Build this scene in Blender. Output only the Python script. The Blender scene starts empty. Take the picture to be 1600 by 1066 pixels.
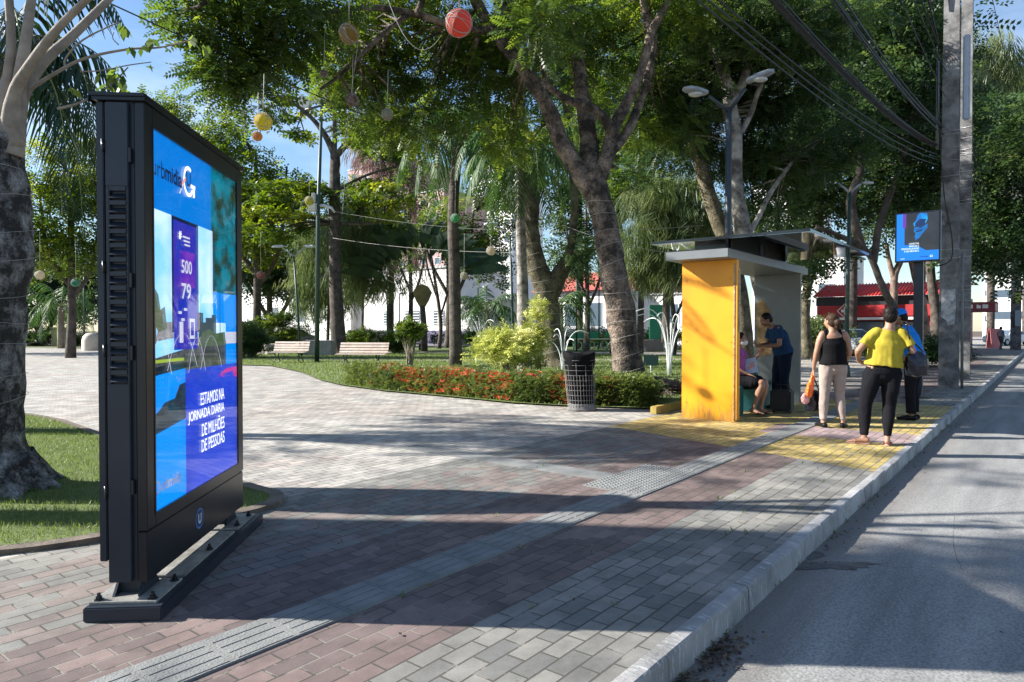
import bpy, bmesh, math, random
import numpy as np
from mathutils import Vector, Matrix, noise
random.seed(7)
rng = np.random.default_rng(11)
S = bpy.context.scene
COL = S.collection
# ---------------------------------------------------------------- camera
F = 1067.0; CAMH = 1.38; PITCH = math.atan(17/F)
cd = bpy.data.cameras.new('camera'); cam = bpy.data.objects.new('camera', cd); COL.objects.link(cam)
cam.location = (0, 0, CAMH); cam.rotation_euler = (math.pi/2 - PITCH, 0, 0)
cd.sensor_width = 36; cd.lens = 24.0; cd.clip_end = 2000; cd.clip_start = 0.05
S.camera = cam
# ---------------------------------------------------------------- sky and sun
SUN_EL = math.radians(30); SUN_AZ = math.radians(176)       # direction towards the sun in the ground plane
w = bpy.data.worlds.new("World"); S.world = w; w.use_nodes = True
nt = w.node_tree; nt.nodes.clear()
wo = nt.nodes.new('ShaderNodeOutputWorld'); bg = nt.nodes.new('ShaderNodeBackground')
sky = nt.nodes.new('ShaderNodeTexSky'); sky.sky_type = 'NISHITA'; sky.sun_disc = False
sky.sun_elevation = SUN_EL; sky.sun_rotation = math.radians(274); sky.air_density = 1.15; sky.dust_density = .35; sky.ozone_density = 4.5
bg.inputs['Strength'].default_value = 0.075
tc = nt.nodes.new('ShaderNodeTexCoord'); mp = nt.nodes.new('ShaderNodeMapping'); mp.inputs['Scale'].default_value = (1.2, 1.2, 4.0)
cn = nt.nodes.new('ShaderNodeTexNoise'); cn.inputs['Scale'].default_value = 2.2; cn.inputs['Detail'].default_value = 7; cn.inputs['Roughness'].default_value = .6
cr = nt.nodes.new('ShaderNodeValToRGB'); cr.color_ramp.elements[0].position = .47; cr.color_ramp.elements[1].position = .75
mx = nt.nodes.new('ShaderNodeMixRGB'); mx.inputs['Color2'].default_value = (8.5, 8.8, 9.2, 1)
mlt = nt.nodes.new('ShaderNodeMath'); mlt.operation = 'MULTIPLY'; mlt.inputs[1].default_value = .3
L = nt.links.new
L(tc.outputs['Generated'], mp.inputs['Vector']); L(mp.outputs['Vector'], cn.inputs['Vector']); L(cn.outputs['Fac'], cr.inputs['Fac'])
L(cr.outputs['Color'], mlt.inputs[0]); L(mlt.outputs[0], mx.inputs['Fac']); L(sky.outputs['Color'], mx.inputs['Color1']); L(mx.outputs['Color'], bg.inputs['Color']); L(bg.outputs['Background'], wo.inputs['Surface'])
sd = bpy.data.lights.new('sun', 'SUN'); sd.energy = 5.0; sd.angle = math.radians(0.55); sd.color = (1.0, .965, .90)
sun = bpy.data.objects.new('sun', sd); COL.objects.link(sun)
tosun = Vector((math.cos(SUN_EL)*math.cos(SUN_AZ), math.cos(SUN_EL)*math.sin(SUN_AZ), math.sin(SUN_EL)))
sun.rotation_euler = tosun.to_track_quat('Z', 'Y').to_euler(); sun.location = (-20, 2, 20)
S.view_settings.view_transform = 'Standard'; S.view_settings.look = 'None'; S.view_settings.exposure = 1.38; S.view_settings.gamma = 1
S.render.engine = 'CYCLES'; S.cycles.max_bounces = 7; S.cycles.transparent_max_bounces = 6; S.cycles.use_denoising = True
# ---------------------------------------------------------------- frames of reference
def P(px, py, Y):
    a, b = (px-800)/F, (533-py)/F
    y = math.cos(PITCH) + math.sin(PITCH)*b; z = -math.sin(PITCH) + math.cos(PITCH)*b
    s = Y/y
    return Vector((a*s, Y, CAMH + z*s))
ANG = math.radians(38.2); SU = Vector((math.sin(ANG), math.cos(ANG), 0)); SV = Vector((-math.cos(ANG), math.sin(ANG), 0))
ROT = math.pi/2 - ANG
def ST(u, v, z=0): return SU*u + SV*v + Vector((0, 0, z))
def G(px, py, z=0):
    a, b = (px-800)/F, (533-py)/F
    y = math.cos(PITCH) + math.sin(PITCH)*b; zz = -math.sin(PITCH) + math.cos(PITCH)*b
    s = (z-CAMH)/zz
    return Vector((a*s, y*s, z))
# ---------------------------------------------------------------- materials
MATS = {}
def node_mat(name):
    m = bpy.data.materials.new(name); m.use_nodes = True; MATS[name] = m
    t = m.node_tree; b = t.nodes['Principled BSDF']
    return m, t, b
def mat(name, c, rough=.6, c2=None, scale=8, bump=0, bscale=40, metal=0, spec=.5, detail=5, lo=.35, hi=.65, coat=0, bdist=.01):
    if name in MATS: return MATS[name]
    m, t, b = node_mat(name); L = t.links.new
    b.inputs['Roughness'].default_value = rough; b.inputs['Metallic'].default_value = metal
    b.inputs['Specular IOR Level'].default_value = spec; b.inputs['Coat Weight'].default_value = coat
    co = t.nodes.new('ShaderNodeTexCoord')
    if c2 is None: c2 = tuple(x*.82 for x in c)
    n = t.nodes.new('ShaderNodeTexNoise'); n.inputs['Scale'].default_value = scale; n.inputs['Detail'].default_value = detail; n.inputs['Roughness'].default_value = .65
    r = t.nodes.new('ShaderNodeValToRGB'); r.color_ramp.elements[0].position = lo; r.color_ramp.elements[1].position = hi
    r.color_ramp.elements[0].color = (*c2, 1); r.color_ramp.elements[1].color = (*c, 1)
    L(co.outputs['Object'], n.inputs['Vector']); L(n.outputs['Fac'], r.inputs['Fac']); L(r.outputs['Color'], b.inputs['Base Color'])
    if bump:
        n2 = t.nodes.new('ShaderNodeTexNoise'); n2.inputs['Scale'].default_value = bscale; n2.inputs['Detail'].default_value = 6
        bp = t.nodes.new('ShaderNodeBump'); bp.inputs['Strength'].default_value = bump; bp.inputs['Distance'].default_value = bdist
        L(co.outputs['Object'], n2.inputs['Vector']); L(n2.outputs['Fac'], bp.inputs['Height']); L(bp.outputs['Normal'], b.inputs['Normal'])
    return m
def emit(name, c, s=.45, rough=.12, c2=None, scale=4, img=None):
    m, t, b = node_mat(name)
    b.inputs['Base Color'].default_value = (.01, .01, .012, 1); b.inputs['Roughness'].default_value = rough
    b.inputs['Emission Color'].default_value = (*c, 1); b.inputs['Emission Strength'].default_value = s
    if c2:
        L = t.links.new
        co = t.nodes.new('ShaderNodeTexCoord'); n = t.nodes.new('ShaderNodeTexNoise'); n.inputs['Scale'].default_value = scale; n.inputs['Detail'].default_value = 6
        r = t.nodes.new('ShaderNodeValToRGB'); r.color_ramp.elements[0].position = .4; r.color_ramp.elements[1].position = .62
        r.color_ramp.elements[0].color = (*c2, 1); r.color_ramp.elements[1].color = (*c, 1)
        L(co.outputs['Object'], n.inputs['Vector']); L(n.outputs['Fac'], r.inputs['Fac']); L(r.outputs['Color'], b.inputs['Emission Color'])
    return m
def leaf_mat(name, dark, mid, light, trans=.38, rough=.45):
    m = bpy.data.materials.new(name); m.use_nodes = True; MATS[name] = m
    t = m.node_tree; t.nodes.clear(); L = t.links.new
    o = t.nodes.new('ShaderNodeOutputMaterial'); a = t.nodes.new('ShaderNodeAttribute'); a.attribute_name = 'var'
    r = t.nodes.new('ShaderNodeValToRGB'); e = r.color_ramp.elements
    e[0].position = 0; e[0].color = (*dark, 1); e[1].position = 1; e[1].color = (*light, 1)
    q = e.new(.55); q.color = (*mid, 1)
    p = t.nodes.new('ShaderNodeBsdfPrincipled'); p.inputs['Roughness'].default_value = rough; p.inputs['Specular IOR Level'].default_value = .4
    tr = t.nodes.new('ShaderNodeBsdfTranslucent'); ms = t.nodes.new('ShaderNodeMixShader'); ms.inputs[0].default_value = trans
    hs = t.nodes.new('ShaderNodeHueSaturation'); hs.inputs['Hue'].default_value = .485; hs.inputs['Saturation'].default_value = 1.1; hs.inputs['Value'].default_value = 1.7
    L(a.outputs['Fac'], r.inputs['Fac']); L(r.outputs['Color'], p.inputs['Base Color']); L(r.outputs['Color'], hs.inputs['Color']); L(hs.outputs['Color'], tr.inputs['Color'])
    L(p.outputs[0], ms.inputs[1]); L(tr.outputs[0], ms.inputs[2]); L(ms.outputs[0], o.inputs['Surface'])
    return m
# ---------------------------------------------------------------- object helpers
def tag(o, label=None, cat=None, group=None, kind=None):
    if label: o['label'] = label
    if cat: o['category'] = cat
    if group: o['group'] = group
    if kind: o['kind'] = kind
    return o
def empty(name, loc, label, cat, group=None, rz=0):
    o = bpy.data.objects.new(name, None); COL.objects.link(o); o.location = loc; o.rotation_euler = (0, 0, rz); o.empty_display_size = .2
    return tag(o, label, cat, group)
class MB:
    def __init__(s): s.v = []; s.f = []; s.m = []; s.sm = []
    def add(s, vs, fs, m=0, smooth=False):
        k = len(s.v); s.v += [Vector(x) for x in vs]; s.f += [tuple(i+k for i in f) for f in fs]; s.m += [m]*len(fs); s.sm += [smooth]*len(fs); return s
    def box(s, c, d, rz=0, m=0, M=None, bev=0):
        c = Vector(c); R = M if M is not None else Matrix.Rotation(rz, 3, 'Z')
        x, y, z = (q/2 for q in d)
        if bev:
            bm = bmesh.new(); bmesh.ops.create_cube(bm, size=1)
            for v in bm.verts: v.co = Vector((v.co.x*d[0], v.co.y*d[1], v.co.z*d[2]))
            bmesh.ops.bevel(bm, geom=list(bm.edges), offset=bev, segments=2, affect='EDGES')
            bm.verts.index_update()
            s.add([R @ v.co + c for v in bm.verts], [[v.index for v in f.verts] for f in bm.faces], m); bm.free(); return s
        vs = [R @ Vector(p) + c for p in ((-x,-y,-z),(x,-y,-z),(x,y,-z),(-x,y,-z),(-x,-y,z),(x,-y,z),(x,y,z),(-x,y,z))]
        return s.add(vs, [(0,3,2,1),(4,5,6,7),(0,1,5,4),(1,2,6,5),(2,3,7,6),(3,0,4,7)], m)
    def tube(s, pts, rad, n=8, m=0, cap=True, jit=0, ell=None):
        pts = [Vector(p) for p in pts]
        if not hasattr(rad, '__len__'): rad = [rad]*len(pts)
        k = len(s.v); up = Vector((0, 0, 1)); prev = None
        for i, p in enumerate(pts):
            t = (pts[min(i+1, len(pts)-1)] - pts[max(i-1, 0)])
            t = t.normalized() if t.length > 1e-9 else Vector((0, 0, 1))
            if prev is None:
                a = t.cross(Vector((0, 1, 0)) if abs(t.y) < .9 else Vector((1, 0, 0))).normalized()
            else:
                a = (prev - t*prev.dot(t)).normalized()
            prev = a; b = t.cross(a)
            for j in range(n):
                th = 2*math.pi*j/n; r = rad[i]
                if jit: 
                    q = p + (a*math.cos(th) + b*math.sin(th))*r
                    r *= 1 + jit*(noise.noise(q*2.3) + .6*noise.noise(q*6.1))
                s.v.append(p + (a*math.cos(th) + b*math.sin(th))*r)
        for i in range(len(pts)-1):
            for j in range(n):
                s.f.append((k+i*n+j, k+i*n+(j+1) % n, k+(i+1)*n+(j+1) % n, k+(i+1)*n+j)); s.m.append(m); s.sm.append(True)
        if cap:
            s.f.append(tuple(k+j for j in range(n))[::-1]); s.m.append(m); s.sm.append(False)
            q = k+(len(pts)-1)*n; s.f.append(tuple(q+j for j in range(n))); s.m.append(m); s.sm.append(False)
        return s
    def lathe(s, c, prof, n=24, m=0, smooth=True):
        c = Vector(c); k = len(s.v)
        for r, z in prof:
            for j in range(n):
                th = 2*math.pi*j/n; s.v.append(c + Vector((r*math.cos(th), r*math.sin(th), z)))
        for i in range(len(prof)-1):
            for j in range(n):
                s.f.append((k+i*n+j, k+i*n+(j+1) % n, k+(i+1)*n+(j+1) % n, k+(i+1)*n+j)); s.m.append(m); s.sm.append(smooth)
        return s
    def ball(s, c, r, n=12, m=0, sc=(1,1,1), M=None, jit=0):
        bm = bmesh.new(); bmesh.ops.create_uvsphere(bm, u_segments=n, v_segments=max(6, n*2//3), radius=1)
        bm.verts.index_update(); c = Vector(c); out = []
        for v in bm.verts:
            q = Vector((v.co.x*sc[0]*r, v.co.y*sc[1]*r, v.co.z*sc[2]*r))
            if jit: q *= 1 + jit*noise.noise(v.co*1.7 + c)
            out.append((M @ q if M is not None else q) + c)
        s.add(out, [[v.index for v in f.verts] for f in bm.faces], m, True); bm.free(); return s
    def quad(s, a, b, c, d, m=0): return s.add([a, b, c, d], [(0, 1, 2, 3)], m)
    def prism(s, poly, z0, z1, m=0, O=None, X=None, Y=None, Z=None):
        O = O or Vector((0,0,0)); X = X or Vector((1,0,0)); Y = Y or Vector((0,1,0)); Z = Z or Vector((0,0,1)); n = len(poly)
        vs = [O+X*p[0]+Y*p[1]+Z*z0 for p in poly] + [O+X*p[0]+Y*p[1]+Z*z1 for p in poly]
        fs = [tuple(range(n))[::-1], tuple(range(n, 2*n))] + [(i, (i+1) % n, n+(i+1) % n, n+i) for i in range(n)]
        return s.add(vs, fs, m)
    def build(s, name, mats, parent=None, loc=None, local=False, rz=0):
        """vertices are in world space unless local; they are re-expressed about the parent or loc"""
        me = bpy.data.meshes.new(name)
        if not isinstance(mats, (list, tuple)): mats = [mats]
        org = Vector((0, 0, 0)); rr = 0
        if parent is not None and not local:
            p = parent; org = Vector((0,0,0))
            chain = []
            while p is not None: chain.append(p); p = p.parent
            top = chain[-1]; org = Vector(top.location); rr = top.rotation_euler.z
        elif loc is not None: org = Vector(loc); rr = rz
        if local: vs = s.v
        else:
            R = Matrix.Rotation(-rr, 3, 'Z'); vs = [R @ (v-org) for v in s.v]
        me.from_pydata([tuple(v) for v in vs], [], s.f)
        for m in mats: me.materials.append(m)
        if s.f:
            me.polygons.foreach_set('material_index', s.m); me.polygons.foreach_set('use_smooth', s.sm)
        me.update()
        o = bpy.data.objects.new(name, me); COL.objects.link(o)
        if parent is not None: o.parent = parent
        elif loc is not None: o.location = loc; o.rotation_euler = (0, 0, rz)
        return o
def copy_tree(o, parent=None):
    c = o.copy(); COL.objects.link(c); c.parent = parent
    for ch in list(o.children): copy_tree(ch, c)
    return c
_tc = {}
def text_geo(body, bold=0.0, ext=0):
    key = (body, bold)
    if key in _tc: return _tc[key]
    c = bpy.data.curves.new('t', 'FONT'); c.body = body; c.size = 1; c.offset = bold; c.resolution_u = 3
    o = bpy.data.objects.new('t', c); COL.objects.link(o); dg = bpy.context.evaluated_depsgraph_get()
    me = bpy.data.meshes.new_from_object(o.evaluated_get(dg))
    vs = np.array([v.co[:2] for v in me.vertices]); fs = [tuple(p.vertices) for p in me.polygons]
    bpy.data.objects.remove(o); bpy.data.curves.remove(c); bpy.data.meshes.remove(me)
    mn = vs.min(0); mxx = vs.max(0); vs = (vs-mn)/(mxx-mn)
    _tc[key] = (vs, fs); return vs, fs
def put_text(mb, body, O, X, Y, w, h, m, bold=0.0):
    """writes body into the box w x h whose lower left corner is O"""
    vs, fs = text_geo(body, bold)
    mb.add([O + X*(a*w) + Y*(b*h) for a, b in vs], fs, m)
# ---------------------------------------------------------------- foliage
def crown_mesh(name, template, pos, dirs, scale, matl, var, upjit=.5, parent=None, kind=None):
    """template (T,4,3): quads of one spray along +x; pos, dirs (N,3)"""
    N = len(pos); T = template.shape[0]
    x = dirs/np.linalg.norm(dirs, axis=1, keepdims=True)
    up = np.tile(np.array([0, 0, 1.0]), (N, 1)) + rng.normal(0, upjit, (N, 3))
    y = np.cross(up, x); y /= np.linalg.norm(y, axis=1, keepdims=True)+1e-9
    z = np.cross(x, y)
    R = np.stack([x, y, z], axis=2)
    V = np.einsum('nij,tkj->ntki', R, template)*scale[:, None, None, None] + pos[:, None, None, :]
    V = V.reshape(-1, 3).astype(np.float32); nq = N*T
    me = bpy.data.meshes.new(name); me.vertices.add(nq*4); me.vertices.foreach_set('co', V.ravel())
    me.loops.add(nq*4); me.loops.foreach_set('vertex_index', np.arange(nq*4, dtype=np.int32))
    me.polygons.add(nq); me.polygons.foreach_set('loop_start', np.arange(0, nq*4, 4, dtype=np.int32))
    try: me.polygons.foreach_set('loop_total', np.full(nq, 4, dtype=np.int32))
    except Exception: pass
    at = me.attributes.new('var', 'FLOAT', 'POINT'); vv = np.repeat(var, T*4) + np.repeat(rng.normal(0, .07, nq), 4)
    at.data.foreach_set('value', np.clip(vv, 0, 1).astype(np.float32))
    me.materials.append(matl); me.update(calc_edges=True)
    o = bpy.data.objects.new(name, me); COL.objects.link(o)
    if parent is not None: o.parent = parent
    return o
def q4(a, b, c, d): return [a, b, c, d]
def leafq(base, d, n, l, w, droop=.0):
    """pointed leaf as one quad (kite)"""
    base = np.array(base, float); d = np.array(d, float); d /= np.linalg.norm(d); n = np.array(n, float)
    s = np.cross(n, d); s /= np.linalg.norm(s)
    return [base, base + d*l*.45 + s*w/2, base + d*l + np.array([0, 0, -droop*l]), base + d*l*.45 - s*w/2]
def tpl_pinnate(np_=7):
    q = []
    for i in range(np_):
        t = (i+1)/np_; bx = np.array([t*.85, 0, -.18*t*t]); l = .26*(1-.45*abs(t-.45)*1.6)
        for sg in (-1, 1):
            q.append(leafq(bx, (.45, sg, -.12), (0, 0, 1), l, .10, .1))
    q.append(leafq((.85, 0, -.18), (1, 0, -.3), (0, 0, 1), .2, .08))
    return np.array(q)
def tpl_broad(n=6, l=.55, w=.3):
    q = []
    for i in range(n):
        th = 2*math.pi*i/n + .3; q.append(leafq((.1*math.cos(th), .1*math.sin(th), 0), (math.cos(th), math.sin(th), -.15+.25*math.sin(i*2.1)), (.2*math.sin(i), .2, 1), l, w, .15))
    return np.array(q)
def tpl_twig(n=7):
    q = []
    for i in range(n):
        t = i/(n-1); sg = 1 if i % 2 else -1
        q.append(leafq((t*.8, 0, -.1*t), (.5, sg*.9, .25*math.sin(i*1.7)), (0, .1*sg, 1), .32, .17, .1))
    return np.array(q)
def tpl_needle(n=12):
    q = []; r = random.Random(3)
    for i in range(n):
        b = np.array([r.uniform(0, .6), r.uniform(-.15, .15), r.uniform(-.1, .1)]); d = np.array([r.uniform(.2, .7), r.uniform(-.35, .35), -.8])
        q.append(leafq(b, d, (0, 1, .1), .55, .028, .0))
    return np.array(q)
PIN, BRO, TWG, NDL = tpl_pinnate(), tpl_broad(), tpl_twig(), tpl_needle()
def cloud(ells, dens, rc=.5, per=30, flat=.55, dropout=0):
    """ells: list of (centre Vector, rx, ry, rz, nclumps); returns clump centres and leaf positions"""
    C = []; 
    for c, rx, ry, rz, n in ells:
        n = int(n*dens)
        d = rng.normal(size=(n, 3)); d /= np.linalg.norm(d, axis=1, keepdims=True)
        r = rng.uniform(.25, 1, (n, 1))**.5
        C.append(np.array(c)[None, :] + d*r*np.array([[rx, ry, rz]]))
    C = np.concatenate(C); cr = rng.uniform(.6, 1.35, len(C))*rc
    d = rng.normal(size=(len(C), per, 3)); d /= np.linalg.norm(d, axis=2, keepdims=True)
    rr = rng.uniform(0, 1, (len(C), per, 1))**.45
    off = d*rr*cr[:, None, None]*np.array([1, 1, flat])
    pos = (C[:, None, :] + off).reshape(-1, 3)
    out = (d + np.array([0, 0, -.15])).reshape(-1, 3) + rng.normal(0, .45, (len(pos), 3))
    out[:, 2] *= .55
    cv = np.repeat(rng.normal(.5, .25, len(C)), per)
    return C, pos, out, cv
def polyline(pts, k=5):
    """Catmull-Rom through pts = [(Vector, r)]"""
    P_ = [pts[0]] + list(pts) + [pts[-1]]; o = []; rr = []
    for i in range(1, len(P_)-2):
        p0, p1, p2, p3 = (P_[j][0] for j in (i-1, i, i+1, i+2))
        for s in range(k):
            t = s/k; o.append(.5*((2*p1) + (p2-p0)*t + (2*p0-5*p1+4*p2-p3)*t*t + (3*p1-p0-3*p2+p3)*t**3)); rr.append(P_[i][1]*(1-t) + P_[i+1][1]*t)
    o.append(P_[-2][0]); rr.append(P_[-2][1]); return o, rr
def pl(Y, *a):
    """limb in picture terms at depth Y: (px, py, width px[, dY])"""
    return [(P(q[0], q[1], Y + (q[3] if len(q) > 3 else 0)), q[2]/2*Y/F) for q in a]
def el(px, py, Y, rx, ry, dep, n): return (P(px, py, Y), rx*Y/F, dep, ry*Y/F, n)
TREES = []
def tree(name, label, base, limbs, ells, tpl, lmat, bark, scale=.35, per=30, rc=.5, dens=1, cat='tree', group=None, flat=.55, twigs=True, jit=.12, n=12, droop=None, upj=.5, sv=.25, limbmats=None, twr=.018):
    r = empty(name, base, label, cat, group); o3 = Vector(base)
    mb = MB(); nodes = []
    for i, lb in enumerate(limbs):
        pts, rr = polyline(lb, 5)
        mb.tube(pts, rr, n=n, jit=jit, m=0); nodes += list(zip(pts, rr))
    if ells:
        C, pos, out, cv = cloud(ells, dens, rc, per, flat)
        if droop is not None: out[:, 2] = -abs(out[:, 2])*droop - .1*droop
        if twigs:
            A = np.array([tuple(p) for p, _ in nodes]); AR = np.array([q for _, q in nodes])
            for c in C:
                d = np.linalg.norm(A-c, axis=1) + AR*4; j = int(d.argmin()); a = Vector(A[j]); cc = Vector(c); ln = (cc-a).length
                if ln > 9: continue
                mid = a.lerp(cc, .5) + Vector((random.uniform(-.1, .1), random.uniform(-.1, .1), .08))*ln
                mb.tube([a, mid, cc], [min(AR[j]*.6, twr*(1+ln*.5)), twr*.9, twr*.4], n=4, cap=False)
        crown_mesh('crown', tpl, pos - np.array(tuple(o3)), out, scale*rng.uniform(1-sv, 1+sv, len(pos)), lmat, cv, upjit=upj, parent=r)
    mb.build('trunk', bark, r)
    TREES.append(r); return r
WIRE = mat('light_wire', (.42, .40, .37), .7)
# ================================================================ SETTING
def paving_mat():
    m, t, b = node_mat('paving'); L = t.links.new; N = t.nodes.new
    b.inputs['Roughness'].default_value = .8; b.inputs['Specular IOR Level'].default_value = .35
    co = N('ShaderNodeTexCoord')
    wz = N('ShaderNodeTexNoise'); wz.inputs['Scale'].default_value = 1.1; wz.inputs['Detail'].default_value = 2
    wm = N('ShaderNodeVectorMath'); wm.operation = 'SCALE'; wm.inputs['Scale'].default_value = .035
    wa = N('ShaderNodeVectorMath'); wa.operation = 'ADD'
    ws = N('ShaderNodeVectorMath'); ws.operation = 'SUBTRACT'; ws.inputs[1].default_value = (.5, .5, .5)
    L(co.outputs['Object'], wz.inputs['Vector']); L(wz.outputs['Color'], ws.inputs[0]); L(ws.outputs[0], wm.inputs[0]); L(wm.outputs[0], wa.inputs[1]); L(co.outputs['Object'], wa.inputs[0])
    br = N('ShaderNodeTexBrick'); br.offset = .5
    br.inputs['Scale'].default_value = 1; br.inputs['Brick Width'].default_value = .205; br.inputs['Row Height'].default_value = .1
    br.inputs['Mortar Size'].default_value = .0055; br.inputs['Mortar Smooth'].default_value = .35; br.inputs['Bias'].default_value = 0
    br.inputs['Color1'].default_value = (0, 0, 0, 1); br.inputs['Color2'].default_value = (1, 1, 1, 1); br.inputs['Mortar'].default_value = (.5, .5, .5, 1)
    L(wa.outputs[0], br.inputs['Vector'])
    sx = N('ShaderNodeSeparateXYZ'); L(co.outputs['Object'], sx.inputs[0])
    def math_(op, a, b_=None):
        q = N('ShaderNodeMath'); q.operation = op
        for i, v in enumerate((a, b_)):
            if v is None: continue
            if isinstance(v, (int, float)): q.inputs[i].default_value = v
            else: L(v, q.inputs[i])
        return q.outputs[0]
    def band(x, a, b_): return math_('MULTIPLY', math_('GREATER_THAN', x, a), math_('LESS_THAN', x, b_))
    def mixc(f, a, b_):
        q = N('ShaderNodeMixRGB'); L(f, q.inputs['Fac'])
        for i, v in ((1, a), (2, b_)):
            if isinstance(v, tuple): q.inputs[i].default_value = (*v, 1)
            else: L(v, q.inputs[i])
        return q.outputs[0]
    def vary(c, k=.25, sh=(1, 1, 1)):
        q = N('ShaderNodeMixRGB'); L(br.outputs['Color'], q.inputs['Fac'])
        q.inputs[1].default_value = (*(x*(1-k) for x in c), 1); q.inputs[2].default_value = (*(min(1, x*(1+k)*y) for x, y in zip(c, sh)), 1); return q.outputs[0]
    u, v = sx.outputs[0], sx.outputs[1]
    bn = N('ShaderNodeTexNoise'); bn.inputs['Scale'].default_value = .45; bn.inputs['Detail'].default_value = 4; L(co.outputs['Object'], bn.inputs['Vector'])
    grey = vary((.225, .222, .206), .24, (1.02, .98, .93)); tan = vary((.42, .40, .368), .2, (1, .97, .94)); red = vary((.178, .136, .127), .26, (1, .95, .92))
    plaza = mixc(math_('MULTIPLY', math_('GREATER_THAN', bn.outputs['Fac'], .52), .6), tan, vary((.39, .35, .318), .2, (1.03, .95, .92)))
    far = mixc(math_('MULTIPLY', math_('GREATER_THAN', u, -.5), math_('LESS_THAN', v, 4.95)), plaza, grey)
    # near the sign the paviours away from the kerb are red and brown
    rb = math_('MULTIPLY', band(v, 2.1, 3.5), math_('LESS_THAN', u, 40))
    c = mixc(rb, far, red)
    mott = math_('MULTIPLY', band(v, 3.5, 4.6), math_('GREATER_THAN', br.outputs['Color'], .45))
    c = mixc(math_('MULTIPLY', mott, .7), c, red)
    ye = vary((.50, .375, .12), .2, (1, .97, .9))
    edge = math_('ADD', 6.98, math_('MULTIPLY', v, .32))
    yz = math_('MULTIPLY', math_('MULTIPLY', math_('GREATER_THAN', u, edge), math_('LESS_THAN', u, 14.6)), band(v, 1.2, 4.95))
    wn = N('ShaderNodeTexNoise'); wn.inputs['Scale'].default_value = 9; wn.inputs['Detail'].default_value = 5; L(co.outputs['Object'], wn.inputs['Vector'])
    wear = N('ShaderNodeMapRange'); wear.inputs[1].default_value = .32; wear.inputs[2].default_value = .5; L(wn.outputs['Fac'], wear.inputs[0])
    yw = math_('MULTIPLY', yz, math_('MAXIMUM', wear.outputs[0], .45))
    c = mixc(yw, c, ye)
    pk = math_('MULTIPLY', band(u, 9.35, 10.35), band(v, 1.2, 3.1))
    c = mixc(pk, c, vary((.36, .26, .25), .15))
    # dirt
    dn = N('ShaderNodeTexNoise'); dn.inputs['Scale'].default_value = 2.3; dn.inputs['Detail'].default_value = 8; dn.inputs['Roughness'].default_value = .7; L(co.outputs['Object'], dn.inputs['Vector'])
    dr = N('ShaderNodeMapRange'); dr.inputs[1].default_value = .35; dr.inputs[2].default_value = .7; dr.inputs[3].default_value = .60; dr.inputs[4].default_value = 1.22; L(dn.outputs['Fac'], dr.inputs[0])
    fg = N('ShaderNodeTexNoise'); fg.inputs['Scale'].default_value = 190; fg.inputs['Detail'].default_value = 3; L(co.outputs['Object'], fg.inputs['Vector'])
    fr = N('ShaderNodeMapRange'); fr.inputs[1].default_value = .3; fr.inputs[2].default_value = .7; fr.inputs[3].default_value = .8; fr.inputs[4].default_value = 1.18; L(fg.outputs['Fac'], fr.inputs[0])
    mul = N('ShaderNodeVectorMath'); mul.operation = 'SCALE'; L(c, mul.inputs[0]); L(math_('MULTIPLY', dr.outputs[0], fr.outputs[0]), mul.inputs['Scale'])
    mo = mixc(math_('MULTIPLY', br.outputs['Fac'], .9), mul.outputs[0], (.075, .068, .058))
    mo2 = mixc(math_('MULTIPLY', math_('MULTIPLY', br.outputs['Fac'], math_('GREATER_THAN', dn.outputs['Fac'], .54)), .8), mo, (.24, .215, .18))
    # crumbs, gum and flecks lying on the paviours
    vo = N('ShaderNodeTexVoronoi'); vo.inputs['Scale'].default_value = 6.5; L(co.outputs['Object'], vo.inputs['Vector'])
    fl = math_('MULTIPLY', math_('LESS_THAN', vo.outputs['Distance'], .06), .5)
    mo3 = mixc(fl, mo2, (.12, .10, .085))
    L(mo3, b.inputs['Base Color'])
    hb = math_('ADD', math_('MULTIPLY', br.outputs['Fac'], -1.0), math_('ADD', math_('MULTIPLY', fg.outputs['Fac'], .16), math_('MULTIPLY', br.outputs['Color'], .35)))
    bp = N('ShaderNodeBump'); bp.inputs['Strength'].default_value = .9; bp.inputs['Distance'].default_value = .006; L(hb, bp.inputs['Height']); L(bp.outputs['Normal'], b.inputs['Normal'])
    return m
PAV = paving_mat()
GR = mat('lawn', (.13, .17, .04), .9, (.08, .11, .025), 1.6, .8, 60, bdist=.02)
SOIL = mat('soil', (.12, .085, .06), .95, (.07, .05, .035), 5, .8, 50)
# one big ground sheet to the horizon
mb = MB(); mb.quad((-700, -300, -.30), (700, -300, -.30), (700, 900, -.30), (-700, 900, -.30))
tag(mb.build('ground', SOIL), kind='structure')
# pavement and plaza: one sheet in the street's own frame, stopping at the kerb
mb = MB(); mb.quad((-30, 1.333, 0), (160, 1.333, 0), (160, 120, 0), (-30, 120, 0))
o = mb.build('pavement', PAV, local=True); o.rotation_euler = (0, 0, ROT); tag(o, kind='structure')
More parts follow.
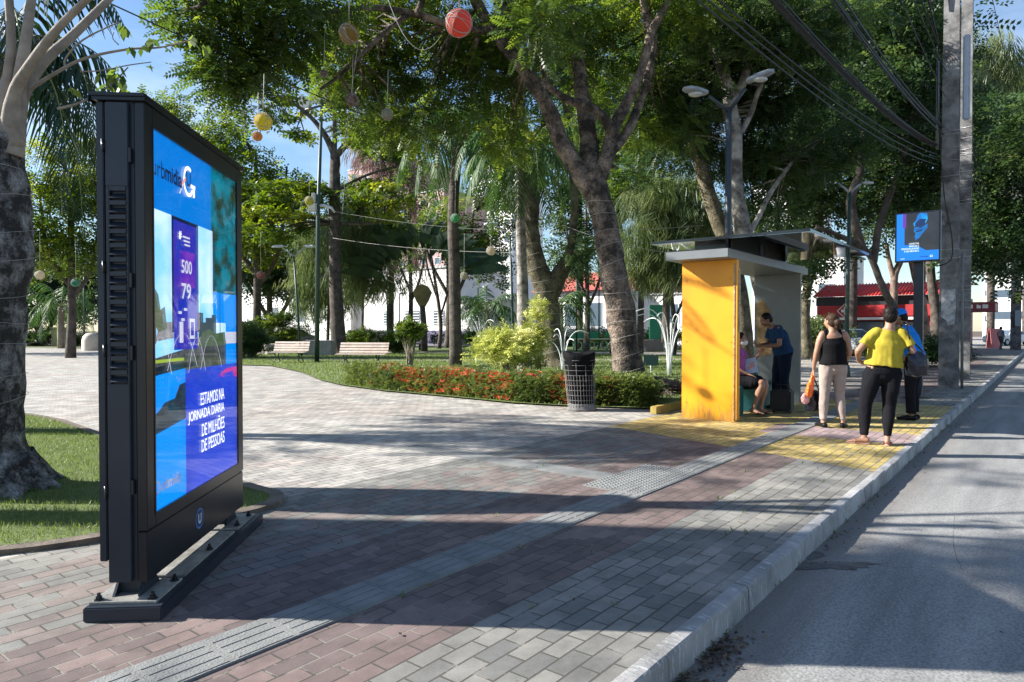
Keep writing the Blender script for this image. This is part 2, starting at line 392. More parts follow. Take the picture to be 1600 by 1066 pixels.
# road
def road_mat():
    m, t, b = node_mat('road'); L = t.links.new; N = t.nodes.new
    b.inputs['Roughness'].default_value = .85
    co = N('ShaderNodeTexCoord'); mp = N('ShaderNodeMapping'); mp.inputs['Scale'].default_value = (.25, 2.2, 1); L(co.outputs['Object'], mp.inputs['Vector'])
    a = N('ShaderNodeTexNoise'); a.inputs['Scale'].default_value = 2.2; a.inputs['Detail'].default_value = 8; L(mp.outputs[0], a.inputs['Vector'])
    f = N('ShaderNodeTexNoise'); f.inputs['Scale'].default_value = 75; f.inputs['Detail'].default_value = 6; L(co.outputs['Object'], f.inputs['Vector'])
    r = N('ShaderNodeValToRGB'); r.color_ramp.elements[0].position = .3; r.color_ramp.elements[1].position = .7
    r.color_ramp.elements[0].color = (.17, .167, .162, 1); r.color_ramp.elements[1].color = (.285, .278, .265, 1); L(a.outputs['Fac'], r.inputs['Fac'])
    fr = N('ShaderNodeMapRange'); fr.inputs[1].default_value = .3; fr.inputs[2].default_value = .7; fr.inputs[3].default_value = .60; fr.inputs[4].default_value = 1.32; L(f.outputs['Fac'], fr.inputs[0])
    ms = N('ShaderNodeVectorMath'); ms.operation = 'SCALE'; L(r.outputs['Color'], ms.inputs[0]); L(fr.outputs[0], ms.inputs['Scale'])
    # gutter dirt beside the kerb
    sx = N('ShaderNodeSeparateXYZ'); L(co.outputs['Object'], sx.inputs[0])
    g = N('ShaderNodeMapRange'); g.inputs[1].default_value = .85; g.inputs[2].default_value = 1.15; L(sx.outputs[1], g.inputs[0])
    gm = N('ShaderNodeMath'); gm.operation = 'MULTIPLY'; gm.inputs[1].default_value = .6; L(g.outputs[0], gm.inputs[0])
    mi = N('ShaderNodeMixRGB'); L(gm.outputs[0], mi.inputs[0]); L(ms.outputs[0], mi.inputs[1]); mi.inputs[2].default_value = (.15, .125, .105, 1)
    # hairline cracks
    vo = N('ShaderNodeTexVoronoi'); vo.feature = 'DISTANCE_TO_EDGE'; vo.inputs['Scale'].default_value = .42
    w2 = N('ShaderNodeMixRGB'); w2.inputs[0].default_value = .12; L(co.outputs['Object'], w2.inputs[1]); L(a.outputs['Color'], w2.inputs[2]); L(w2.outputs[0], vo.inputs['Vector'])
    lt = N('ShaderNodeMath'); lt.operation = 'LESS_THAN'; lt.inputs[1].default_value = .0007; L(vo.outputs['Distance'], lt.inputs[0])
    m2 = N('ShaderNodeMixRGB'); L(lt.outputs[0], m2.inputs[0]); L(mi.outputs[0], m2.inputs[1]); m2.inputs[2].default_value = (.1, .095, .09, 1)
    L(m2.outputs[0], b.inputs['Base Color'])
    bp = N('ShaderNodeBump'); bp.inputs['Strength'].default_value = .7; bp.inputs['Distance'].default_value = .004; L(f.outputs['Fac'], bp.inputs['Height']); L(bp.outputs['Normal'], b.inputs['Normal'])
    return m
ROADZ = -.13
mb = MB(); mb.quad((-40, -9, ROADZ), (170, -9, ROADZ), (170, 1.275, ROADZ), (-40, 1.275, ROADZ))
o = mb.build('road', road_mat(), local=True); o.rotation_euler = (0, 0, ROT); tag(o, kind='structure')
# far pavement over the road (never seen from here, but it is where the street ends)
mb = MB(); mb.box((60, -14, -.08), (220, 10, .16)); o = mb.build('pavement', mat('far_pavement', (.28, .27, .25), .85, scale=3), local=True); o.rotation_euler = (0, 0, ROT); tag(o, kind='structure')
# kerb
def kerb_mat():
    m, t, bb_ = node_mat('kerb_concrete'); L = t.links.new; N = t.nodes.new; bb_.inputs['Roughness'].default_value = .9
    co = N('ShaderNodeTexCoord'); vr = N('ShaderNodeVectorRotate'); vr.rotation_type = 'Z_AXIS'; vr.inputs['Angle'].default_value = -ROT; L(co.outputs['Object'], vr.inputs['Vector'])
    mp = N('ShaderNodeMapping'); mp.inputs['Scale'].default_value = (26, 5, 5); L(vr.outputs[0], mp.inputs['Vector'])
    s = N('ShaderNodeTexNoise'); s.inputs['Scale'].default_value = 1.6; s.inputs['Detail'].default_value = 9; s.inputs['Roughness'].default_value = .75; L(mp.outputs[0], s.inputs['Vector'])
    g = N('ShaderNodeTexNoise'); g.inputs['Scale'].default_value = 2.2; g.inputs['Detail'].default_value = 8; L(co.outputs['Object'], g.inputs['Vector'])
    r1 = N('ShaderNodeValToRGB'); r1.color_ramp.elements[0].position = .35; r1.color_ramp.elements[1].position = .65; r1.color_ramp.elements[0].color = (.19, .185, .18, 1); r1.color_ramp.elements[1].color = (.40, .39, .38, 1); L(g.outputs['Fac'], r1.inputs['Fac'])
    r2 = N('ShaderNodeMapRange'); r2.inputs[1].default_value = .54; r2.inputs[2].default_value = .66; r2.inputs[4].default_value = .8; L(s.outputs['Fac'], r2.inputs[0])
    mi = N('ShaderNodeMixRGB'); L(r2.outputs[0], mi.inputs[0]); L(r1.outputs['Color'], mi.inputs[1]); mi.inputs[2].default_value = (.66, .65, .64, 1); L(mi.outputs[0], bb_.inputs['Base Color'])
    bp = N('ShaderNodeBump'); bp.inputs['Strength'].default_value = .9; bp.inputs['Distance'].default_value = .01; L(s.outputs['Fac'], bp.inputs['Height']); L(bp.outputs['Normal'], bb_.inputs['Normal']); return m
KM = kerb_mat()
mb = MB(); r_ = random.Random(5); u = -14.0; ki = 0
prof0 = [(1.246, -.2), (1.250, -.06), (1.253, -.012), (1.257, -.002), (1.264, .004), (1.30, .006), (1.331, .005), (1.335, -.05)]
while u < 130:
    Lk = .98 if u < 40 else 6; nseg = 24 if u < 8 else 10 if u < 14 else (4 if u < 40 else 1); k0 = len(mb.v); dv = r_.uniform(-.004, .004); dz = r_.uniform(-.004, .004)
    for i in range(nseg+1):
        uu = u + .004 + (Lk-.008)*i/nseg
        for j, (v_, z_) in enumerate(prof0):
            ch = 0
            if 1 <= j <= 4: ch = .010*max(0, noise.noise(Vector((uu*5.1, j*.35, 3)))) + .005*noise.noise(Vector((uu*23, j, 9)))
            mb.v.append(ST(uu, v_ + dv + ch, z_ + dz*(z_ > -.1) - ch*.7))
    n_ = len(prof0)
    for i in range(nseg):
        for j in range(n_-1):
            a_ = k0+i*n_+j; mb.f.append((a_, a_+n_, a_+n_+1, a_+1)); mb.m.append(0); mb.sm.append(False)
    mb.f.append(tuple(k0+j for j in range(n_))); mb.m.append(0); mb.sm.append(False)
    u += Lk
tag(mb.build('kerb', KM), kind='structure')
# tactile strip: tiles with four raised bars
TM = mat('tactile_concrete', (.22, .222, .212), .9, (.16, .161, .155), 5, .6, 90)
mb = MB(); u = -.6
while u < 15:
    if not (5.12 < u < 6.2):
        mb.box((u+.15, 2.785, .004), (.296, .29, .012))
        if u < 9:
            for k in range(4): mb.box((u+.15, 2.785-.105+k*.070, .0112), (.262, .056, .0035), bev=0)
    u += .3
for iu in range(4):
    for iv in range(2 if iu else 2):
        cu, cv = 5.27+iu*.3 - .0, 2.785+iv*.3
        mb.box((cu, cv, .0045), (.296, .296, .012))
        for a in range(6):
            for b_ in range(6): mb.lathe((cu-.125+a*.05, cv-.125+b_*.05, .0105), [(.013, 0), (.010, .005), (.001, .006)], n=6)
for iv in range(9):
    mb.box((5.57, 3.38+iv*.3, .004), (.29, .296, .012))
o = mb.build('tactile_strip', TM, local=True); o.rotation_euler = (0, 0, ROT); tag(o, kind='structure')
# lawns
def sheet(name, poly, z, m, th=0):
    mb = MB(); mb.add([(x, y, z) for x, y in poly], [tuple(range(len(poly)))]); 
    return tag(mb.build(name, m), kind='structure')
def smooth_poly(pts, k=5):
    o = []; n = len(pts)
    for i in range(n):
        p0, p1, p2, p3 = (Vector(pts[(i+j-1) % n]) for j in range(4))
        for s in range(k):
            t = s/k; q = .5*((2*p1)+(p2-p0)*t+(2*p0-5*p1+4*p2-p3)*t*t+(3*p1-p0-3*p2+p3)*t**3); o.append((q.x, q.y))
    return o
lawnA = smooth_poly([(-3.2, 4.25), (-2.6, 4.62), (-2.05, 5.1), (-1.98, 5.55), (-2.6, 6.1), (-5.3, 8.7), (-8.0, 11.0), (-13, 13.2), (-18, 10), (-16, 4.0), (-8, 3.3), (-4.6, 3.8)])
sheet('lawn', lawnA, .03, GR)
def border(name, poly, w, h, m):
    """a low edging following the outline, one solid ring"""
    mb = MB(); n = len(poly); c = Vector((sum(p[0] for p in poly)/n, sum(p[1] for p in poly)/n)); k = 0
    for i, p in enumerate(poly):
        q = Vector(p); t = (Vector(poly[(i+1) % n])-Vector(poly[i-1])).normalized(); nn = Vector((t.y, -t.x))
        a = q; b_ = q + nn*w
        hh = h*(1+.25*noise.noise(Vector((q.x*1.5, q.y*1.5, 0))))
        mb.v += [Vector((b_.x, b_.y, -.02)), Vector((b_.x, b_.y, hh)), Vector((a.x, a.y, hh)), Vector((a.x, a.y, -.02))]
    for i in range(n):
        a_ = i*4; b2 = ((i+1) % n)*4
        for j in range(3): mb.f.append((a_+j, b2+j, b2+j+1, a_+j+1)); mb.m.append(0); mb.sm.append(False)
    return tag(mb.build(name, m), kind='structure')
border('lawn_edging', lawnA, .11, .04, mat('edging', (.17, .135, .105), .95, (.09, .07, .055), 6, .8, 40))
# the park's central lawn behind the hedge
hedge_line = [(535, 603), (600, 612), (700, 621), (800, 631), (890, 636), (960, 638), (1015, 640)]
HL = [G(*p) for p in hedge_line]
lawnB = [(p.x, p.y-.05) for p in HL] + [(3.1, 12.6), (9, 24), (14, 34), (2, 40.2), (-12, 40.2), (-16.5, 36), (-14.0, 28.2), (-9.2, 26.0), (-6.8, 22.0), (-5.2, 18.5)]
sheet('lawn', lawnB, .032, GR)
sheet('path', [(-13, 31.5), (-5, 30.0), (6, 30.2), (11, 31.5), (11, 33.2), (6, 32.2), (-5, 32.0), (-13, 33.6)], .036, mat('path_dirt', (.33, .29, .24), .9, (.26, .23, .19), 2, .4, 40))
sheet('lawn', [(-24, 44), (16, 42), (22, 55), (-30, 58)], .03, GR)
sheet('lawn', [(-48, 56), (-27, 52.5), (-25, 56), (-48, 64)], .03, GR)
# wet stain and gutter dirt on the road
def blob(name, c, a, b_, rz, z, m, seed, n=44, rag=.4):
    vs = []
    for i in range(n):
        th = 2*math.pi*i/n; r = 1 + rag*noise.noise(Vector((math.cos(th)*2.1, math.sin(th)*2.1, seed))) + rag*.5*noise.noise(Vector((math.cos(th)*6, math.sin(th)*6, seed)))
        x, y = a*r*math.cos(th), b_*r*math.sin(th); vs.append((c[0]+x*math.cos(rz)-y*math.sin(rz), c[1]+x*math.sin(rz)+y*math.cos(rz), z))
    mb = MB(); mb.add(vs, [tuple(range(n))]); return tag(mb.build(name, m), kind='structure')
WET = mat('damp', (.055, .057, .06), .45, (.13, .13, .13), 12, lo=.4, hi=.62)
p = G(1310, 884, ROADZ); blob('damp_patch', (p.x-.05, p.y), .28, .07, .05, ROADZ+.004, WET, 2, rag=.7)
p = G(1275, 868, ROADZ); blob('damp_patch', (p.x-.02, p.y), .1, .06, .5, ROADZ+.0045, WET, 5, rag=.6)
# leaf litter in the gutter and on the pavement (nobody could count it)
LIT = leaf_mat('dead_leaf', (.03, .02, .014), (.07, .045, .03), (.20, .13, .08), .1, .8)
pts = []
for cu, n_, sp in ((2.45, 230, .09), (2.75, 100, .08), (3.1, 220, .12), (5.3, 60, .35), (6.8, 60, .4), (9.2, 70, .6), (12.5, 130, 1.6), (17, 130, 3)):
    for i in range(n_): pts.append(ST(random.gauss(cu, sp), 1.235 - abs(random.gauss(0, .045 + .008*cu)), ROADZ + random.uniform(.004, .02)))
for i in range(230): pts.append(ST(random.uniform(1, 20), random.uniform(1.5, 6), .012))
for i in range(60): pts.append(ST(random.uniform(2, 20), random.uniform(-2, 1.2), ROADZ+.008))
A = np.array([tuple(p) for p in pts]); d_ = rng.normal(size=(len(A), 3)); d_[:, 2] *= .25
o = crown_mesh('leaf_litter', np.array([leafq((0, 0, 0), (1, 0, .05), (0, 0, 1), 1, .5)]), A, d_, rng.uniform(.012, .040, len(A)), LIT, rng.uniform(0, 1, len(A)), upjit=.15)
tag(o, kind='stuff')
# grass blades on the near lawn
def inpoly(x, y, poly):
    c = np.zeros(len(x), bool); n = len(poly)
    for i in range(n):
        x1, y1 = poly[i]; x2, y2 = poly[i-1]
        k = ((y1 > y) != (y2 > y)) & (x < (x2-x1)*(y-y1)/(y2-y1+1e-12)+x1); c ^= k
    return c
GB = leaf_mat('grass_blade', (.05, .085, .015), (.11, .16, .035), (.21, .26, .08), .35, .5)
x = rng.uniform(-9, -1.8, 150000); y = rng.uniform(3.4, 12, 150000); k = inpoly(x, y, lawnA); x, y = x[k], y[k]
pos = np.stack([x, y, np.full(len(x), .03)], 1); dd = rng.normal(0, .45, (len(x), 3)); dd[:, 2] = 1
o = crown_mesh('grass', np.array([leafq((0, 0, 0), (1, 0, 0), (0, 0, 1), 1, .1)]), pos, dd, rng.uniform(.025, .055, len(x)), GB, np.clip(rng.normal(.5, .2, len(x)), 0, 1), upjit=1)
tag(o, kind='stuff')
pts = []
for i in range(60):
    u_ = random.uniform(1, 13); c_ = ST(u_, 1.247, ROADZ); pts += [tuple(c_ + Vector((random.gauss(0, .02), random.gauss(0, .02), 0))) for _ in range(random.randint(3, 14))]
for i in range(90):
    q = random.choice(lawnA); pts += [(q[0] + random.gauss(0, .12), q[1] + random.gauss(0, .12), 0) for _ in range(8)]
for i in range(50):
    c_ = ST(round(random.uniform(2, 9)/.1)*.1, round(random.uniform(1.4, 5)*10)/10 + .003, 0); pts += [tuple(c_ + Vector((random.gauss(0, .008), random.gauss(0, .008), 0))) for _ in range(6)]
pos = np.array(pts); dd = rng.normal(0, .5, (len(pts), 3)); dd[:, 2] = .9
tag(crown_mesh('weeds', np.array([leafq((0, 0, 0), (1, 0, 0), (0, 0, 1), 1, .16)]), pos, dd, rng.uniform(.015, .045, len(pts)), GB, rng.uniform(0, 1, len(pts)), upjit=1), kind='stuff')
x = rng.uniform(-16, 12, 90000); y = rng.uniform(12, 40, 90000); k = inpoly(x, y, lawnB); x, y = x[k], y[k]
pos = np.stack([x, y, np.full(len(x), .03)], 1); dd = rng.normal(0, .5, (len(x), 3)); dd[:, 2] = 1
o = crown_mesh('grass', np.array([leafq((0, 0, 0), (1, 0, 0), (0, 0, 1), 1, .3)]), pos, dd, rng.uniform(.04, .09, len(x)), GB, np.clip(rng.normal(.6, .2, len(x)), 0, 1), upjit=1)
tag(o, kind='stuff')

# ================================================================ LED ADVERTISING CABINET
BLK = mat('black_paint', (.017, .024, .036), .4, (.012, .018, .027), 3, .05, 300, spec=.5)
BLK2 = mat('black_frame', (.012, .013, .016), .3, (.008, .009, .011), 3, 0)
DARKIN = mat('shade_black', (.004, .004, .005), .8)
STEEL = mat('zinc_steel', (.42, .41, .38), .55, (.2, .19, .17), 8, .3, 90, metal=.4)
BX = Vector((-78/F, 1, 0)).normalized(); BY = Vector((BX.y, -BX.x, 0))          # along the cabinet; out of the screen face
B0 = Vector((-1.769, 3.30, 0))                                                  # near corner of the screen face
bz = math.atan2(BX.y, BX.x)
def BB(a, d, z): return B0 + BX*a + BY*d + Vector((0, 0, z))
RB = Matrix.Rotation(bz, 3, 'Z')
bill = empty('digital_billboard', B0 + BX*.72 - BY*.11, 'tall black double sided LED advertising cabinet with bright blue screen in the left foreground', 'billboard', rz=bz)
def bbox(mb, a0, a1, d0, d1, z0, z1, m=0, bev=.003):
    mb.box(BB((a0+a1)/2, (d0+d1)/2, (z0+z1)/2), (a1-a0, abs(d1-d0), z1-z0), M=RB, m=m, bev=bev); return mb
LEN = 1.452; TH = .225
mb = MB(); bbox(mb, .012, LEN-.01, -.185, -.05, .16, 2.492, bev=.004)
cab = mb.build('cabinet', BLK, bill)
# narrow end: upright door panel with louvres between two frame edges
mb = MB(); bbox(mb, -.012, .012, -.178, -.072, 2.07, 2.47); bbox(mb, -.012, .012, -.178, -.072, .16, 1.12)
bbox(mb, -.010, .012, -.178, -.160, 1.12, 2.07); bbox(mb, -.010, .012, -.083, -.072, 1.12, 2.07)
nl = 14
for i in range(nl):
    z = 1.12 + (i+.5)*(.95/nl)
    c = BB(-.004, -.1215, z-.012); mb.box(c, (.035, .078, .004), M=RB @ Matrix.Rotation(-.75, 3, 'Y')); bbox(mb, -.013, .002, -.160, -.083, z+.012, z+.033, bev=.001)
d = mb.build('louvred_door', BLK, bill)
mb = MB(); bbox(mb, .0125, .016, -.160, -.083, 1.12, 2.07, bev=0); mb.build('louvre_shade', DARKIN, d)  # near-black sheet painting the shade behind the louvres
for z in (.60, 1.28, 1.68, 2.26):
    mb = MB(); mb.tube([BB(-.018, -.186, z-.03), BB(-.018, -.186, z+.03)], .006, 8)
    bbox(mb, -.016, .004, -.190, -.178, z-.02, z+.02, bev=.001); mb.build('hinge', BLK2, bill)
for z in (.62, 1.27, 1.62, 2.22): mb = MB(); bbox(mb, -.012, .01, -.072, -.058, z-.035, z+.035, bev=.002); mb.build('latch', BLK2, bill)
# rear cover (the back screen's frame) and front frame
mb = MB(); bbox(mb, 0, LEN, -TH, -.190, .26, 2.475, bev=.004); mb.build('rear_cover', BLK, bill)
SA0, SA1, SZ0, SZ1 = .0925, 1.345, .472, 2.38
mb = MB(); bbox(mb, 0, SA0, -.045, 0, .405, 2.475); bbox(mb, SA1, LEN, -.045, 0, .405, 2.475)
bbox(mb, SA0, SA1, -.045, 0, SZ1, 2.475, bev=0); bbox(mb, SA0, SA1, -.045, 0, .405, SZ0, bev=0)
for a0, a1, z0, z1 in ((SA0-.012, SA0, SZ0, SZ1), (SA1, SA1+.012, SZ0, SZ1), (SA0-.012, SA1+.012, SZ1, SZ1+.012), (SA0-.012, SA1+.012, SZ0-.012, SZ0)): bbox(mb, a0, a1, 0, .003, z0, z1, bev=0)
mb.build('screen_frame', BLK2, bill)
mb = MB(); bbox(mb, .0, LEN, -.045, -.003, .155, .398); mb.build('skirt', BLK2, bill)
mb = MB(); bbox(mb, -.03, LEN+.012, -.245, .014, 2.495, 2.512, bev=.002); bbox(mb, -.02, LEN+.01, -.235, .012, 2.478, 2.4945, bev=.001)
mb.add([BB(-.03,-.245,2.4945), BB(-.03,-.245,2.47), BB(-.03,-.241,2.47), BB(-.03,-.241,2.4945), BB(LEN,-.245,2.4945), BB(LEN,-.245,2.47), BB(LEN,-.241,2.47), BB(LEN,-.241,2.4945)], [(0,1,2,3),(4,7,6,5),(0,4,5,1),(3,2,6,7)])
mb.build('top_cap', BLK2, bill)
# base plinth, plates, legs, bolts
mb = MB(); mb.box(BB(.74, -.08, .035), (1.66, .36, .07), M=RB, bev=.006); mb.build('plinth', BLK, bill)
mb = MB(); bbox(mb, -.05, .26, -.25, .06, .0705, .082, bev=.002); bbox(mb, .30, 1.1, -.14, .055, .0705, .082, bev=.002); bbox(mb, 1.15, 1.52, -.25, .06, .0705, .082, bev=.002)
mb.build('base_plate', STEEL, bill)
for a in (.12, 1.33):
    mb = MB(); bbox(mb, a-.05, a+.05, -.17, -.06, .082, .158)
    for s in (-.175, -.055): mb.prism([(a-.11, .082), (a+.11, .082), (a+.05, .155), (a-.05, .155)], s, s+.012, O=B0, X=BX, Y=Vector((0,0,1)), Z=BY)
    mb.build('foot_bracket', BLK, bill)
for a, d_ in ((-.02, -.22), (-.02, .03), (.22, .035), (.72, .03), (1.22, .03), (1.46, .03), (1.46, -.22)):
    mb = MB(); mb.lathe(BB(a, d_, .082), [(.0, 0), (.024, 0), (.024, .004), (.016, .0045), (.016, .018), (.009, .019), (.009, .034), (.0, .035)], 6, smooth=False); mb.build('bolt', BLK2, bill)
# the screen's picture with some reflections painted in: s runs from the near edge to the far edge, t from the top down
SW = SA1-SA0; SH = SZ1-SZ0
def SP(s, t, lay=0): return BB(SA0 + s*SW, -.010 + lay*.0006, SZ1 - t*SH)
def led(name, c, s=.5, **k):
    m = emit(name, c, s, **k); t = m.node_tree; b = t.nodes['Principled BSDF']; L = t.links.new
    co = t.nodes.new('ShaderNodeTexCoord'); wv = t.nodes.new('ShaderNodeTexVoronoi'); wv.inputs['Scale'].default_value = 95
    mr = t.nodes.new('ShaderNodeMapRange'); mr.inputs[1].default_value = 0; mr.inputs[2].default_value = .7; mr.inputs[3].default_value = s*1.12; mr.inputs[4].default_value = s*.86
    mp = t.nodes.new('ShaderNodeMapping'); L(co.outputs['Object'], mp.inputs['Vector']); L(mp.outputs[0], wv.inputs['Vector']); wv.inputs['Randomness'].default_value = 0
    L(wv.outputs['Distance'], mr.inputs[0]); L(mr.outputs[0], b.inputs['Emission Strength'])
    return m
LM = {}; LN = []
def lm(key, c=None, s=.5, **k):
    if key not in LM: LM[key] = len(LN); LN.append(led('led_'+key, c, s, **k))
    return LM[key]
lm('blue', (.0, .17, .62), .55); lm('skyblue', (.20, .55, .95), .62, c2=(.62, .78, .98), scale=2.4); lm('azure', (.0, .24, .86), .55)
lm('deep', (.012, .045, .52), .5, c2=(.02, .06, .62), scale=3); lm('teal', (.0, .24, .36), .4, c2=(.015, .035, .025), scale=8); lm('white', (.85, .9, 1), .75)
lm('navy', (.01, .015, .07), .3); lm('purple', (.05, .025, .36), .5, c2=(.01, .03, .40), scale=7); lm('violet', (.15, .03, .42), .5, c2=(.05, .02, .40), scale=12)
lm('conc', (.42, .43, .46), .4, c2=(.18, .18, .2), scale=12); lm('trees', (.05, .10, .035), .5, c2=(.10, .13, .10), scale=10); lm('bldg', (.05, .07, .09), .5); lm('pic_reflect_dark', (.012, .02, .03), .4, c2=(.02, .06, .1), scale=8)
lm('pink', (.5, .03, .3), .5); lm('orange', (.8, .25, .1), .6); lm('lime', (.3, .42, .05), .5); lm('palewhite', (.55, .58, .72), .5); lm('plazagrey', (.10, .11, .13), .5, c2=(.04, .05, .05), scale=14)
mb = MB()
def poly(key, pts, lay): mb.add([SP(s, t, lay) for s, t in pts], [tuple(range(len(pts)))[::-1] if False else tuple(range(len(pts)))], LM[key])
def rect(key, s0, t0, s1, t1, lay): poly(key, [(s0, t1), (s1, t1), (s1, t0), (s0, t0)], lay)
mb.box(BB((SA0+SA1)/2, -.014, (SZ0+SZ1)/2), (SW, .006, SH), M=RB, m=LM['navy'])
rect('blue', 0, 0, .645, .205, 1); rect('teal', .645, 0, 1, .45, 1); rect('skyblue', 0, .205, .66, .66, 1); rect('azure', .66, .40, 1, .50, 2); rect('azure', .84, .50, 1, .64, 1)  # teal block paints a reflection of trees
rect('skyblue', .66, .50, .84, .60, 1); rect('palewhite', .84, .53, 1, .57, 2)
poly('plazagrey', [(0, .66), (.84, .645), (.84, .575), (.5, .57), (.3, .58), (0, .60)], 2)  # park scene: picture content plus reflection drawn as glowing shapes
poly('conc', [(.02, .555), (.22, .545), (.20, .50), (.06, .505)], 3); poly('bldg', [(.0, .56), (.03, .56), (.03, .45), (.0, .44)], 3); poly('trees', [(0, .50), (.05, .53), (.13, .52), (.11, .46), (.07, .47), (.05, .43), (.0, .405)], 4)
poly('conc', [(.20, .575), (.84, .575), (.80, .55), (.5, .545), (.35, .55)], 4)
for s0, s1, t0 in ((.47, .53, .47), (.56, .64, .485), (.64, .70, .475), (.50, .57, .50)): rect('bldg', s0, t0, s1, .57, 3)
poly('trees', [(.46, .575), (.84, .575), (.82, .53), (.7, .535), (.6, .52), (.52, .53)], 5)
poly('bldg', [(.745, .55), (.755, .55), (.755, .40), (.745, .40)], 6)
rect('lime', .0, .603, .30, .612, 5)
poly('pic_reflect_dark', [(.0, .645), (.45, .63), (.45, .615), (.0, .622)], 5)
# totem in the picture
rect('navy', .178, .205, .47, .53, 6); rect('purple', .195, .215, .455, .58, 7); rect('violet', .25, .295, .43, .40, 8); 
put_text(mb, '500', SP(.275, .36, 9), BX, Vector((0, 0, 1)), .145, .075, LM['palewhite'], .02)
put_text(mb, '79', SP(.275, .435, 9), BX, Vector((0, 0, 1)), .13, .09, LM['palewhite'], .02)
put_text(mb, '#', SP(.25, .265, 9), BX, Vector((0, 0, 1)), .035, .045, LM['white'], .02)
for i in range(3): rect('palewhite', .29+i*.01, .252+i*.011, .37, .257+i*.011, 9)
rect('palewhite', .25, .50, .29, .56, 9); rect('palewhite', .36, .49, .42, .55, 9); rect('purple', .372, .50, .408, .54, 10)
for i, (a, b2) in enumerate(((.24, .47), (.27, .49), (.3, .46))): rect('palewhite', a, b2, a+.035, b2+.008, 9)
# white arches: picture content with reflected arches painted in as glow
for (s0, w_, t0) in ((.06, .10, .575), (.28, .16, .565), (.62, .14, .575), (.44, .1, .58)):
    for sg in (-1, 1):
        pts = [(s0 + sg*w_*x_, t0 - .035 + .105*x_*x_) for x_ in (0, .25, .5, .75, 1)]
        for (a, b2), (c_, d2) in zip(pts, pts[1:]): poly('palewhite', [(a, b2+.0016), (a+.005, b2+.0016), (c_+.005, d2), (c_, d2)], 11)
# lower half
rect('azure', 0, .63, .315, 1, 4); rect('deep', .315, .64, 1, 1, 4)
poly('pic_reflect_dark', [(0, .80), (0, .75), (.06, .735), (.10, .72), (.20, .715), (.25, .68), (.315, .675), (.315, .78)], 6)  # dark reflection painted into the lower part of the screen
poly('pink', [(.75, .672), (.83, .655), (1, .652), (1, .69), (.9, .684), (.82, .69)], 6)
poly('deep', [(.78, .672), (.93, .665), (.97, .69), (.8, .695)], 7)
for i, (tx, wd) in enumerate((('ESTAMOS NA', .40), ('JORNADA DIÁRIA'.replace('Á', 'A'), .585), ('DE MILHÕES', .385), ('DE PESSOAS', .39))):
    w_ = wd*.99; hh = .073 if 'Õ' not in tx else .092
    put_text(mb, tx, SP(.80, .756+i*.0485, 9) - BX*w_, BX, Vector((0, 0, 1)), w_, hh, LM['white'], .0)
# company mark, top and bottom
put_text(mb, 'urb', SP(.0, .118, 9), BX, Vector((0, 0, 1)), .145, .088, LM['navy'], .0)
put_text(mb, 'midia', SP(.118, .118, 9), BX, Vector((0, 0, 1)), .215, .088, LM['navy'], .03)
def ring(c, r, w_, a0, a1, key, lay, asp=1.0, n=26):
    for i in range(n):
        A0, A1 = (math.radians(a0 + (a1-a0)*j/n) for j in (i, i+1))
        o_ = SP(c[0], c[1], lay)
        f_ = lambda A, R: o_ + BX*(R*math.cos(A)*asp) + Vector((0, 0, R*math.sin(A)))
        mb.quad(f_(A0, r-w_), f_(A0, r), f_(A1, r), f_(A1, r-w_), LM[key])
ring((.36, .088), .085, .02, 60, 330, 'white', 9, .85); rect('white', .385, .092, .435, .103, 9); rect('white', .41, .092, .43, .128, 9)
ring((.36, .085), .035, .014, 180, 360, 'navy', 10, .8); rect('navy', .332, .06, .343, .086, 10); rect('navy', .372, .06, .383, .086, 10)
poly('palewhite', [(.255, .135), (.27, .135), (.335, .078), (.325, .078)], 8); poly('orange', [(.29, .10), (.30, .108), (.33, .088), (.32, .08)], 9)
put_text(mb, 'urbmidia', SP(.055, .955, 9), BX, Vector((0, 0, 1)), .25, .06, LM['conc'], .015)
ring((.02, .94), .035, .009, 0, 360, 'conc', 9, .8)
pic = mb.build('screen', LN, bill)
# protective glass over the picture
gm, gt, gb = node_mat('screen_glass'); gt.nodes.clear()
go = gt.nodes.new('ShaderNodeOutputMaterial'); gg = gt.nodes.new('ShaderNodeBsdfGlossy'); gg.inputs['Roughness'].default_value = .015
gtr = gt.nodes.new('ShaderNodeBsdfTransparent'); gf = gt.nodes.new('ShaderNodeFresnel'); gf.inputs['IOR'].default_value = 1.55; gx = gt.nodes.new('ShaderNodeMixShader')
gt.links.new(gf.outputs[0], gx.inputs[0]); gt.links.new(gtr.outputs[0], gx.inputs[1]); gt.links.new(gg.outputs[0], gx.inputs[2]); gt.links.new(gx.outputs[0], go.inputs['Surface'])
mb = MB(); mb.quad(BB(SA0, -.001, SZ0), BB(SA1, -.001, SZ0), BB(SA1, -.001, SZ1), BB(SA0, -.001, SZ1)); mb.build('screen_glass', gm, bill)
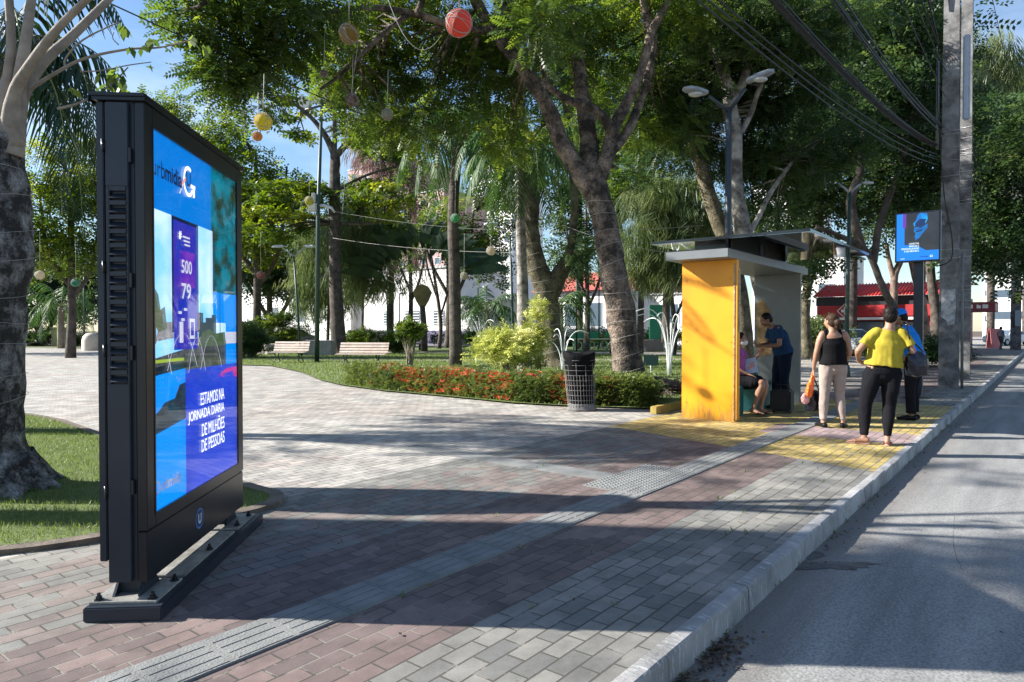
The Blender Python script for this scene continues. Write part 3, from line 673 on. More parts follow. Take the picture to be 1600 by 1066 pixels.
# round badge on the skirt
mb = MB(); bo = BB(.66, -.0028, .285)
def disc(c, r, m, k): mb.add([c + BX*(r*math.cos(t_*math.pi/14)) + Vector((0, 0, r*math.sin(t_*math.pi/14))) + BY*k for t_ in range(28)], [tuple(range(28))], m)
disc(bo, .060, 1, .001); disc(bo, .050, 0, .002); 
for i in range(18):
    A0, A1 = (math.pi + math.pi*j/18 for j in (i, i+1)); f_ = lambda A, R: bo + BY*.003 + BX*(R*math.cos(A)) + Vector((0, 0, R*math.sin(A)-.006))
    mb.quad(f_(A0, .012), f_(A0, .024), f_(A1, .024), f_(A1, .012), 2)
for sg in (-1, 1): mb.quad(bo+BY*.003+BX*(sg*.018-.006)+Vector((0,0,-.007)), bo+BY*.003+BX*(sg*.018+.006)+Vector((0,0,-.007)), bo+BY*.003+BX*(sg*.018+.006)+Vector((0,0,.028)), bo+BY*.003+BX*(sg*.018-.006)+Vector((0,0,.028)), 2)
mb.build('badge', [mat('badge_navy', (.02, .04, .12), .4), mat('badge_ring', (.05, .22, .55), .4), mat('badge_white', (.7, .75, .8), .4)], bill)
# ================================================================ BUS SHELTER
def yellow_mat():
    m, t, b_ = node_mat('yellow_panel'); L = t.links.new; N = t.nodes.new; b_.inputs['Roughness'].default_value = .42
    co = N('ShaderNodeTexCoord'); n1 = N('ShaderNodeTexNoise'); n1.inputs['Scale'].default_value = 1.4; n1.inputs['Detail'].default_value = 8; L(co.outputs['Object'], n1.inputs['Vector'])
    r = N('ShaderNodeValToRGB'); r.color_ramp.elements[0].position = .35; r.color_ramp.elements[1].position = .65; r.color_ramp.elements[0].color = (.70, .27, .006, 1); r.color_ramp.elements[1].color = (.84, .345, .006, 1); L(n1.outputs['Fac'], r.inputs['Fac'])
    mp = N('ShaderNodeMapping'); mp.inputs['Scale'].default_value = (9, 9, 1.2); L(co.outputs['Object'], mp.inputs['Vector']); n2 = N('ShaderNodeTexNoise'); n2.inputs['Scale'].default_value = 3; n2.inputs['Detail'].default_value = 10; n2.inputs['Roughness'].default_value = .8; L(mp.outputs[0], n2.inputs['Vector'])
    s = N('ShaderNodeSeparateXYZ'); L(co.outputs['Object'], s.inputs[0]); z = N('ShaderNodeMapRange'); z.inputs[1].default_value = .0; z.inputs[2].default_value = .45; z.inputs[3].default_value = .22; z.inputs[4].default_value = 0; L(s.outputs[2], z.inputs[0])
    ad = N('ShaderNodeMath'); ad.operation = 'ADD'; L(n2.outputs['Fac'], ad.inputs[0]); L(z.outputs[0], ad.inputs[1]); g = N('ShaderNodeMapRange'); g.inputs[1].default_value = .60; g.inputs[2].default_value = .78; g.inputs[4].default_value = .75; L(ad.outputs[0], g.inputs[0])
    mi = N('ShaderNodeMixRGB'); L(g.outputs[0], mi.inputs[0]); L(r.outputs['Color'], mi.inputs[1]); mi.inputs[2].default_value = (.20, .12, .05, 1); L(mi.outputs[0], b_.inputs['Base Color']); return m
YEL = yellow_mat()
GREYP = mat('grey_cladding', (.16, .17, .18), .35, (.13, .14, .145), 2)
def dark_panel():
    m, t, b = node_mat('grey_end_panel'); L = t.links.new; b.inputs['Base Color'].default_value = (.17, .185, .19, 1); b.inputs['Roughness'].default_value = .3; return m
ENDP = mat('grey_end_panel', (.17, .185, .18), .45, (.14, .155, .15), 2)
mir, mt_, mb_ = node_mat('mirror_underside'); mb_.inputs['Base Color'].default_value = (.20, .215, .215, 1); mb_.inputs['Metallic'].default_value = 1; mb_.inputs['Roughness'].default_value = .03
GLB = mat('gloss_black', (.012, .013, .015), .12)
TEAL = mat('teal_paint', (.01, .16, .17), .4, (.01, .12, .13), 4)
def sbox(mb, u0, u1, v0, v1, z0, z1, m=0, bev=0):
    mb.box(ST((u0+u1)/2, (v0+v1)/2, (z0+z1)/2), (u1-u0, v1-v0, z1-z0), M=Matrix.Rotation(ROT, 3, 'Z'), m=m, bev=bev); return mb
sh = empty('bus_shelter', ST(11.9, 4.15, 0), 'bus shelter with a bright yellow end panel and a glossy dark floating roof', 'bus shelter', rz=ROT)
mb = MB(); sbox(mb, 10.10, 10.20, 3.68, 4.545, 0, 2.44, bev=.004); sbox(mb, 10.09, 10.21, 3.665, 3.6795, 0.03, 2.30); mb.build('yellow_panel', YEL, sh)
mb = MB(); sbox(mb, 10.085, 10.099, 3.70, 3.715, .02, 2.38, bev=0); sbox(mb, 10.15, 10.205, 3.655, 3.664, 1.35, 2.28, bev=0); mb.build('edge_trim', mat('trim_metal', (.45, .42, .38), .5, (.2, .12, .06), 18, metal=.3), sh)
for z_ in (.25, 1.2, 2.15):
    for v_ in (3.76, 4.47): MB().lathe(ST(10.096, v_, z_), [(0, 0), (.011, 0), (.011, .003), (0, .0035)], 8).build('screw', BLK2, sh)
mb = MB(); sbox(mb, 13.5, 13.58, 3.70, 4.56, 0, 2.44, bev=.003); o = mb.build('end_panel', ENDP, sh)
mb = MB(); mb.add([ST(13.493, 4.50, .95), ST(13.493, 4.36, .86), ST(13.49, 4.22, .92), ST(13.493, 4.19, 1.4), ST(13.488, 4.26, 1.75), ST(13.493, 4.40, 1.98), ST(13.493, 4.52, 1.9)], [tuple(range(7))]); mb.build('paper_notice', mat('notice_paper', (.34, .22, .10), .9, (.22, .14, .06), 14, .4, 60), o)
mb = MB(); sbox(mb, 9.70, 13.85, 3.66, 4.63, 2.442, 2.567, bev=.003); mb.build('fascia', GREYP, sh)
mb = MB(); sbox(mb, 9.95, 13.85, 2.60, 5.0, 2.745, 2.785, bev=.003); rf = mb.build('roof', GLB, sh)
mb = MB(); sbox(mb, 9.952, 13.848, 2.602, 4.998, 2.738, 2.7445); mb.build('roof_soffit', mir, rf)
mb = MB(); sbox(mb, 9.74, 13.82, 3.70, 4.60, 2.5695, 2.59); mb.build('soffit_darkener', GLB, sh)  # added black sheet on the fascia, darkens what the soffit mirrors
for u_ in (10.3, 11.9, 13.3):
    mb = MB(); sbox(mb, u_-.06, u_+.06, 3.9, 4.4, 2.5915, 2.7375, bev=.002); mb.build('roof_spacer', GLB, sh)
mb = MB(); mb.tube([ST(11.4, 4.56, 0), ST(11.4, 4.56, 2.442)], .03, 10); mb.build('post', GLB, sh)
mb = MB(); sbox(mb, 10.75, 12.6, 3.86, 4.30, .41, .47, bev=.01); bn = mb.build('bench', TEAL, sh)
for u0, u1 in ((10.85, 11.05), (11.62, 12.5)):
    mb = MB(); sbox(mb, u0, u1, 3.90, 4.26, 0, .41, bev=.005); mb.build('bench_support', TEAL, bn)
mb = MB(); sbox(mb, 10.2, 12.4, 5.02, 5.14, 0, .13, bev=.01); tag(mb.build('planter_kerb', mat('kerb_yellow', (.40, .29, .06), .8, (.25, .18, .05), 6), loc=ST(11.3, 5.08, 0)), 'low yellow-painted kerb beside the foot of the yellow shelter panel', 'kerb')

# ================================================================ UTILITY POLES AND CABLES
CONC = mat('pole_concrete', (.22, .215, .21), .9, (.042, .04, .04), 2.4, .8, 30, detail=10, lo=.35, hi=.62)
def upole(c, w0, w1, h, label, flange=True):
    c = Vector(c); r = empty('utility_pole', c, label, 'utility pole', rz=ROT); mb = MB(); N_ = 24; prof = lambda w_: [(-w_*.5, -w_*.36), (w_*.5, -w_*.36), (w_*.5, -w_*.20), (w_*.36, -w_*.10), (w_*.36, w_*.10), (w_*.5, w_*.20), (w_*.5, w_*.36), (-w_*.5, w_*.36), (-w_*.5, w_*.20), (-w_*.36, w_*.10), (-w_*.36, -w_*.10), (-w_*.5, -w_*.20)]
    k0 = len(mb.v)
    for i in range(N_+1):
        w_ = w0 + (w1-w0)*i/N_
        for y_, x_ in prof(w_): mb.v.append(c + SU*x_*1.0 + SV*y_ + Vector((0, 0, -.05 + (h+.05)*i/N_)) + Vector((noise.noise(Vector((i, x_*9, y_*9)))*.006, 0, 0)))
    for i in range(N_):
        for j in range(12): mb.f.append((k0+i*12+j, k0+i*12+(j+1) % 12, k0+(i+1)*12+(j+1) % 12, k0+(i+1)*12+j)); mb.m.append(0); mb.sm.append(False)
    mb.f.append(tuple(k0+N_*12+j for j in range(12))); mb.m.append(0); mb.sm.append(False)
    mb.build('shaft', CONC, r)
    return r
p1 = G(1482, 606); p1b = G(1506, 593)
up1 = upole(p1, .40, .31, 9.9, 'massive concrete utility pole with grey flaking posters, nearest the kerb edge')
up2 = upole(p1b, .30, .26, 11.5, 'second darker concrete utility pole bound with wires, close behind the first')
def band_(mb, c, w_, d_, z, r_=.006):
    P4 = [c + SU*sx*d_ + SV*sy*w_ + Vector((0, 0, z + random.uniform(-.02, .02))) for sx, sy in ((-1, -1), (-1, 1), (1, 1), (1, -1), (-1, -1))]; mb.tube(P4, r_, n=5, cap=False)
GALV = mat('wire_galv', (.6, .6, .6), .4, metal=.5)
for z in (6.1, 6.02, 5.7, 5.4, 5.05, 3.3, 3.1): mb = MB(); band_(mb, p1, .19, .14, z, .005); mb.build('wire_band', GALV, up1)
for z in (7.0, 6.7, 6.4, 6.3, 6.25, 6.0, 5.8, 5.6, 5.55, 5.3, 5.0, 4.9, 3.6, 3.45, 2.6, 2.5, 2.2, 2.0): mb = MB(); band_(mb, p1b, .155, .115, z, .005); mb.build('wire_band', GALV, up2)
mb = MB(); mb.add([p1 + SU*(-.150) + SV*y_ + Vector((0, 0, z)) for y_, z in ((-.12, 1.52), (-.15, 1.95), (-.14, 2.36), (.04, 2.33), (.14, 2.38), (.15, 1.7), (.05, 1.62), (.0, 1.50))], [tuple(range(8))]); mb.build('poster', mat('old_poster', (.52, .52, .52), .9, (.20, .20, .19), 7, .4, 50), up1)
mb = MB(); mb.tube([p1 + SU*(-.10) + SV*(-.28) + Vector((0, 0, 0)), p1 + SU*(-.10) + SV*(-.265) + Vector((0, 0, 3.2))], .03, 8); mb.build('conduit', mat('conduit_grey', (.16, .16, .16), .5), up1); mb = MB(); mb.tube([p1 + SU*(-.13) + SV*(.26) + Vector((0, 0, 5.7)), p1 + SU*(-.13) + SV*(.26) + Vector((0, 0, 7.8))], .035, 8); mb.build('conduit', MATS['conduit_grey'], up1)
mb = MB(); sbox(mb, 0, .12, 0, .15, 0, 2.0, bev=.03); off = p1 + SV*(-.37) + SU*(.02) + Vector((0, 0, 6.35)) - ST(0, 0, 0); mb.v = [v + off for v in mb.v]; mb.build('antenna_panel', mat('antenna_white', (.38, .42, .48), .4), up1)
mb = MB(); mb.box(p1 + SU*.1 + SV*(-.05) + Vector((0, 0, 9.75)), (.7, 1.0, .34), M=Matrix.Rotation(ROT, 3, 'Z'), bev=.04); mb.tube([p1 + SU*-.35 + SV*.35 + Vector((0, 0, 9.55)), p1 + SU*-.35 + SV*.35 + Vector((0, 0, 9.15))], [.05, .03], 10); mb.build('crossarm_box', mat('rusty_box', (.12, .09, .09), .7, (.06, .05, .05), 5), up1)
mb = MB(); q = [p1 + SU*-.2 + SV*.27 + Vector((0, 0, 8.2)), p1 + SU*-.26 + SV*.24 + Vector((0, 0, 6.6)), p1 + SU*-.26 + SV*.10 + Vector((0, 0, 4.6)), p1 + SU*-.26 + SV*-.06 + Vector((0, 0, 3.6)), p1 + SU*-.24 + SV*-.05 + Vector((0, 0, 3.05)), p1 + SU*-.22 + SV*.24 + Vector((0, 0, 2.9))]
qq, _ = polyline([(a, .014) for a in q], 6); mb.tube(qq, .014, 6); CBL = mat('cable_black', (.008, .009, .011), .6); mb.build('hanging_cable', CBL, up1)
# cables strung along the kerb from the pole to the one behind the camera
gcab = 'cables strung from the utility poles'
def cable(a, b, sag, rad, label, n=26, m=None):
    a, b = Vector(a), Vector(b); pts = [a.lerp(b, i/n) - Vector((0, 0, sag*4*(i/n)*(1-i/n))) for i in range(n+1)]; mb = MB(); mb.tube(pts, rad, n=6)
    return tag(mb.build('overhead_cable', m or CBL, loc=a), label, 'cable', gcab)
r_ = random.Random(9)
A0 = p1 + SU*-.2
far = lambda v, z: ST(-16, v, z)
CL = 'dark overhead cable running from the utility poles up and over the street'
for i in range(7): cable(A0 + SV*(.2+.03*i) + Vector((0, 0, 5.75 + .05*r_.random())), far(2.25+.07*i, 6.7+.12*i + .1*r_.random()), 1.55 + .1*r_.random(), .015 if i in (2, 3) else .009, CL)
for i in range(7): cable(A0 + SV*(.1+.02*i) + Vector((0, 0, 6.0 + .25*r_.random())), far(1.6+.08*i, 7.0+.12*i + .1*r_.random()), 1.45 + .15*r_.random(), .013 if i in (1, 2, 5) else .008, CL)
for i in range(3): cable(A0 + SV*(.2) + Vector((0, 0, 5.3 + .12*i)), far(2.9+.12*i, 6.4+.15*i), 1.6, .009, CL)
for i in range(2): cable(A0 + SV*.1 + Vector((0, 0, 6.9+.6*i)), far(1.4+.1*i, 8.6+.3*i), 1.1, .009, CL)
cable(A0 + SV*.25 + Vector((0, 0, 8.2)), ST(3.0, 1.9, 11.0), .2, .022, 'thick black cable leaving the top of the nearer utility pole')
cable(A0 + SV*.25 + Vector((0, 0, 8.15)), ST(8.0, 2.6, 10.6), .3, .016, 'looped black cable beside the thick cable at the pole top')
for i in range(3): cable(p1b + Vector((0, 0, 6.2+.4*i)), ST(46, 2.0, 7.0+.4*i), .8, .014, 'dark overhead cable running on from the poles along the kerb')
cable(P(1608, 250, 30), P(1545, -30, 12), .1, .006, 'thin wire crossing the patch of sky at the top right', m=CBL)
cable(P(-10, -80, 9), P(700, 230, 19), .12, .012, 'black wire crossing the sky above the billboard from the old trunk')
def up_far():
    c = G(1586, 546.5); return c
pf = G(1587, 547); o = upole(pf, .62, .5, 13, 'distant concrete utility pole with a small yellow notice, on the far pavement')
MB().box(pf + Vector((-.15, -.38, 3.6)), (.4, .02, .7)).build('notice', mat('notice_olive', (.3, .3, .05), .8), o); MB().box(pf + Vector((-.15, -.38, 2.2)), (.4, .02, 1.1)).build('notice', mat('notice_grey', (.25, .28, .3), .8), o)

# ================================================================ SECOND SCREEN ON A POST
bp_ = G(1434, 621); sc2 = empty('digital_screen', bp_, 'small square LED screen showing a blue face, on a dark post by the utility pole', 'screen', rz=ROT)
mb = MB(); mb.box(bp_ + Vector((0, 0, 1.42)), (.12, .17, 2.84), M=Matrix.Rotation(ROT, 3, 'Z'), bev=.006); mb.build('post', BLK, sc2)
mb = MB(); mb.box(bp_ + Vector((0, 0, .012)), (.5, .45, .024), M=Matrix.Rotation(ROT, 3, 'Z'))
for s in (-1, 1): mb.prism([(-.22, .024), (.0, .024), (.0, .22)], -.008+s*.08, .008+s*.08, O=bp_ - SU*.065, X=SU, Y=Vector((0, 0, 1)), Z=SV)
mb.build('foot_plate', BLK, sc2)
CS = bp_ - SU*.17 + Vector((0, 0, 3.27)); W2, H2 = .74, .95
def c2(s, t, lay=0): return CS + SV*(W2*(.5-s)) + Vector((0, 0, H2*(.5-t))) - SU*(.062 + lay*.0012)
mb = MB(); mb.box(CS, (.12, W2+.06, H2+.06), M=Matrix.Rotation(ROT, 3, 'Z'), bev=.008); mb.build('housing', BLK, sc2)
mb = MB(); LN2 = []; K2 = {}
def km(k, c, s, **kw): K2[k] = len(LN2); LN2.append(led('led2_'+k, c, s, **kw))
km('blue', (.0, .22, .95), .5); km('dark', (.018, .016, .022), .5, c2=(.03, .03, .035), scale=3); km('cyan', (.0, .38, .85), .5, c2=(.0, .16, .6), scale=7); km('mid', (.0, .10, .38), .5, c2=(.0, .2, .6), scale=9); km('purple', (.16, .03, .42), .5); km('white', (.7, .85, 1), .6); km('navy', (.0, .02, .12), .5)
def p2(k, pts, lay): mb.add([c2(s, t, lay) for s, t in pts], [tuple(range(len(pts)))], K2[k])
p2('blue', [(0, 1), (1, 1), (1, 0), (0, 0)], 1); p2('dark', [(.19, .67), (.35, .67), (.55, .72), (.70, .80), (1, .80), (1, 0), (.19, 0)], 2)
p2('purple', [(.15, .30), (.23, .30), (.23, 0), (.15, 0)], 3)
p2('cyan', [(.42, .28), (.40, .22), (.46, .16), (.50, .05), (.56, 0), (.72, .02), (.74, .14), (.70, .22), (.62, .26), (.52, .24), (.46, .28)], 3)
p2('navy', [(.44, .22), (.56, .13), (.70, .14), (.66, .28), (.56, .32), (.50, .27), (.45, .30)], 5)
p2('mid', [(.42, .30), (.50, .30), (.60, .30), (.74, .24), (.73, .34), (.62, .44), (.56, .52), (.46, .58), (.43, .50), (.46, .43), (.41, .38)], 4); p2('navy', [(.46, .38), (.62, .36), (.60, .39), (.47, .41)], 6)
for i, (s0, tx) in enumerate(((.30, 'CONECTAR'), (.31, 'MARCAS E'), (.12, 'PERSONALIDADES'), (.19, 'E SEU MUNDO'))): put_text(mb, tx, c2(s0, .665+i*.052, 7), -SV, Vector((0, 0, 1)), (.54-s0)*W2, .035, K2['white'], .02)
put_text(mb, 'urbmidia', c2(.56, .945, 7), -SV, Vector((0, 0, 1)), .2*W2, .03, K2['navy'], .02); put_text(mb, 'Ü', c2(.80, .95, 7), -SV, Vector((0, 0, 1)), .045, .045, K2['white'], .04); p2('white', [(.10, .965), (.20, .965), (.20, .955), (.10, .955)], 6)
mb.build('screen', LN2, sc2)

# ================================================================ LAMPS AND MASTS
GRN = mat('mast_green', (.035, .07, .055), .5, (.02, .045, .035), 5); POLEK = mat('lamp_pole', (.03, .04, .05), .4); HEADW = mat('lamp_head', (.62, .64, .64), .35, (.45, .47, .48), 6)
def head(mb, c, d, l=.55, w_=.26, h=.10):
    d = Vector(d).normalized(); z = Vector((0, 0, 1)); s = d.cross(z).normalized(); n_ = d.cross(s)*-1
    pr = [(-.5, .35), (-.42, .8), (0, 1), (.3, .9), (.5, .5)]
    for i in range(len(pr)-1):
        (a, ra), (b_, rb) = pr[i], pr[i+1]; ring_ = lambda t, r__: [c + d*(t*l) + s*(math.cos(x)*w_*.5*r__) + n_*(math.sin(x)*h*.5*r__*(1 if math.sin(x) > 0 else .5)) for x in [k_*math.pi/6 for k_ in range(12)]]
        R0, R1 = ring_(a, ra), ring_(b_, rb); k = len(mb.v); mb.v += R0+R1
        for j in range(12): mb.f.append((k+j, k+(j+1) % 12, k+12+(j+1) % 12, k+12+j)); mb.m.append(0); mb.sm.append(True)
        if i == 0: mb.f.append(tuple(k+j for j in range(12))); mb.m.append(0); mb.sm.append(False)
        if i == len(pr)-2: mb.f.append(tuple(k+12+j for j in range(12))); mb.m.append(0); mb.sm.append(False)
    return mb
# shelter lamp: a pole with two tilted street-light heads
Y = 13.2; b = P(1137, 520, Y); b.z = 0; topz = P(1137, 168, Y).z
la = empty('street_lamp', b, 'tall dark lamp post with two grey street-light heads rising behind the bus shelter', 'street lamp')
mb = MB(); mb.tube([b, b+Vector((0, 0, topz*.6)), Vector((b.x, b.y, topz))], [.075, .065, .055], 14); mb.build('pole', POLEK, la)
for e, hd_, dd_ in (((1108, 150), (1087, 143), (-1, -.4, .05)), ((1165, 138), (1188, 120), (1, -.5, .28))):
    mb = MB(); mb.tube([Vector((b.x, b.y, topz-.08)), P(e[0], e[1], Y-.2)], [.04, .03], 8); ar_ = mb.build('arm', POLEK, la); mb = MB(); head(mb, P(hd_[0], hd_[1], Y-.3), dd_, .52, .26, .17); mb.build('lamp_head', mat('lamp_head_grey', (.30, .32, .33), .35, (.2, .21, .22), 6) if 'lamp_head_grey' not in MATS else MATS['lamp_head_grey'], ar_)
    mb = MB(); mb.ball(P(hd_[0], hd_[1], Y-.3) - Vector((0, 0, .05)), .1, 10, sc=(1.4, 1, .5)); mb.build('lens', mat('lamp_lens', (.5, .5, .48), .15) if 'lamp_lens' not in MATS else MATS['lamp_lens'], ar_)
# park lamps, double arms
def parklamp(px_, py_, bx, Y_, label, sp=1.0, group='double-armed park lamps', hh=None):
    b = P(bx, 540, Y_); b.z = 0; tp = P(px_, py_, Y_); r = empty('park_lamp', b, label, 'street lamp', group)
    mb = MB(); mb.tube([b, b.lerp(tp, .5), tp], [.07, .055, .045], 10); mb.lathe(b, [(.0, .0), (.12, 0), (.12, .3), (.08, .35)], 12); mb.build('pole', GRN, r)
    for s in (-1, 1):
        e = tp + Vector((s*.62*sp, 0, .45*sp)); mb = MB(); mb.tube([tp - Vector((0, 0, .05)), tp + Vector((s*.3*sp, 0, .22*sp)), e], .032, 8); a_ = mb.build('arm', MATS['arm_grey'] if 'arm_grey' in MATS else mat('arm_grey', (.4, .42, .42), .5), r)
        mb = MB(); head(mb, e + Vector((s*.22, 0, .03)), (s, -.15, -.05), .6*sp, .3*sp, .22*sp); mb.build('lamp_head', HEADW, a_)
    return r
parklamp(459, 400, 470, 36, 'double-armed lamp on a leaning green pole behind the left bench')
parklamp(797, 368, 803, 30, 'double-armed lamp just left of the slender palm trunk')
parklamp(966, 468, 967, 70, 'small distant double-armed lamp before the white wall', .8, None)
parklamp(1040, 420, 1040, 46, 'distant double-armed lamp beside the yellow shelter panel', .8, None)
parklamp(1328, 300, 1322, 20, 'dark lamp pole showing above the shelter roof, right of the pale trunk', .5, None)
def plainpole(px_, Y_, topy, label, rad=.06):
    b = P(px_, 540, Y_); b.z = 0; r = empty('lamp_pole', b, label, 'pole'); mb = MB(); mb.tube([b, P(px_, topy, Y_)], [rad, rad*.8], 8); mb.build('pole', GRN, r); mb = MB(); head(mb, P(px_, topy, Y_)+Vector((.3, 0, .05)), (1, 0, .1), .6, .3, .2); mb.build('lamp_head', HEADW, r); return r
plainpole(901, 44, 400, 'thin green pole between the sawn-off stub and the central trunk'); plainpole(936, 52, 410, 'thin distant pole just left of the central trunk'); plainpole(131, 50, 400, 'thin dark pole at the left beside the green hanging ball')
plainpole(605, 50, 385, 'thin pole carrying a floodlight before the white wall'); plainpole(624, 56, 460, 'short thin lamp pole before the white wall'); plainpole(747, 60, 450, 'distant pole left of the short young palm')
# tall floodlight mast
Ym = 29; b = P(495, 566, Ym); b.z = 0; tp = P(503, 158, Ym)
fm = empty('floodlight_mast', b, 'tall green floodlight mast standing between the two slatted benches', 'floodlight')
mb = MB(); mb.tube([b, P(497, 330, Ym), tp], [.11, .085, .06], 12); mb.build('pole', GRN, fm)
mb = MB(); mb.tube([P(477, 172, Ym), P(502, 165, Ym), P(523, 153, Ym)], .05, 8); mb.build('crossbar', POLEK, fm)
for px_, py_, ry in ((476, 160, .5), (493, 152, .4), (508, 148, -.3)):
    mb = MB(); mb.box(P(px_, py_, Ym), (.5, .16, .42), M=Matrix.Rotation(ry, 3, 'Y') @ Matrix.Rotation(.5, 3, 'X'), bev=.02); f_ = mb.build('floodlight', HEADW, fm)
mb = MB(); mb.box(P(490, 325, Ym)-Vector((0, .12, 0)), (.34, .3, .34), bev=.02); mb.build('junction_box', mat('box_cream', (.62, .60, .52), .6), fm)
mb = MB(); mb.box(P(491, 309, Ym)-Vector((0, .1, 0)), (.16, .16, .36), bev=.02); mb.build('sensor_box', MATS['box_cream'], fm)
mb = MB(); mb.tube([P(496, 322, Ym), P(506, 321, Ym), P(518, 325, Ym), P(523, 332, Ym)], [.05, .07, .06, .04], 8); mb.build('side_arm', HEADW, fm)
# string of lights across the park
for a, b_, sg, lb in (((520, 330, 29), (1100, 352, 24), 1.0, 'pale string-light wire crossing the park behind the trees'), ((820, 395, 23), (520, 372, 30), .3, 'lower pale wire strung between the palm trunk and the mast'), ((880, 352, 22), (1105, 400, 20), .4, 'pale wire strung from the mossy tree towards the shelter')):
    A_, B_ = P(*a), P(*b_); pts = [A_.lerp(B_, i/20) - Vector((0, 0, sg*4*(i/20)*(1-i/20)*.5)) for i in range(21)]; mb = MB(); mb.tube(pts, .006, n=5); tag(mb.build('light_wire', WIRE, loc=A_), lb, 'wire', 'string-light wires')

# ================================================================ HANGING BALLS
def hball(px_, py_, rpx, Y_, col, label, group='round ornaments hanging from the trees', up=60, mesh=True):
    c = P(px_, py_, Y_); R = rpx*Y_/F; key = 'ball_'+col
    if key not in MATS:
        cc = {'coral': (.62, .13, .08), 'ochre': (.45, .30, .06), 'yellow': (.95, .60, .02), 'orange': (.95, .36, .02), 'beige': (.45, .43, .30), 'brown': (.30, .18, .13), 'green': (.10, .42, .20), 'cream': (.70, .58, .45), 'teal': (.03, .28, .18), 'red': (.45, .08, .05), 'olive': (.48, .46, .08)}[col]
        m, t, b_ = node_mat(key); L = t.links.new; N = t.nodes.new
        b_.inputs['Roughness'].default_value = .6; b_.inputs['Base Color'].default_value = (*cc, 1)
        wv = N('ShaderNodeTexWave'); wv.inputs['Scale'].default_value = 14; wv.inputs['Distortion'].default_value = 12; wv.inputs['Detail'].default_value = 3; co = N('ShaderNodeTexCoord')
        L(co.outputs['Generated'], wv.inputs['Vector']); cr_ = N('ShaderNodeValToRGB'); cr_.color_ramp.elements[0].color = (*(x*.55 for x in cc), 1); cr_.color_ramp.elements[1].color = (*cc, 1); L(wv.outputs['Fac'], cr_.inputs['Fac']); L(cr_.outputs['Color'], b_.inputs['Base Color'])
        bm_ = N('ShaderNodeBump'); bm_.inputs['Strength'].default_value = .8; bm_.inputs['Distance'].default_value = .02; L(wv.outputs['Fac'], bm_.inputs['Height']); L(bm_.outputs['Normal'], b_.inputs['Normal'])
        tr = N('ShaderNodeBsdfTranslucent'); tr.inputs['Color'].default_value = (*(min(1, x*1.6) for x in cc), 1); ms = N('ShaderNodeMixShader'); ms.inputs[0].default_value = .4; out_ = t.nodes['Material Output']
        L(b_.outputs[0], ms.inputs[1]); L(tr.outputs[0], ms.inputs[2]); L(ms.outputs[0], out_.inputs['Surface'])
    r = empty('hanging_ball', c, label, 'ornament', group); mb = MB(); mb.ball(c, R, 24, jit=.03); mb.build('ball', MATS[key], r)
    mb = MB()
    for i in range(9):
        ax_ = Vector((random.gauss(0, 1), random.gauss(0, 1), random.gauss(0, 1))).normalized(); a_ = ax_.orthogonal().normalized(); b2 = ax_.cross(a_)
        mb.tube([c + (a_*math.cos(2*math.pi*j/20) + b2*math.sin(2*math.pi*j/20))*R*1.03 for j in range(21)], R*.02, n=4, cap=False)
    mb.build('wrapping_thread', WIRE, r)
    mb = MB(); mb.tube([c + Vector((0, 0, R)), c + Vector((.02, 0, R+up*Y_/F))], .006, n=4); mb.build('string', WIRE, r); return r
hball(717, 36, 20.5, 9.8, 'coral', 'large coral-red woven ball hanging highest near the top centre')
hball(545, 53, 15.5, 11.5, 'ochre', 'ochre woven ball hanging left of the large coral one')
hball(411, 190, 13.5, 10.5, 'yellow', 'glowing yellow ball hanging just above the small orange one')
hball(402, 213, 7.5, 11, 'orange', 'small orange ball hanging just under the yellow one')
hball(605, 179, 9, 12.5, 'beige', 'beige woven ball hanging in the middle of the leaves'); hball(550, 156, 10, 12.4, 'brown', 'brown flattened ball hanging below the ochre one')
hball(506, 115, 6, 12.3, 'brown', 'small brown ball hanging above the floodlights'); hball(711, 341, 7, 23, 'green', 'pale green ball hanging in front of the palm trunk')
hball(483, 314, 7, 28, 'olive', 'small yellow-green ball hanging beside the mast box'); hball(62, 430, 7, 30, 'cream', 'cream ball hanging just right of the old trunk'); hball(118, 442, 6.5, 30, 'teal', 'teal ball hanging left of the billboard')
hball(407, 430, 6, 32, 'red', 'red ball hanging right of the billboard'); hball(767, 392, 7, 26, 'cream', 'cream ball hanging left of the park lamp by the palm'); hball(725, 431, 6, 30, 'beige', 'pale ball hanging low right of the thick palm trunk')
for a, b_, k_ in (((545, -40, 10.5), (545, 38, 11.5), .0), ((560, 60, 12), (530, 270, 15), .1), ((600, -20, 10), (690, 55, 9.9), .5), ((545, 185, 18), (535, 330, 20), .1)):
    A_, B_ = P(*a), P(*b_); mb = MB(); mb.tube([A_.lerp(B_, i/10) - Vector((0, 0, k_*4*(i/10)*(1-i/10))) for i in range(11)], .004, n=4); tag(mb.build('light_wire', WIRE, loc=A_), 'thin pale wire of tiny lights dangling from the tree beside the hanging balls', 'wire', 'dangling light wires')

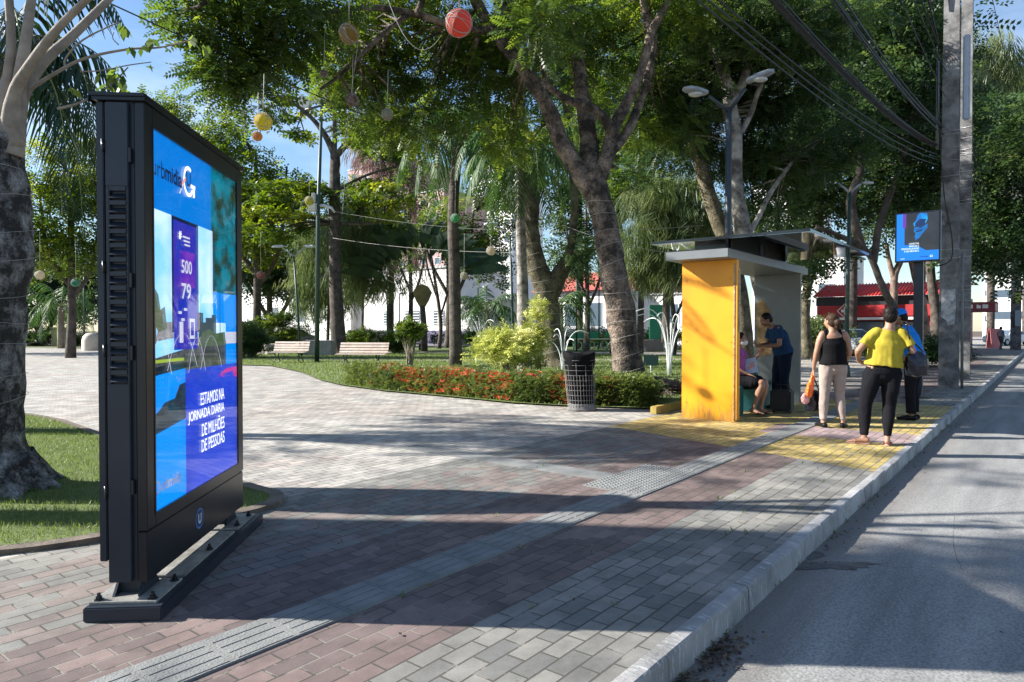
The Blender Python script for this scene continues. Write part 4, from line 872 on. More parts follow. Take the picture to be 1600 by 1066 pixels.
# ================================================================ BENCHES
WOOD = mat('bench_wood', (.74, .62, .54), .6, (.60, .46, .38), 5, .3, 40); IRON = mat('cast_iron', (.02, .022, .022), .5)
def bench(px_, Y_, w_, rz, label):
    b = P(px_, 560, Y_); b.z = 0.02; r = empty('park_bench', b, label, 'bench', 'slatted wooden park benches', rz=rz); R = Matrix.Rotation(rz, 3, 'Z')
    T = lambda p: b + R @ Vector(p)
    mb = MB()
    for i in range(4): mb.box(T((0, -.22+i*.115, .43+.004*i)), (w_, .10, .028), M=R, bev=.004)
    mb.build('seat', WOOD, r); mb = MB()
    for i in range(4): mb.box(T((0, .24+i*.048, .52+i*.105)), (w_, .028, .085), M=R @ Matrix.Rotation(-.4, 3, 'X'), bev=.004)
    mb.build('backrest', WOOD, r)
    for s in (-1, 1):
        x = s*w_*.33; mb = MB(); mb.tube([T((x, -.28, 0)), T((x, -.22, .08)), T((x, -.10, .22)), T((x, -.18, .34)), T((x, -.24, .41))], .022, 8); mb.tube([T((x, .34, 0)), T((x, .26, .08)), T((x, .08, .22)), T((x, .16, .36)), T((x, .22, .46)), T((x, .42, .88))], .022, 8)
        mb.tube([T((x, -.24, .41)), T((x, .20, .42))], .02, 8); mb.tube([T((x, -.10, .22)), T((x, .08, .22))], .02, 8); mb.tube([T((x, -.26, .41)), T((x, -.30, .5)), T((x, -.24, .62)), T((x, .0, .62)), T((x, .25, .58))], .015, 6) if False else None
        mb.build('leg', IRON, r)
    return r
bench(451, 28.6, 1.55, -.12, 'slatted wooden bench with curly iron legs, left of the tall mast'); bench(565, 26.2, 1.95, -.12, 'slatted wooden bench with curly iron legs, right of the mast by the hedge')
# litter bin
bb = G(909, 641); lb = empty('litter_bin', bb, 'leaning wire-mesh litter bin lined with a black bag, in front of the hedge', 'litter bin')
tl = Vector((-.055, 0, 1)); 
def LBp(a, r__, z): return bb + tl*z + Vector((r__*math.cos(a), r__*math.sin(a), 0))
mb = MB(); k = len(mb.v); lv = [(.20, .12), (.215, .4), (.235, .7), (.262, .80), (.275, .96), (.255, 1.0), (.22, .9), (.20, .4)]
for r__, z in lv:
    for j in range(28): a_ = 2*math.pi*j/28; mb.v.append(LBp(a_, r__*(1+.05*math.sin(a_*5+z*9)), z + (.03*math.sin(a_*2+1) if z > .8 else 0)))
for i in range(len(lv)-1):
    for j in range(28): mb.f.append((k+i*28+j, k+i*28+(j+1) % 28, k+(i+1)*28+(j+1) % 28, k+(i+1)*28+j)); mb.m.append(0); mb.sm.append(True)
mb.build('bag', mat('bin_bag', (.004, .004, .005), .7, spec=.1, bump=.8, bscale=9, bdist=.03), lb)
mb = MB()
for z in [.10+.085*i for i in range(10)]: mb.tube([LBp(2*math.pi*j/24, .235+.035*z, z) for j in range(25)], .003, n=4, cap=False)
for j in range(30): a_ = 2*math.pi*j/30; mb.tube([LBp(a_, .235, .05), LBp(a_, .262, .62 if j % 3 else .82)], .0032, n=4, cap=False)
mb.build('wire_cage', mat('cage_wire', (.26, .25, .24), .6, metal=.3), lb)
mb = MB(); mb.lathe(bb, [(.0, .0), (.26, 0), (.255, .04), (.235, .06), (.235, .11), (.22, .12), (.0, .12)], 28); mb.build('base', mat('bin_base', (.20, .19, .18), .9, (.10, .095, .09), 7, .7, 40), lb)
# green sign on the lawn
q = G(1017, 590); sg = empty('lawn_sign', q, 'small dark green blank sign on a stake in the lawn, beside the central trunk', 'sign')
mb = MB(); mb.tube([q, q + Vector((0, 0, .4))], .02, 6); mb.build('stake', HEADW, sg); mb = MB(); mb.box(q + Vector((0, -.02, .5)), (.43, .02, .29), bev=.004); mb.build('sign_plate', mat('sign_green', (.05, .12, .10), .5), sg)
# fountain-like light frames
def fountain(px_, Y_, label, n_, h, spread, seed, asp=1):
    rr_ = random.Random(seed); b = P(px_, 555, Y_); b.z = .02; r = empty('light_fountain', b, label, 'light ornament', 'white fountain-shaped light frames'); mb = MB()
    for i in range(n_):
        a_ = 2*math.pi*i/n_+rr_.uniform(-.2, .2); s_ = spread*rr_.uniform(.7, 1.1); hh = h*rr_.uniform(.75, 1.1); d = Vector((math.cos(a_), math.sin(a_), 0)); mb.tube([b + d*(.05+s_*t_*t_*1.0) + Vector((0, 0, hh*(1-(1-t_*1.25)**2))) for t_ in [j/12 for j in range(13)]], .016, n=6)
    mb.build('frame', mat('frame_white', (.75, .76, .76), .5) if 'frame_white' not in MATS else MATS['frame_white'], r); return r
fountain(1046, 20.5, 'white arching light frame on the lawn beside the yellow shelter panel', 9, 1.9, 1.15, 3); fountain(880, 22.5, 'white arching light frame half hidden by the central trunk', 6, 1.3, .8, 5); fountain(752, 33, 'white branching light frame on the lawn beside the thick palm trunk', 7, 2.1, 1.0, 8)

# ================================================================ BACKGROUND BUILDINGS
WH = mat('white_wall', (.80, .79, .78), .8, (.70, .69, .68), .8); PUR = mat('purple_band', (.12, .11, .20), .8); PINK = mat('pink_tower', (.42, .27, .27), .8, (.36, .23, .23), .3); WINB = mat('window_glass', (.10, .14, .18), .15)
GREYW = mat('pale_grey_wall', (.55, .56, .57), .8, (.47, .48, .5), .6)
BDX = -SV; BDR = Matrix.Rotation(math.atan2(BDX.y, BDX.x), 3, 'Z')
def hor(px_, a, Y0):
    """distance along a street-aligned facade that starts at a (ground, left end) to picture column px_"""
    k = (px_-800)/F; return (k*a.y - a.x)/(BDX.x - k*BDX.y)
def building(name, label, px0, px1, Y0, dep, top, m, wins=(), band=None, roof=None, cat='building', louvre=False):
    a = Vector(((px0-800)/F*Y0, Y0, 0)); w_ = hor(px1, a, Y0); h = CAMH + (516-top)/F*(a.y + BDX.y*w_*.5)
    c = a + BDX*w_/2 + SU*dep/2; r = empty(name, c, label, cat, rz=math.atan2(BDX.y, BDX.x))
    bx_ = lambda mb, x0, x1, y0, y1, z0, z1: mb.box(a + BDX*(x0+x1)/2 + SU*(y0+y1)/2 + Vector((0, 0, (z0+z1)/2)), (x1-x0, y1-y0, z1-z0), M=BDR)
    mb = MB(); bx_(mb, 0, w_, 0, dep, -.3, h); mb.build('wall', m, r)
    mb = MB(); bx_(mb, -.15, w_+.15, -.15, dep+.15, h+.003, h+.18); mb.build('roof', roof or GREYW, r)
    if band: mb = MB(); bx_(mb, 0.01, w_-.01, -.04, -.003, 0, band); mb.build('painted_base', PUR, r)
    for (wpx, wpy, ww, wh_) in wins:
        x_ = hor(wpx, a, Y0) if wpy is not None else wpx; Yw_ = (a + BDX*x_).y; z_ = CAMH + (516-wpy)/F*Yw_
        if isinstance(ww, str): ww = float(ww)
        mb = MB(); bx_(mb, x_-ww/2-.08, x_+ww/2+.08, -.06, -.003, z_-wh_/2-.08, z_+wh_/2+.08); f_ = mb.build('window', WH if not louvre else GREYW, r)
        mb = MB(); bx_(mb, x_-ww/2, x_+ww/2, -.07, -.062, z_-wh_/2, z_+wh_/2); mb.build('pane', WINB, f_)
        if louvre:
            mb = MB()
            for i in range(5): bx_(mb, x_-ww/2, x_+ww/2, -.12, -.075, z_-wh_/2+wh_*(i+.3)/5, z_-wh_/2+wh_*(i+.55)/5)
            bx_(mb, x_-.04, x_+.04, -.13, -.073, z_-wh_/2, z_+wh_/2); mb.build('louvres', WH, f_)
    return r, a, w_, h
building('park_hall', 'long white single-storey hall with louvred windows and a dark purple base', 548, 706, 72, 8, 424, WH, [(607, 497, 1.3, 1.3), (645, 497, 2.0, 1.3), (686, 497, 1.3, 1.3)], 1.35, louvre=True)
building('park_hall', 'lower white wall continuing right of the palm trunk behind the park', 716, 812, 62, 6, 472, WH, (), 1.3)
building('white_house', 'white building glimpsed behind the left bench and parked cars', 375, 548, 84, 8, 452, WH, [(470, 492, 1.6, 1.6), (428, 492, 1.6, 1.6)])
rh, ra, rw, rh_ = building('white_house', 'white house with a red sloping roof behind the central trunk', 840, 966, 74, 8, 458, WH, [(893, 492, 1.6, 2.4), (930, 492, 1.6, 2.4)])
g = lambda x, y, z: ra + BDX*x + SU*y + Vector((0, 0, z))
mb = MB(); mb.add([g(-.5, -.6, rh_+.2), g(rw+.5, -.6, rh_+.2), g(rw+.5, 4, rh_+2.4), g(-.5, 4, rh_+2.4), g(-.5, 8.6, rh_+.2), g(rw+.5, 8.6, rh_+.2)], [(0, 1, 2, 3), (3, 2, 5, 4), (0, 3, 4), (1, 5, 2)])
mb.build('tiled_roof', mat('roof_red', (.45, .10, .08), .8, (.32, .07, .05), 3), rh)
building('white_house', 'bright white wall right of the central trunk behind the playground', 978, 1078, 70, 8, 461, WH, [(1050, 490, 1.3, 1.8)])
building('white_house', 'tall white building seen between shelter roof and trees', 1175, 1270, 100, 10, 285, WH, [(1190+24*i, 330+34*j, 1.4, 1.6) for i in range(3) for j in range(5)])
building('white_house', 'white wall between the shelter end panel and the red shop', 1236, 1318, 62, 8, 398, WH, [(1290, 455, 1.2, 1.2)])
def tower(label, x0p, x1p, Y_, topy, m, nx, nz, name='apartment_tower'):
    return building(name, label, x0p, x1p, Y_, 14, topy, m, [(x0p+(x1p-x0p)*(i+.5)/nx, topy+8+(500-topy)*(j+.5)/nz, (x1p-x0p)/nx*.45*Y_/F*1.2, (500-topy)/nz*.42*Y_/F) for i in range(nx) for j in range(nz)])
tower('pink apartment tower rising behind the straight broad-leaved trunk', 545, 640, 170, 258, PINK, 5, 9); tower('pinkish tower with pale window strips behind the fan palm', 652, 694, 150, 300, PINK, 2, 9); tower('pale apartment block glimpsed behind the slender palm', 735, 800, 190, 255, WH, 4, 10)
tower('brick-coloured apartment block between the central trunk and the shelter', 1000, 1050, 150, 386, mat('brick_tower', (.50, .30, .24), .8), 3, 4); tower('white apartment block far behind the kerb at the right', 1535, 1640, 170, 320, WH, 5, 9)
building('grey_building', 'pale building with dark window bands beyond the red kiosk', 1548, 1612, 92, 10, 396, WH, [(1572, 425+34*j, 4.2, 1.0) for j in range(3)])
# red pharmacy, aligned with the street
RED = mat('red_paint', (.45, .022, .025), .6, (.28, .015, .018), 2); REDT = mat('red_tiles', (.80, .08, .07), .7, (.68, .06, .05), 4); DKB = mat('dark_band', (.02, .02, .025), .6)
ph = empty('red_shop', ST(56, 9, 0), 'low red-painted shop with a red tiled roof and a white cross emblem', 'shop', rz=ROT); U0 = 50.0
mb = MB(); sbox(mb, U0, U0+10, 4.4, 12.5, 0, 3.0); mb.build('wall', RED, ph)
mb = MB(); sbox(mb, U0-.4, U0+.0, 4.3, 12.5, 2.3, 3.02); mb.build('fascia', RED, ph)
mb = MB(); sbox(mb, U0-.25, U0+9.9, 4.4, 12.6, 3.03, 3.62); mb.build('dark_band', DKB, ph)
mb = MB(); mb.add([ST(U0-.6, 4.2, 3.62), ST(U0-.6, 12.8, 3.62), ST(U0+3, 12.8, 4.6), ST(U0+3, 4.2, 4.6), ST(U0+9, 4.2, 4.6), ST(U0+9, 12.8, 4.6)], [(0, 1, 2, 3), (3, 2, 5, 4)])
for i in range(44): mb.tube([ST(U0-.62, 4.25+i*.195, 3.66), ST(U0+3, 4.25+i*.195, 4.64)], .04, n=6)
mb.build('tiled_roof', REDT, ph)
mb = MB(); sbox(mb, U0-.42, U0-.41, 6.6, 12.3, 2.06, 2.22); mb.build('stripe', WH, ph)
for v0 in (6.2, 8.4, 10.4):
    mb = MB(); sbox(mb, U0-.05, U0-.005, v0, v0+1.7, .3, 2.0); w_ = mb.build('shop_window', DKB, ph); mb = MB(); sbox(mb, U0-.08, U0-.052, v0+.1, v0+1.6, .45, 1.9); mb.build('pane', WINB, w_)
mb = MB(); o_ = ST(U0-.43, 10.7, 2.66); 
for (a, b_, c_, d_) in ((-.09, .09, -.26, .26), (-.26, .26, -.09, .09)): mb.add([o_ + SV*-a + Vector((0, 0, c_)), o_ + SV*-b_ + Vector((0, 0, c_)), o_ + SV*-b_ + Vector((0, 0, d_)), o_ + SV*-a + Vector((0, 0, d_))], [(0, 1, 2, 3)])
R_ = .5
for i in range(4):
    a0, a1 = math.pi/2*i, math.pi/2*(i+1); mb.tube([o_ + SV*math.cos(a0)*R_ + Vector((0, 0, math.sin(a0)*R_)), o_ + SV*math.cos(a1)*R_ + Vector((0, 0, math.sin(a1)*R_))], .03, n=5)
mb.build('cross_emblem', WH, ph)
ks = empty('red_kiosk', ST(51, 3.9, 0), 'narrow red kiosk with a lettered canopy beside the distant pavement', 'kiosk', rz=ROT)
mb = MB(); sbox(mb, 47.6, 49.6, 3.75, 5.2, 0, 2.45); mb.build('wall', RED, ks); mb = MB(); sbox(mb, 47.0, 50.2, 2.4, 5.4, 2.46, 2.98); cn_ = mb.build('canopy', mat('canopy_maroon', (.22, .03, .05), .5), ks)
for i_, w_ in enumerate((.34, .12, .2, .16, .22, .1, .2, .26)): mb = MB(); o_ = ST(46.99, 4.95 - i_*.28, 2.62); mb.add([o_, o_ - SV*w_, o_ - SV*w_ + Vector((0, 0, .16 + .05*(i_ % 2))), o_ + Vector((0, 0, .22))], [(0, 1, 2, 3)]); mb.build('letter', WH, cn_)
mb = MB(); sbox(mb, 47.57, 47.599, 3.8, 4.2, .2, 2.1); mb.build('door', mat('door_grey', (.4, .38, .36), .5), ks)
# park furniture far back
q = P(100, 530, 57); pt = empty('plinth', (q.x, q.y, 0), 'square brown stone plinth at the back of the plaza on the left', 'plinth'); mb = MB(); mb.box((q.x, q.y, .75), (1.3, 1.3, 1.5), bev=.04); mb.box((q.x, q.y, 1.56), (1.5, 1.5, .12), bev=.03); mb.build('block', mat('plinth_stone', (.22, .16, .12), .8, (.15, .1, .08), 3), pt)
q = P(142, 525, 46); pt = empty('rounded_block', (q.x, q.y, 0), 'pale rounded concrete block beside the billboard at the back of the plaza', 'block'); mb = MB(); mb.lathe((q.x, q.y, 0), [(.55, 0), (.55, .7), (.48, .95), (.3, 1.15), (.0, 1.2)], 20); mb.build('block', mat('cream_block', (.6, .52, .45), .8), pt)
q = P(497, 545, 36.5); pt = empty('planter_box', (q.x+.1, q.y, 0), 'square concrete planter box right of the tall mast', 'planter'); mb = MB(); mb.box((q.x+.1, q.y, .42), (1.5, .9, .84), bev=.03); mb.build('box', mat('planter_grey', (.32, .30, .28), .8, (.22, .2, .19), 3), pt)
q = P(422, 545, 38); pt = empty('planter_box', (q.x, q.y, 0), 'small pale concrete pot behind the left bench', 'planter'); mb = MB(); mb.lathe((q.x, q.y, 0), [(.25, 0), (.36, .6), (.33, .62), (.3, .5), (0, .5)], 16); mb.build('pot', MATS['cream_block'], pt)
q = P(933, 540, 46); tb = empty('picnic_table', (q.x, q.y, 0), 'long pale yellow table with green chair backs far behind the litter bin', 'table'); mb = MB(); mb.box((q.x, q.y, .78), (3.4, .8, .08), bev=.01); mb.build('table_top', mat('table_cream', (.70, .70, .42), .6), tb)
for s in (-1.3, -.45, .45, 1.3):
    mb = MB(); mb.tube([Vector((q.x+s+.25*math.cos(a), q.y-.2, .36+.3*math.sin(a))) for a in [k*math.pi/8 for k in range(17)]], .035, n=6); mb.build('leg', MATS['table_cream'], tb)
for s in (-1.2, -.1, 1.1):
    r = empty('park_chair', (q.x+s, q.y+.9, 0), 'green chair standing behind the pale yellow table', 'chair', 'green chairs behind the picnic table'); mb = MB(); mb.box((q.x+s, q.y+1.15, 1.0), (.7, .06, .5), bev=.02); mb.box((q.x+s, q.y+.9, .5), (.7, .5, .06)); mb.build('seat', mat('chair_green', (.03, .28, .16), .6) if 'chair_green' not in MATS else MATS['chair_green'], r)
    mb = MB(); [mb.tube([Vector((q.x+s+a, q.y+.9+c_, 0)), Vector((q.x+s+a, q.y+.9+c_, .5))], .03, 6) for a in (-.3, .3) for c_ in (-.2, .2)]; mb.build('legs', MATS['chair_green'], r)
q = P(1020, 540, 44); tb = empty('playground_table', (q.x, q.y, 0), 'round concrete drum with a green sign behind the central trunk', 'drum'); mb = MB(); mb.lathe((q.x, q.y, 0), [(.7, 0), (.7, .75), (.0, .76)], 18); mb.build('drum', mat('drum_brown', (.25, .2, .18), .8), tb); mb = MB(); mb.box((q.x+.2, q.y-.1, 1.9), (.9, .1, 2.2), bev=.03); mb.build('panel', MATS['chair_green'], tb)
q = P(645, 545, 46); wb = empty('park_bench', (q.x-.5, q.y, 0), 'dark low bench far back under the fan palm', 'bench'); mb = MB(); mb.box((q.x-.5, q.y, .45), (2.6, .6, .1)); mb.build('seat', mat('bench_dark', (.08, .06, .05), .7), wb); mb = MB(); [mb.box((q.x-.5+s, q.y, .2), (.15, .5, .4)) for s in (-1, 1)]; mb.build('legs', MATS['bench_dark'], wb)
# ---- cars
def car(label, c, rz, col, name='parked_car'):
    c = Vector(c); r = empty(name, c, label, 'car', rz=rz); R = Matrix.Rotation(rz, 3, 'Z'); T = lambda x, y, z: c + R @ Vector((x, y, z))
    pm = mat('car_'+col, {'white': (.75, .76, .78), 'silver': (.42, .44, .47), 'dark': (.03, .05, .05)}[col], .25, coat=.6) if 'car_'+col not in MATS else MATS['car_'+col]
    def section(prof, hw, tw):
        mb = MB(); n_ = len(prof)
        for s in (-1, 1): mb.v += [T(x, s*(hw if z < .95 else tw), z) for x, z in prof]
        mb.f += [tuple(range(n_)), tuple(range(n_, 2*n_))[::-1]] + [(i, n_+i, n_+(i+1) % n_, (i+1) % n_) for i in range(n_)]; mb.m += [0]*(n_+2); mb.sm += [False]*(n_+2); return mb
    o = section([(-2.0, .30), (-2.08, .55), (-2.02, .82), (-1.75, .92), (-.95, .96), (.85, 1.0), (1.5, .96), (1.95, .86), (2.02, .6), (1.98, .30)], .84, .84).build('body', pm, r)
    md = o.modifiers.new('b', 'BEVEL'); md.width = .06; md.segments = 3; md.limit_method = 'ANGLE'
    o = section([(-.98, .94), (-.35, 1.40), (.1, 1.46), (.75, 1.44), (1.45, .97)], .80, .60).build('cabin', pm, r); md = o.modifiers.new('b', 'BEVEL'); md.width = .04; md.segments = 2
    for s in (-1, 1):
        mb = MB(); mb.add([T(-.78, s*.815, 1.0), T(-.28, s*.66, 1.36), T(.12, s*.64, 1.40), T(.12, s*.815, 1.0)], [(0, 1, 2, 3)]); mb.build('side_window', WINB, r); mb = MB(); mb.add([T(.2, s*.815, 1.0), T(.2, s*.64, 1.40), T(.7, s*.655, 1.38), T(1.2, s*.815, 1.0)], [(0, 1, 2, 3)]); mb.build('side_window', WINB, r)
        for x in (-1.25, 1.25):
            mb = MB(); mb.tube([T(x, s*.70, .31), T(x, s*.87, .31)], .31, 20); w_ = mb.build('wheel', mat('tyre', (.015, .015, .015), .8) if 'tyre' not in MATS else MATS['tyre'], r); mb = MB(); mb.tube([T(x, s*.871, .31), T(x, s*.885, .31)], .19, 14); mb.build('rim', MATS['car_silver'] if 'car_silver' in MATS else mat('car_silver', (.42, .44, .47), .25), w_)
    mb = MB(); mb.add([T(-1.0, -.72, .99), T(-1.0, .72, .99), T(-.40, .56, 1.38), T(-.40, -.56, 1.38)], [(0, 1, 2, 3)]); mb.build('windscreen', WINB, r)
    for s in (-1, 1): mb = MB(); mb.box(T(-2.03, s*.62, .68), (.06, .32, .14), M=R, bev=.02); mb.build('headlight', HEADW, r)
    return r
q = P(1574, 530, 62); car('white hatchback parked beyond the red kiosk at the far right', (q.x, q.y, 0), .35, 'white')
q = P(1392, 530, 36); car('silver car parked in front of the red shop, between the waiting people', (q.x-.3, q.y, 0), .25, 'silver'); q = P(1335, 528, 37); car('white car parked before the red shop, behind the woman in black', (q.x-.6, q.y, 0), .2, 'white')
q = P(462, 525, 66); car('dark car parked before the white building behind the left bench', (q.x, q.y, 0), .1, 'dark'); q = P(405, 525, 70); car('silver car parked before the white building, beside the billboard', (q.x, q.y, 0), .1, 'silver')
q = P(1553, 540, 52); mb = MB(); o = empty('sandwich_board', (q.x, q.y, 0), 'pinkish red folding board on the far pavement', 'sign'); mb.box((q.x, q.y-.2, .75), (.75, .04, 1.5), M=Matrix.Rotation(-.15, 3, 'X')); mb.box((q.x, q.y+.2, .75), (.75, .04, 1.5), M=Matrix.Rotation(.15, 3, 'X')); mb.build('board', mat('board_pink', (.55, .12, .12), .6, (.4, .2, .2), 5), o)
# ================================================================ PEOPLE
SK = {'tan': (.36, .19, .12), 'brown': (.20, .10, .06), 'fair': (.45, .26, .18)}
def skin(k):
    n_ = 'skin_'+k
    if n_ in MATS: return MATS[n_]
    c = SK[k]; m = mat(n_, c, .5, tuple(x*.85 for x in c), 12, .1, 120); b = m.node_tree.nodes['Principled BSDF']; b.inputs['Subsurface Weight'].default_value = .08; return m
def cloth(n_, c, rough=.85, c2=None, scale=14): return MATS[n_] if n_ in MATS else mat(n_, c, rough, c2, scale, .5, 260, bdist=.002, spec=.12)
def eloft(mb, pts, rad, side=None, n=16, caps=(1, 1)):
    """closed loft with elliptical sections: rad = [(a, b)], a along side"""
    pts = [Vector(p) for p in pts]; k = len(mb.v); prev = None
    P2, R2 = [], []
    for i in range(len(pts)-1):
        for s in range(3):
            t = s/3; P2.append(pts[i].lerp(pts[i+1], t)); u_ = t*t*(3-2*t); R2.append((rad[i][0]*(1-u_)+rad[i+1][0]*u_, rad[i][1]*(1-u_)+rad[i+1][1]*u_))
    P2.append(pts[-1]); R2.append(rad[-1])
    for i, p in enumerate(P2):
        t = (P2[min(i+1, len(P2)-1)] - P2[max(i-1, 0)]).normalized(); s0 = Vector(side) if side is not None else (prev if prev is not None else t.orthogonal())
        a = (s0 - t*s0.dot(t)).normalized(); prev = a; b = t.cross(a)
        for j in range(n): th = 2*math.pi*j/n; mb.v.append(p + a*(math.cos(th)*R2[i][0]) + b*(math.sin(th)*R2[i][1]))
    for i in range(len(P2)-1):
        for j in range(n): mb.f.append((k+i*n+j, k+i*n+(j+1) % n, k+(i+1)*n+(j+1) % n, k+(i+1)*n+j)); mb.m.append(0); mb.sm.append(True)
    mb.f.append(tuple(k+j for j in range(n))[::-1]); q = k+(len(P2)-1)*n; mb.f.append(tuple(q+j for j in range(n))); mb.m += [0, 0]; mb.sm += [True, True]
    [mb.ball(pts[q_], 1, 10, sc=(min(rad[q_])*.98,)*3) for q_, c_ in zip((0, -1), caps) if c_]
TMP = bpy.data.scenes.new('workshop')
def fuse(mb, name, m, parent, vox=.008, smooth=4, wr=None):
    """one continuous surface from the overlapping volumes in mb (vertices are local to the figure)"""
    me = bpy.data.meshes.new('tmp'); me.from_pydata([tuple(v) for v in mb.v], [], mb.f); me.update()
    o = bpy.data.objects.new('tmp', me); TMP.collection.objects.link(o); md = o.modifiers.new('r', 'REMESH'); md.mode = 'VOXEL'; md.voxel_size = vox; md.use_smooth_shade = True
    if smooth: ms = o.modifiers.new('s', 'SMOOTH'); ms.iterations = smooth; ms.factor = .5
    ctx = bpy.context.temp_override(scene=TMP, view_layer=TMP.view_layers[0]); ctx.__enter__(); dg = bpy.context.evaluated_depsgraph_get(); ctx.__exit__(None, None, None); me2 = bpy.data.meshes.new_from_object(o.evaluated_get(dg)); bpy.data.objects.remove(o); bpy.data.meshes.remove(me); me2.name = name
    if wr:
        amp, f_, st = wr
        for v in me2.vertices:
            q = v.co; d = noise.noise(Vector((q.x*f_, q.y*f_, q.z*f_*st))) + .5*noise.noise(Vector((q.x*f_*2.1+5, q.y*f_*2.1, q.z*f_*st*2.1)))
            v.co = q + v.normal*(d*amp)
    me2.materials.clear(); me2.materials.append(m); me2.polygons.foreach_set('use_smooth', [True]*len(me2.polygons)); me2.update()
    o2 = bpy.data.objects.new(name, me2); COL.objects.link(o2); o2.parent = parent; return o2
def hand(mb, w_, d, pn, side, curl=.35):
    """w_ wrist, d direction of the hand, pn palm normal, side +1/-1: where the thumb leaves"""
    d = Vector(d).normalized(); pn = (Vector(pn) - d*Vector(pn).dot(d)).normalized(); s = d.cross(pn).normalized()*side
    eloft(mb, [w_, w_ + d*.03, w_ + d*.085], [(.024, .017), (.036, .015), (.038, .012)], side=s, n=12)
    for i, (off, ln) in enumerate(((.030, .070), (.010, .080), (-.011, .074), (-.031, .058))):
        p = w_ + d*.082 + s*off; dd = (d + s*off*2.5).normalized(); c = curl; pts = [p - d*.015, p]
        for sg in (.45, .32, .26): 
            dd = (dd*math.cos(c) + pn*math.sin(c)).normalized(); pts.append(pts[-1] + dd*ln*sg); c = curl*1.15
        eloft(mb, pts, [(.0095, .0095), (.0092, .0092), (.0085, .0085), (.0078, .0078), (.0062, .0062)], n=8)
    b = w_ + d*.022 + s*.026; eloft(mb, [b, b + s*.026 + d*.022 + pn*.008, b + s*.038 + d*.048 + pn*.018, b + s*.042 + d*.070 + pn*.026], [(.013, .012), (.0115, .011), (.0095, .0095), (.007, .007)], n=8)
def person(label, loc, rz, J, spec, vox=.0105, group=None):
    r = empty('person', loc, label, 'person', group, rz=rz); V3 = Vector; sk = skin(spec['skin']); fat = spec.get('fat', 1.0); af = 1+(fat-1)*.4
    g = {k: V3(v) for k, v in J.items()}
    sr = (g['shR'] - g['shL']).normalized(); hr = (g['hipR'] - g['hipL']).normalized(); pel, ch, nk, hd_ = g['pel'], g['chest'], g['neck'], g['head']
    # ---- body, one surface
    mb = MB(); sw = (g['shR']-g['shL']).length/2
    eloft(mb, [pel - (ch-pel).normalized()*.07, pel, pel.lerp(ch, .42), ch, ch.lerp(nk, .55), nk - (nk-ch).normalized()*.015], [(.13*fat, .10*fat), (.165*fat, .115*fat), (.135*fat, .095*fat), (.155*fat, .105*fat), (sw*.86, .085), (.07, .06)], side=sr, n=20)
    up_ = (hd_-nk).normalized(); eloft(mb, [nk - up_*.03, nk + up_*.03, hd_ - up_*.05], [(.058, .055), (.052, .052), (.054, .056)], n=14)
    yaw, pit = spec.get('yaw', 0), spec.get('pitch', 0); HM = Matrix.Rotation(yaw, 3, 'Z') @ Matrix.Rotation(-pit, 3, 'X'); hp = lambda x, y, z: hd_ + HM @ V3((x, y, z))
    mb.ball(hp(0, -.012, .025), 1, 20, sc=(.074, .092, .088), M=HM); mb.ball(hp(0, .018, -.025), 1, 18, sc=(.064, .074, .080), M=HM); mb.ball(hp(0, .060, -.078), .024, 10, M=HM); mb.ball(hp(0, .083, .028), 1, 10, sc=(.05, .014, .014), M=HM)
    mb.ball(hp(0, .098, -.012), 1, 10, sc=(.011, .018, .022), M=HM); mb.ball(hp(0, .106, -.024), 1, 10, sc=(.016, .014, .010), M=HM); mb.ball(hp(0, .086, -.054), 1, 10, sc=(.024, .014, .011), M=HM)
    for s in (-1, 1): mb.ball(hp(s*.074, -.008, -.005), 1, 8, sc=(.010, .018, .030), M=HM); mb.ball(hp(s*.040, .066, -.022), 1, 8, sc=(.024, .02, .022), M=HM)
    for s, S_ in ((-1, 'L'), (1, 'R')):
        sh_, eb, wr_ = g['sh'+S_], g['el'+S_], g['wr'+S_]; eloft(mb, [sh_ - sr*s*.02, sh_.lerp(eb, .35), eb, eb.lerp(wr_, .3), wr_], [(.050*af, .050*af), (.047*af, .047*af), (.037*af, .037*af), (.037*af, .036*af), (.024, .022)], n=14)
        hdv = spec.get('hand'+S_) or ((wr_-eb).normalized(), V3((-s, 0, 0))); hand(mb, wr_, hdv[0], hdv[1], spec.get('thumb'+S_, s), spec.get('curl'+S_, .35))
        hip, kn, an, toe = g['hip'+S_], g['kn'+S_], g['an'+S_], g['toe'+S_]
        eloft(mb, [hip, hip.lerp(kn, .35), kn, kn.lerp(an, .28), kn.lerp(an, .7), an], [(.088*fat, .088*fat), (.080*fat, .080*fat), (.052*fat, .052*fat), (.054*fat, .056*fat), (.038, .038), (.031, .033)], n=16)
        ft = (toe-an); ft.z = 0; ft.normalize(); z0 = an.z-.045; 
        eloft(mb, [an + V3((0, 0, -.03)) - ft*.035, an + V3((0, 0, -.035)) + ft*.04, V3((toe.x, toe.y, an.z-.058)) - ft*.03, V3((toe.x, toe.y, an.z-.064)) + ft*.02], [(.030, .034), (.034, .034), (.042, .018), (.032, .012)], side=ft.cross(V3((0, 0, 1))), n=14)
    fuse(mb, 'body', sk, r, vox)
    # ---- face details
    EW = mat('eye_white', (.7, .68, .65), .2) if 'eye_white' not in MATS else MATS['eye_white']; ED = mat('eye_dark', (.02, .012, .01), .15) if 'eye_dark' not in MATS else MATS['eye_dark']
    for s in (-1, 1):
        e_ = MB(); e_.ball(hp(s*.029, .0765, .008), 1, 10, sc=(.0125, .009, .008), M=HM, m=0); e_.ball(hp(s*.029, .0825, .008), .0048, 8, m=1); e_.build('eye', [EW, ED], r, local=True)
        if spec.get('hair') != 'cap': e_ = MB(); e_.ball(hp(s*.030, .0875, .030), 1, 8, sc=(.016, .004, .003), M=HM); e_.build('eyebrow', ED, r, local=True)
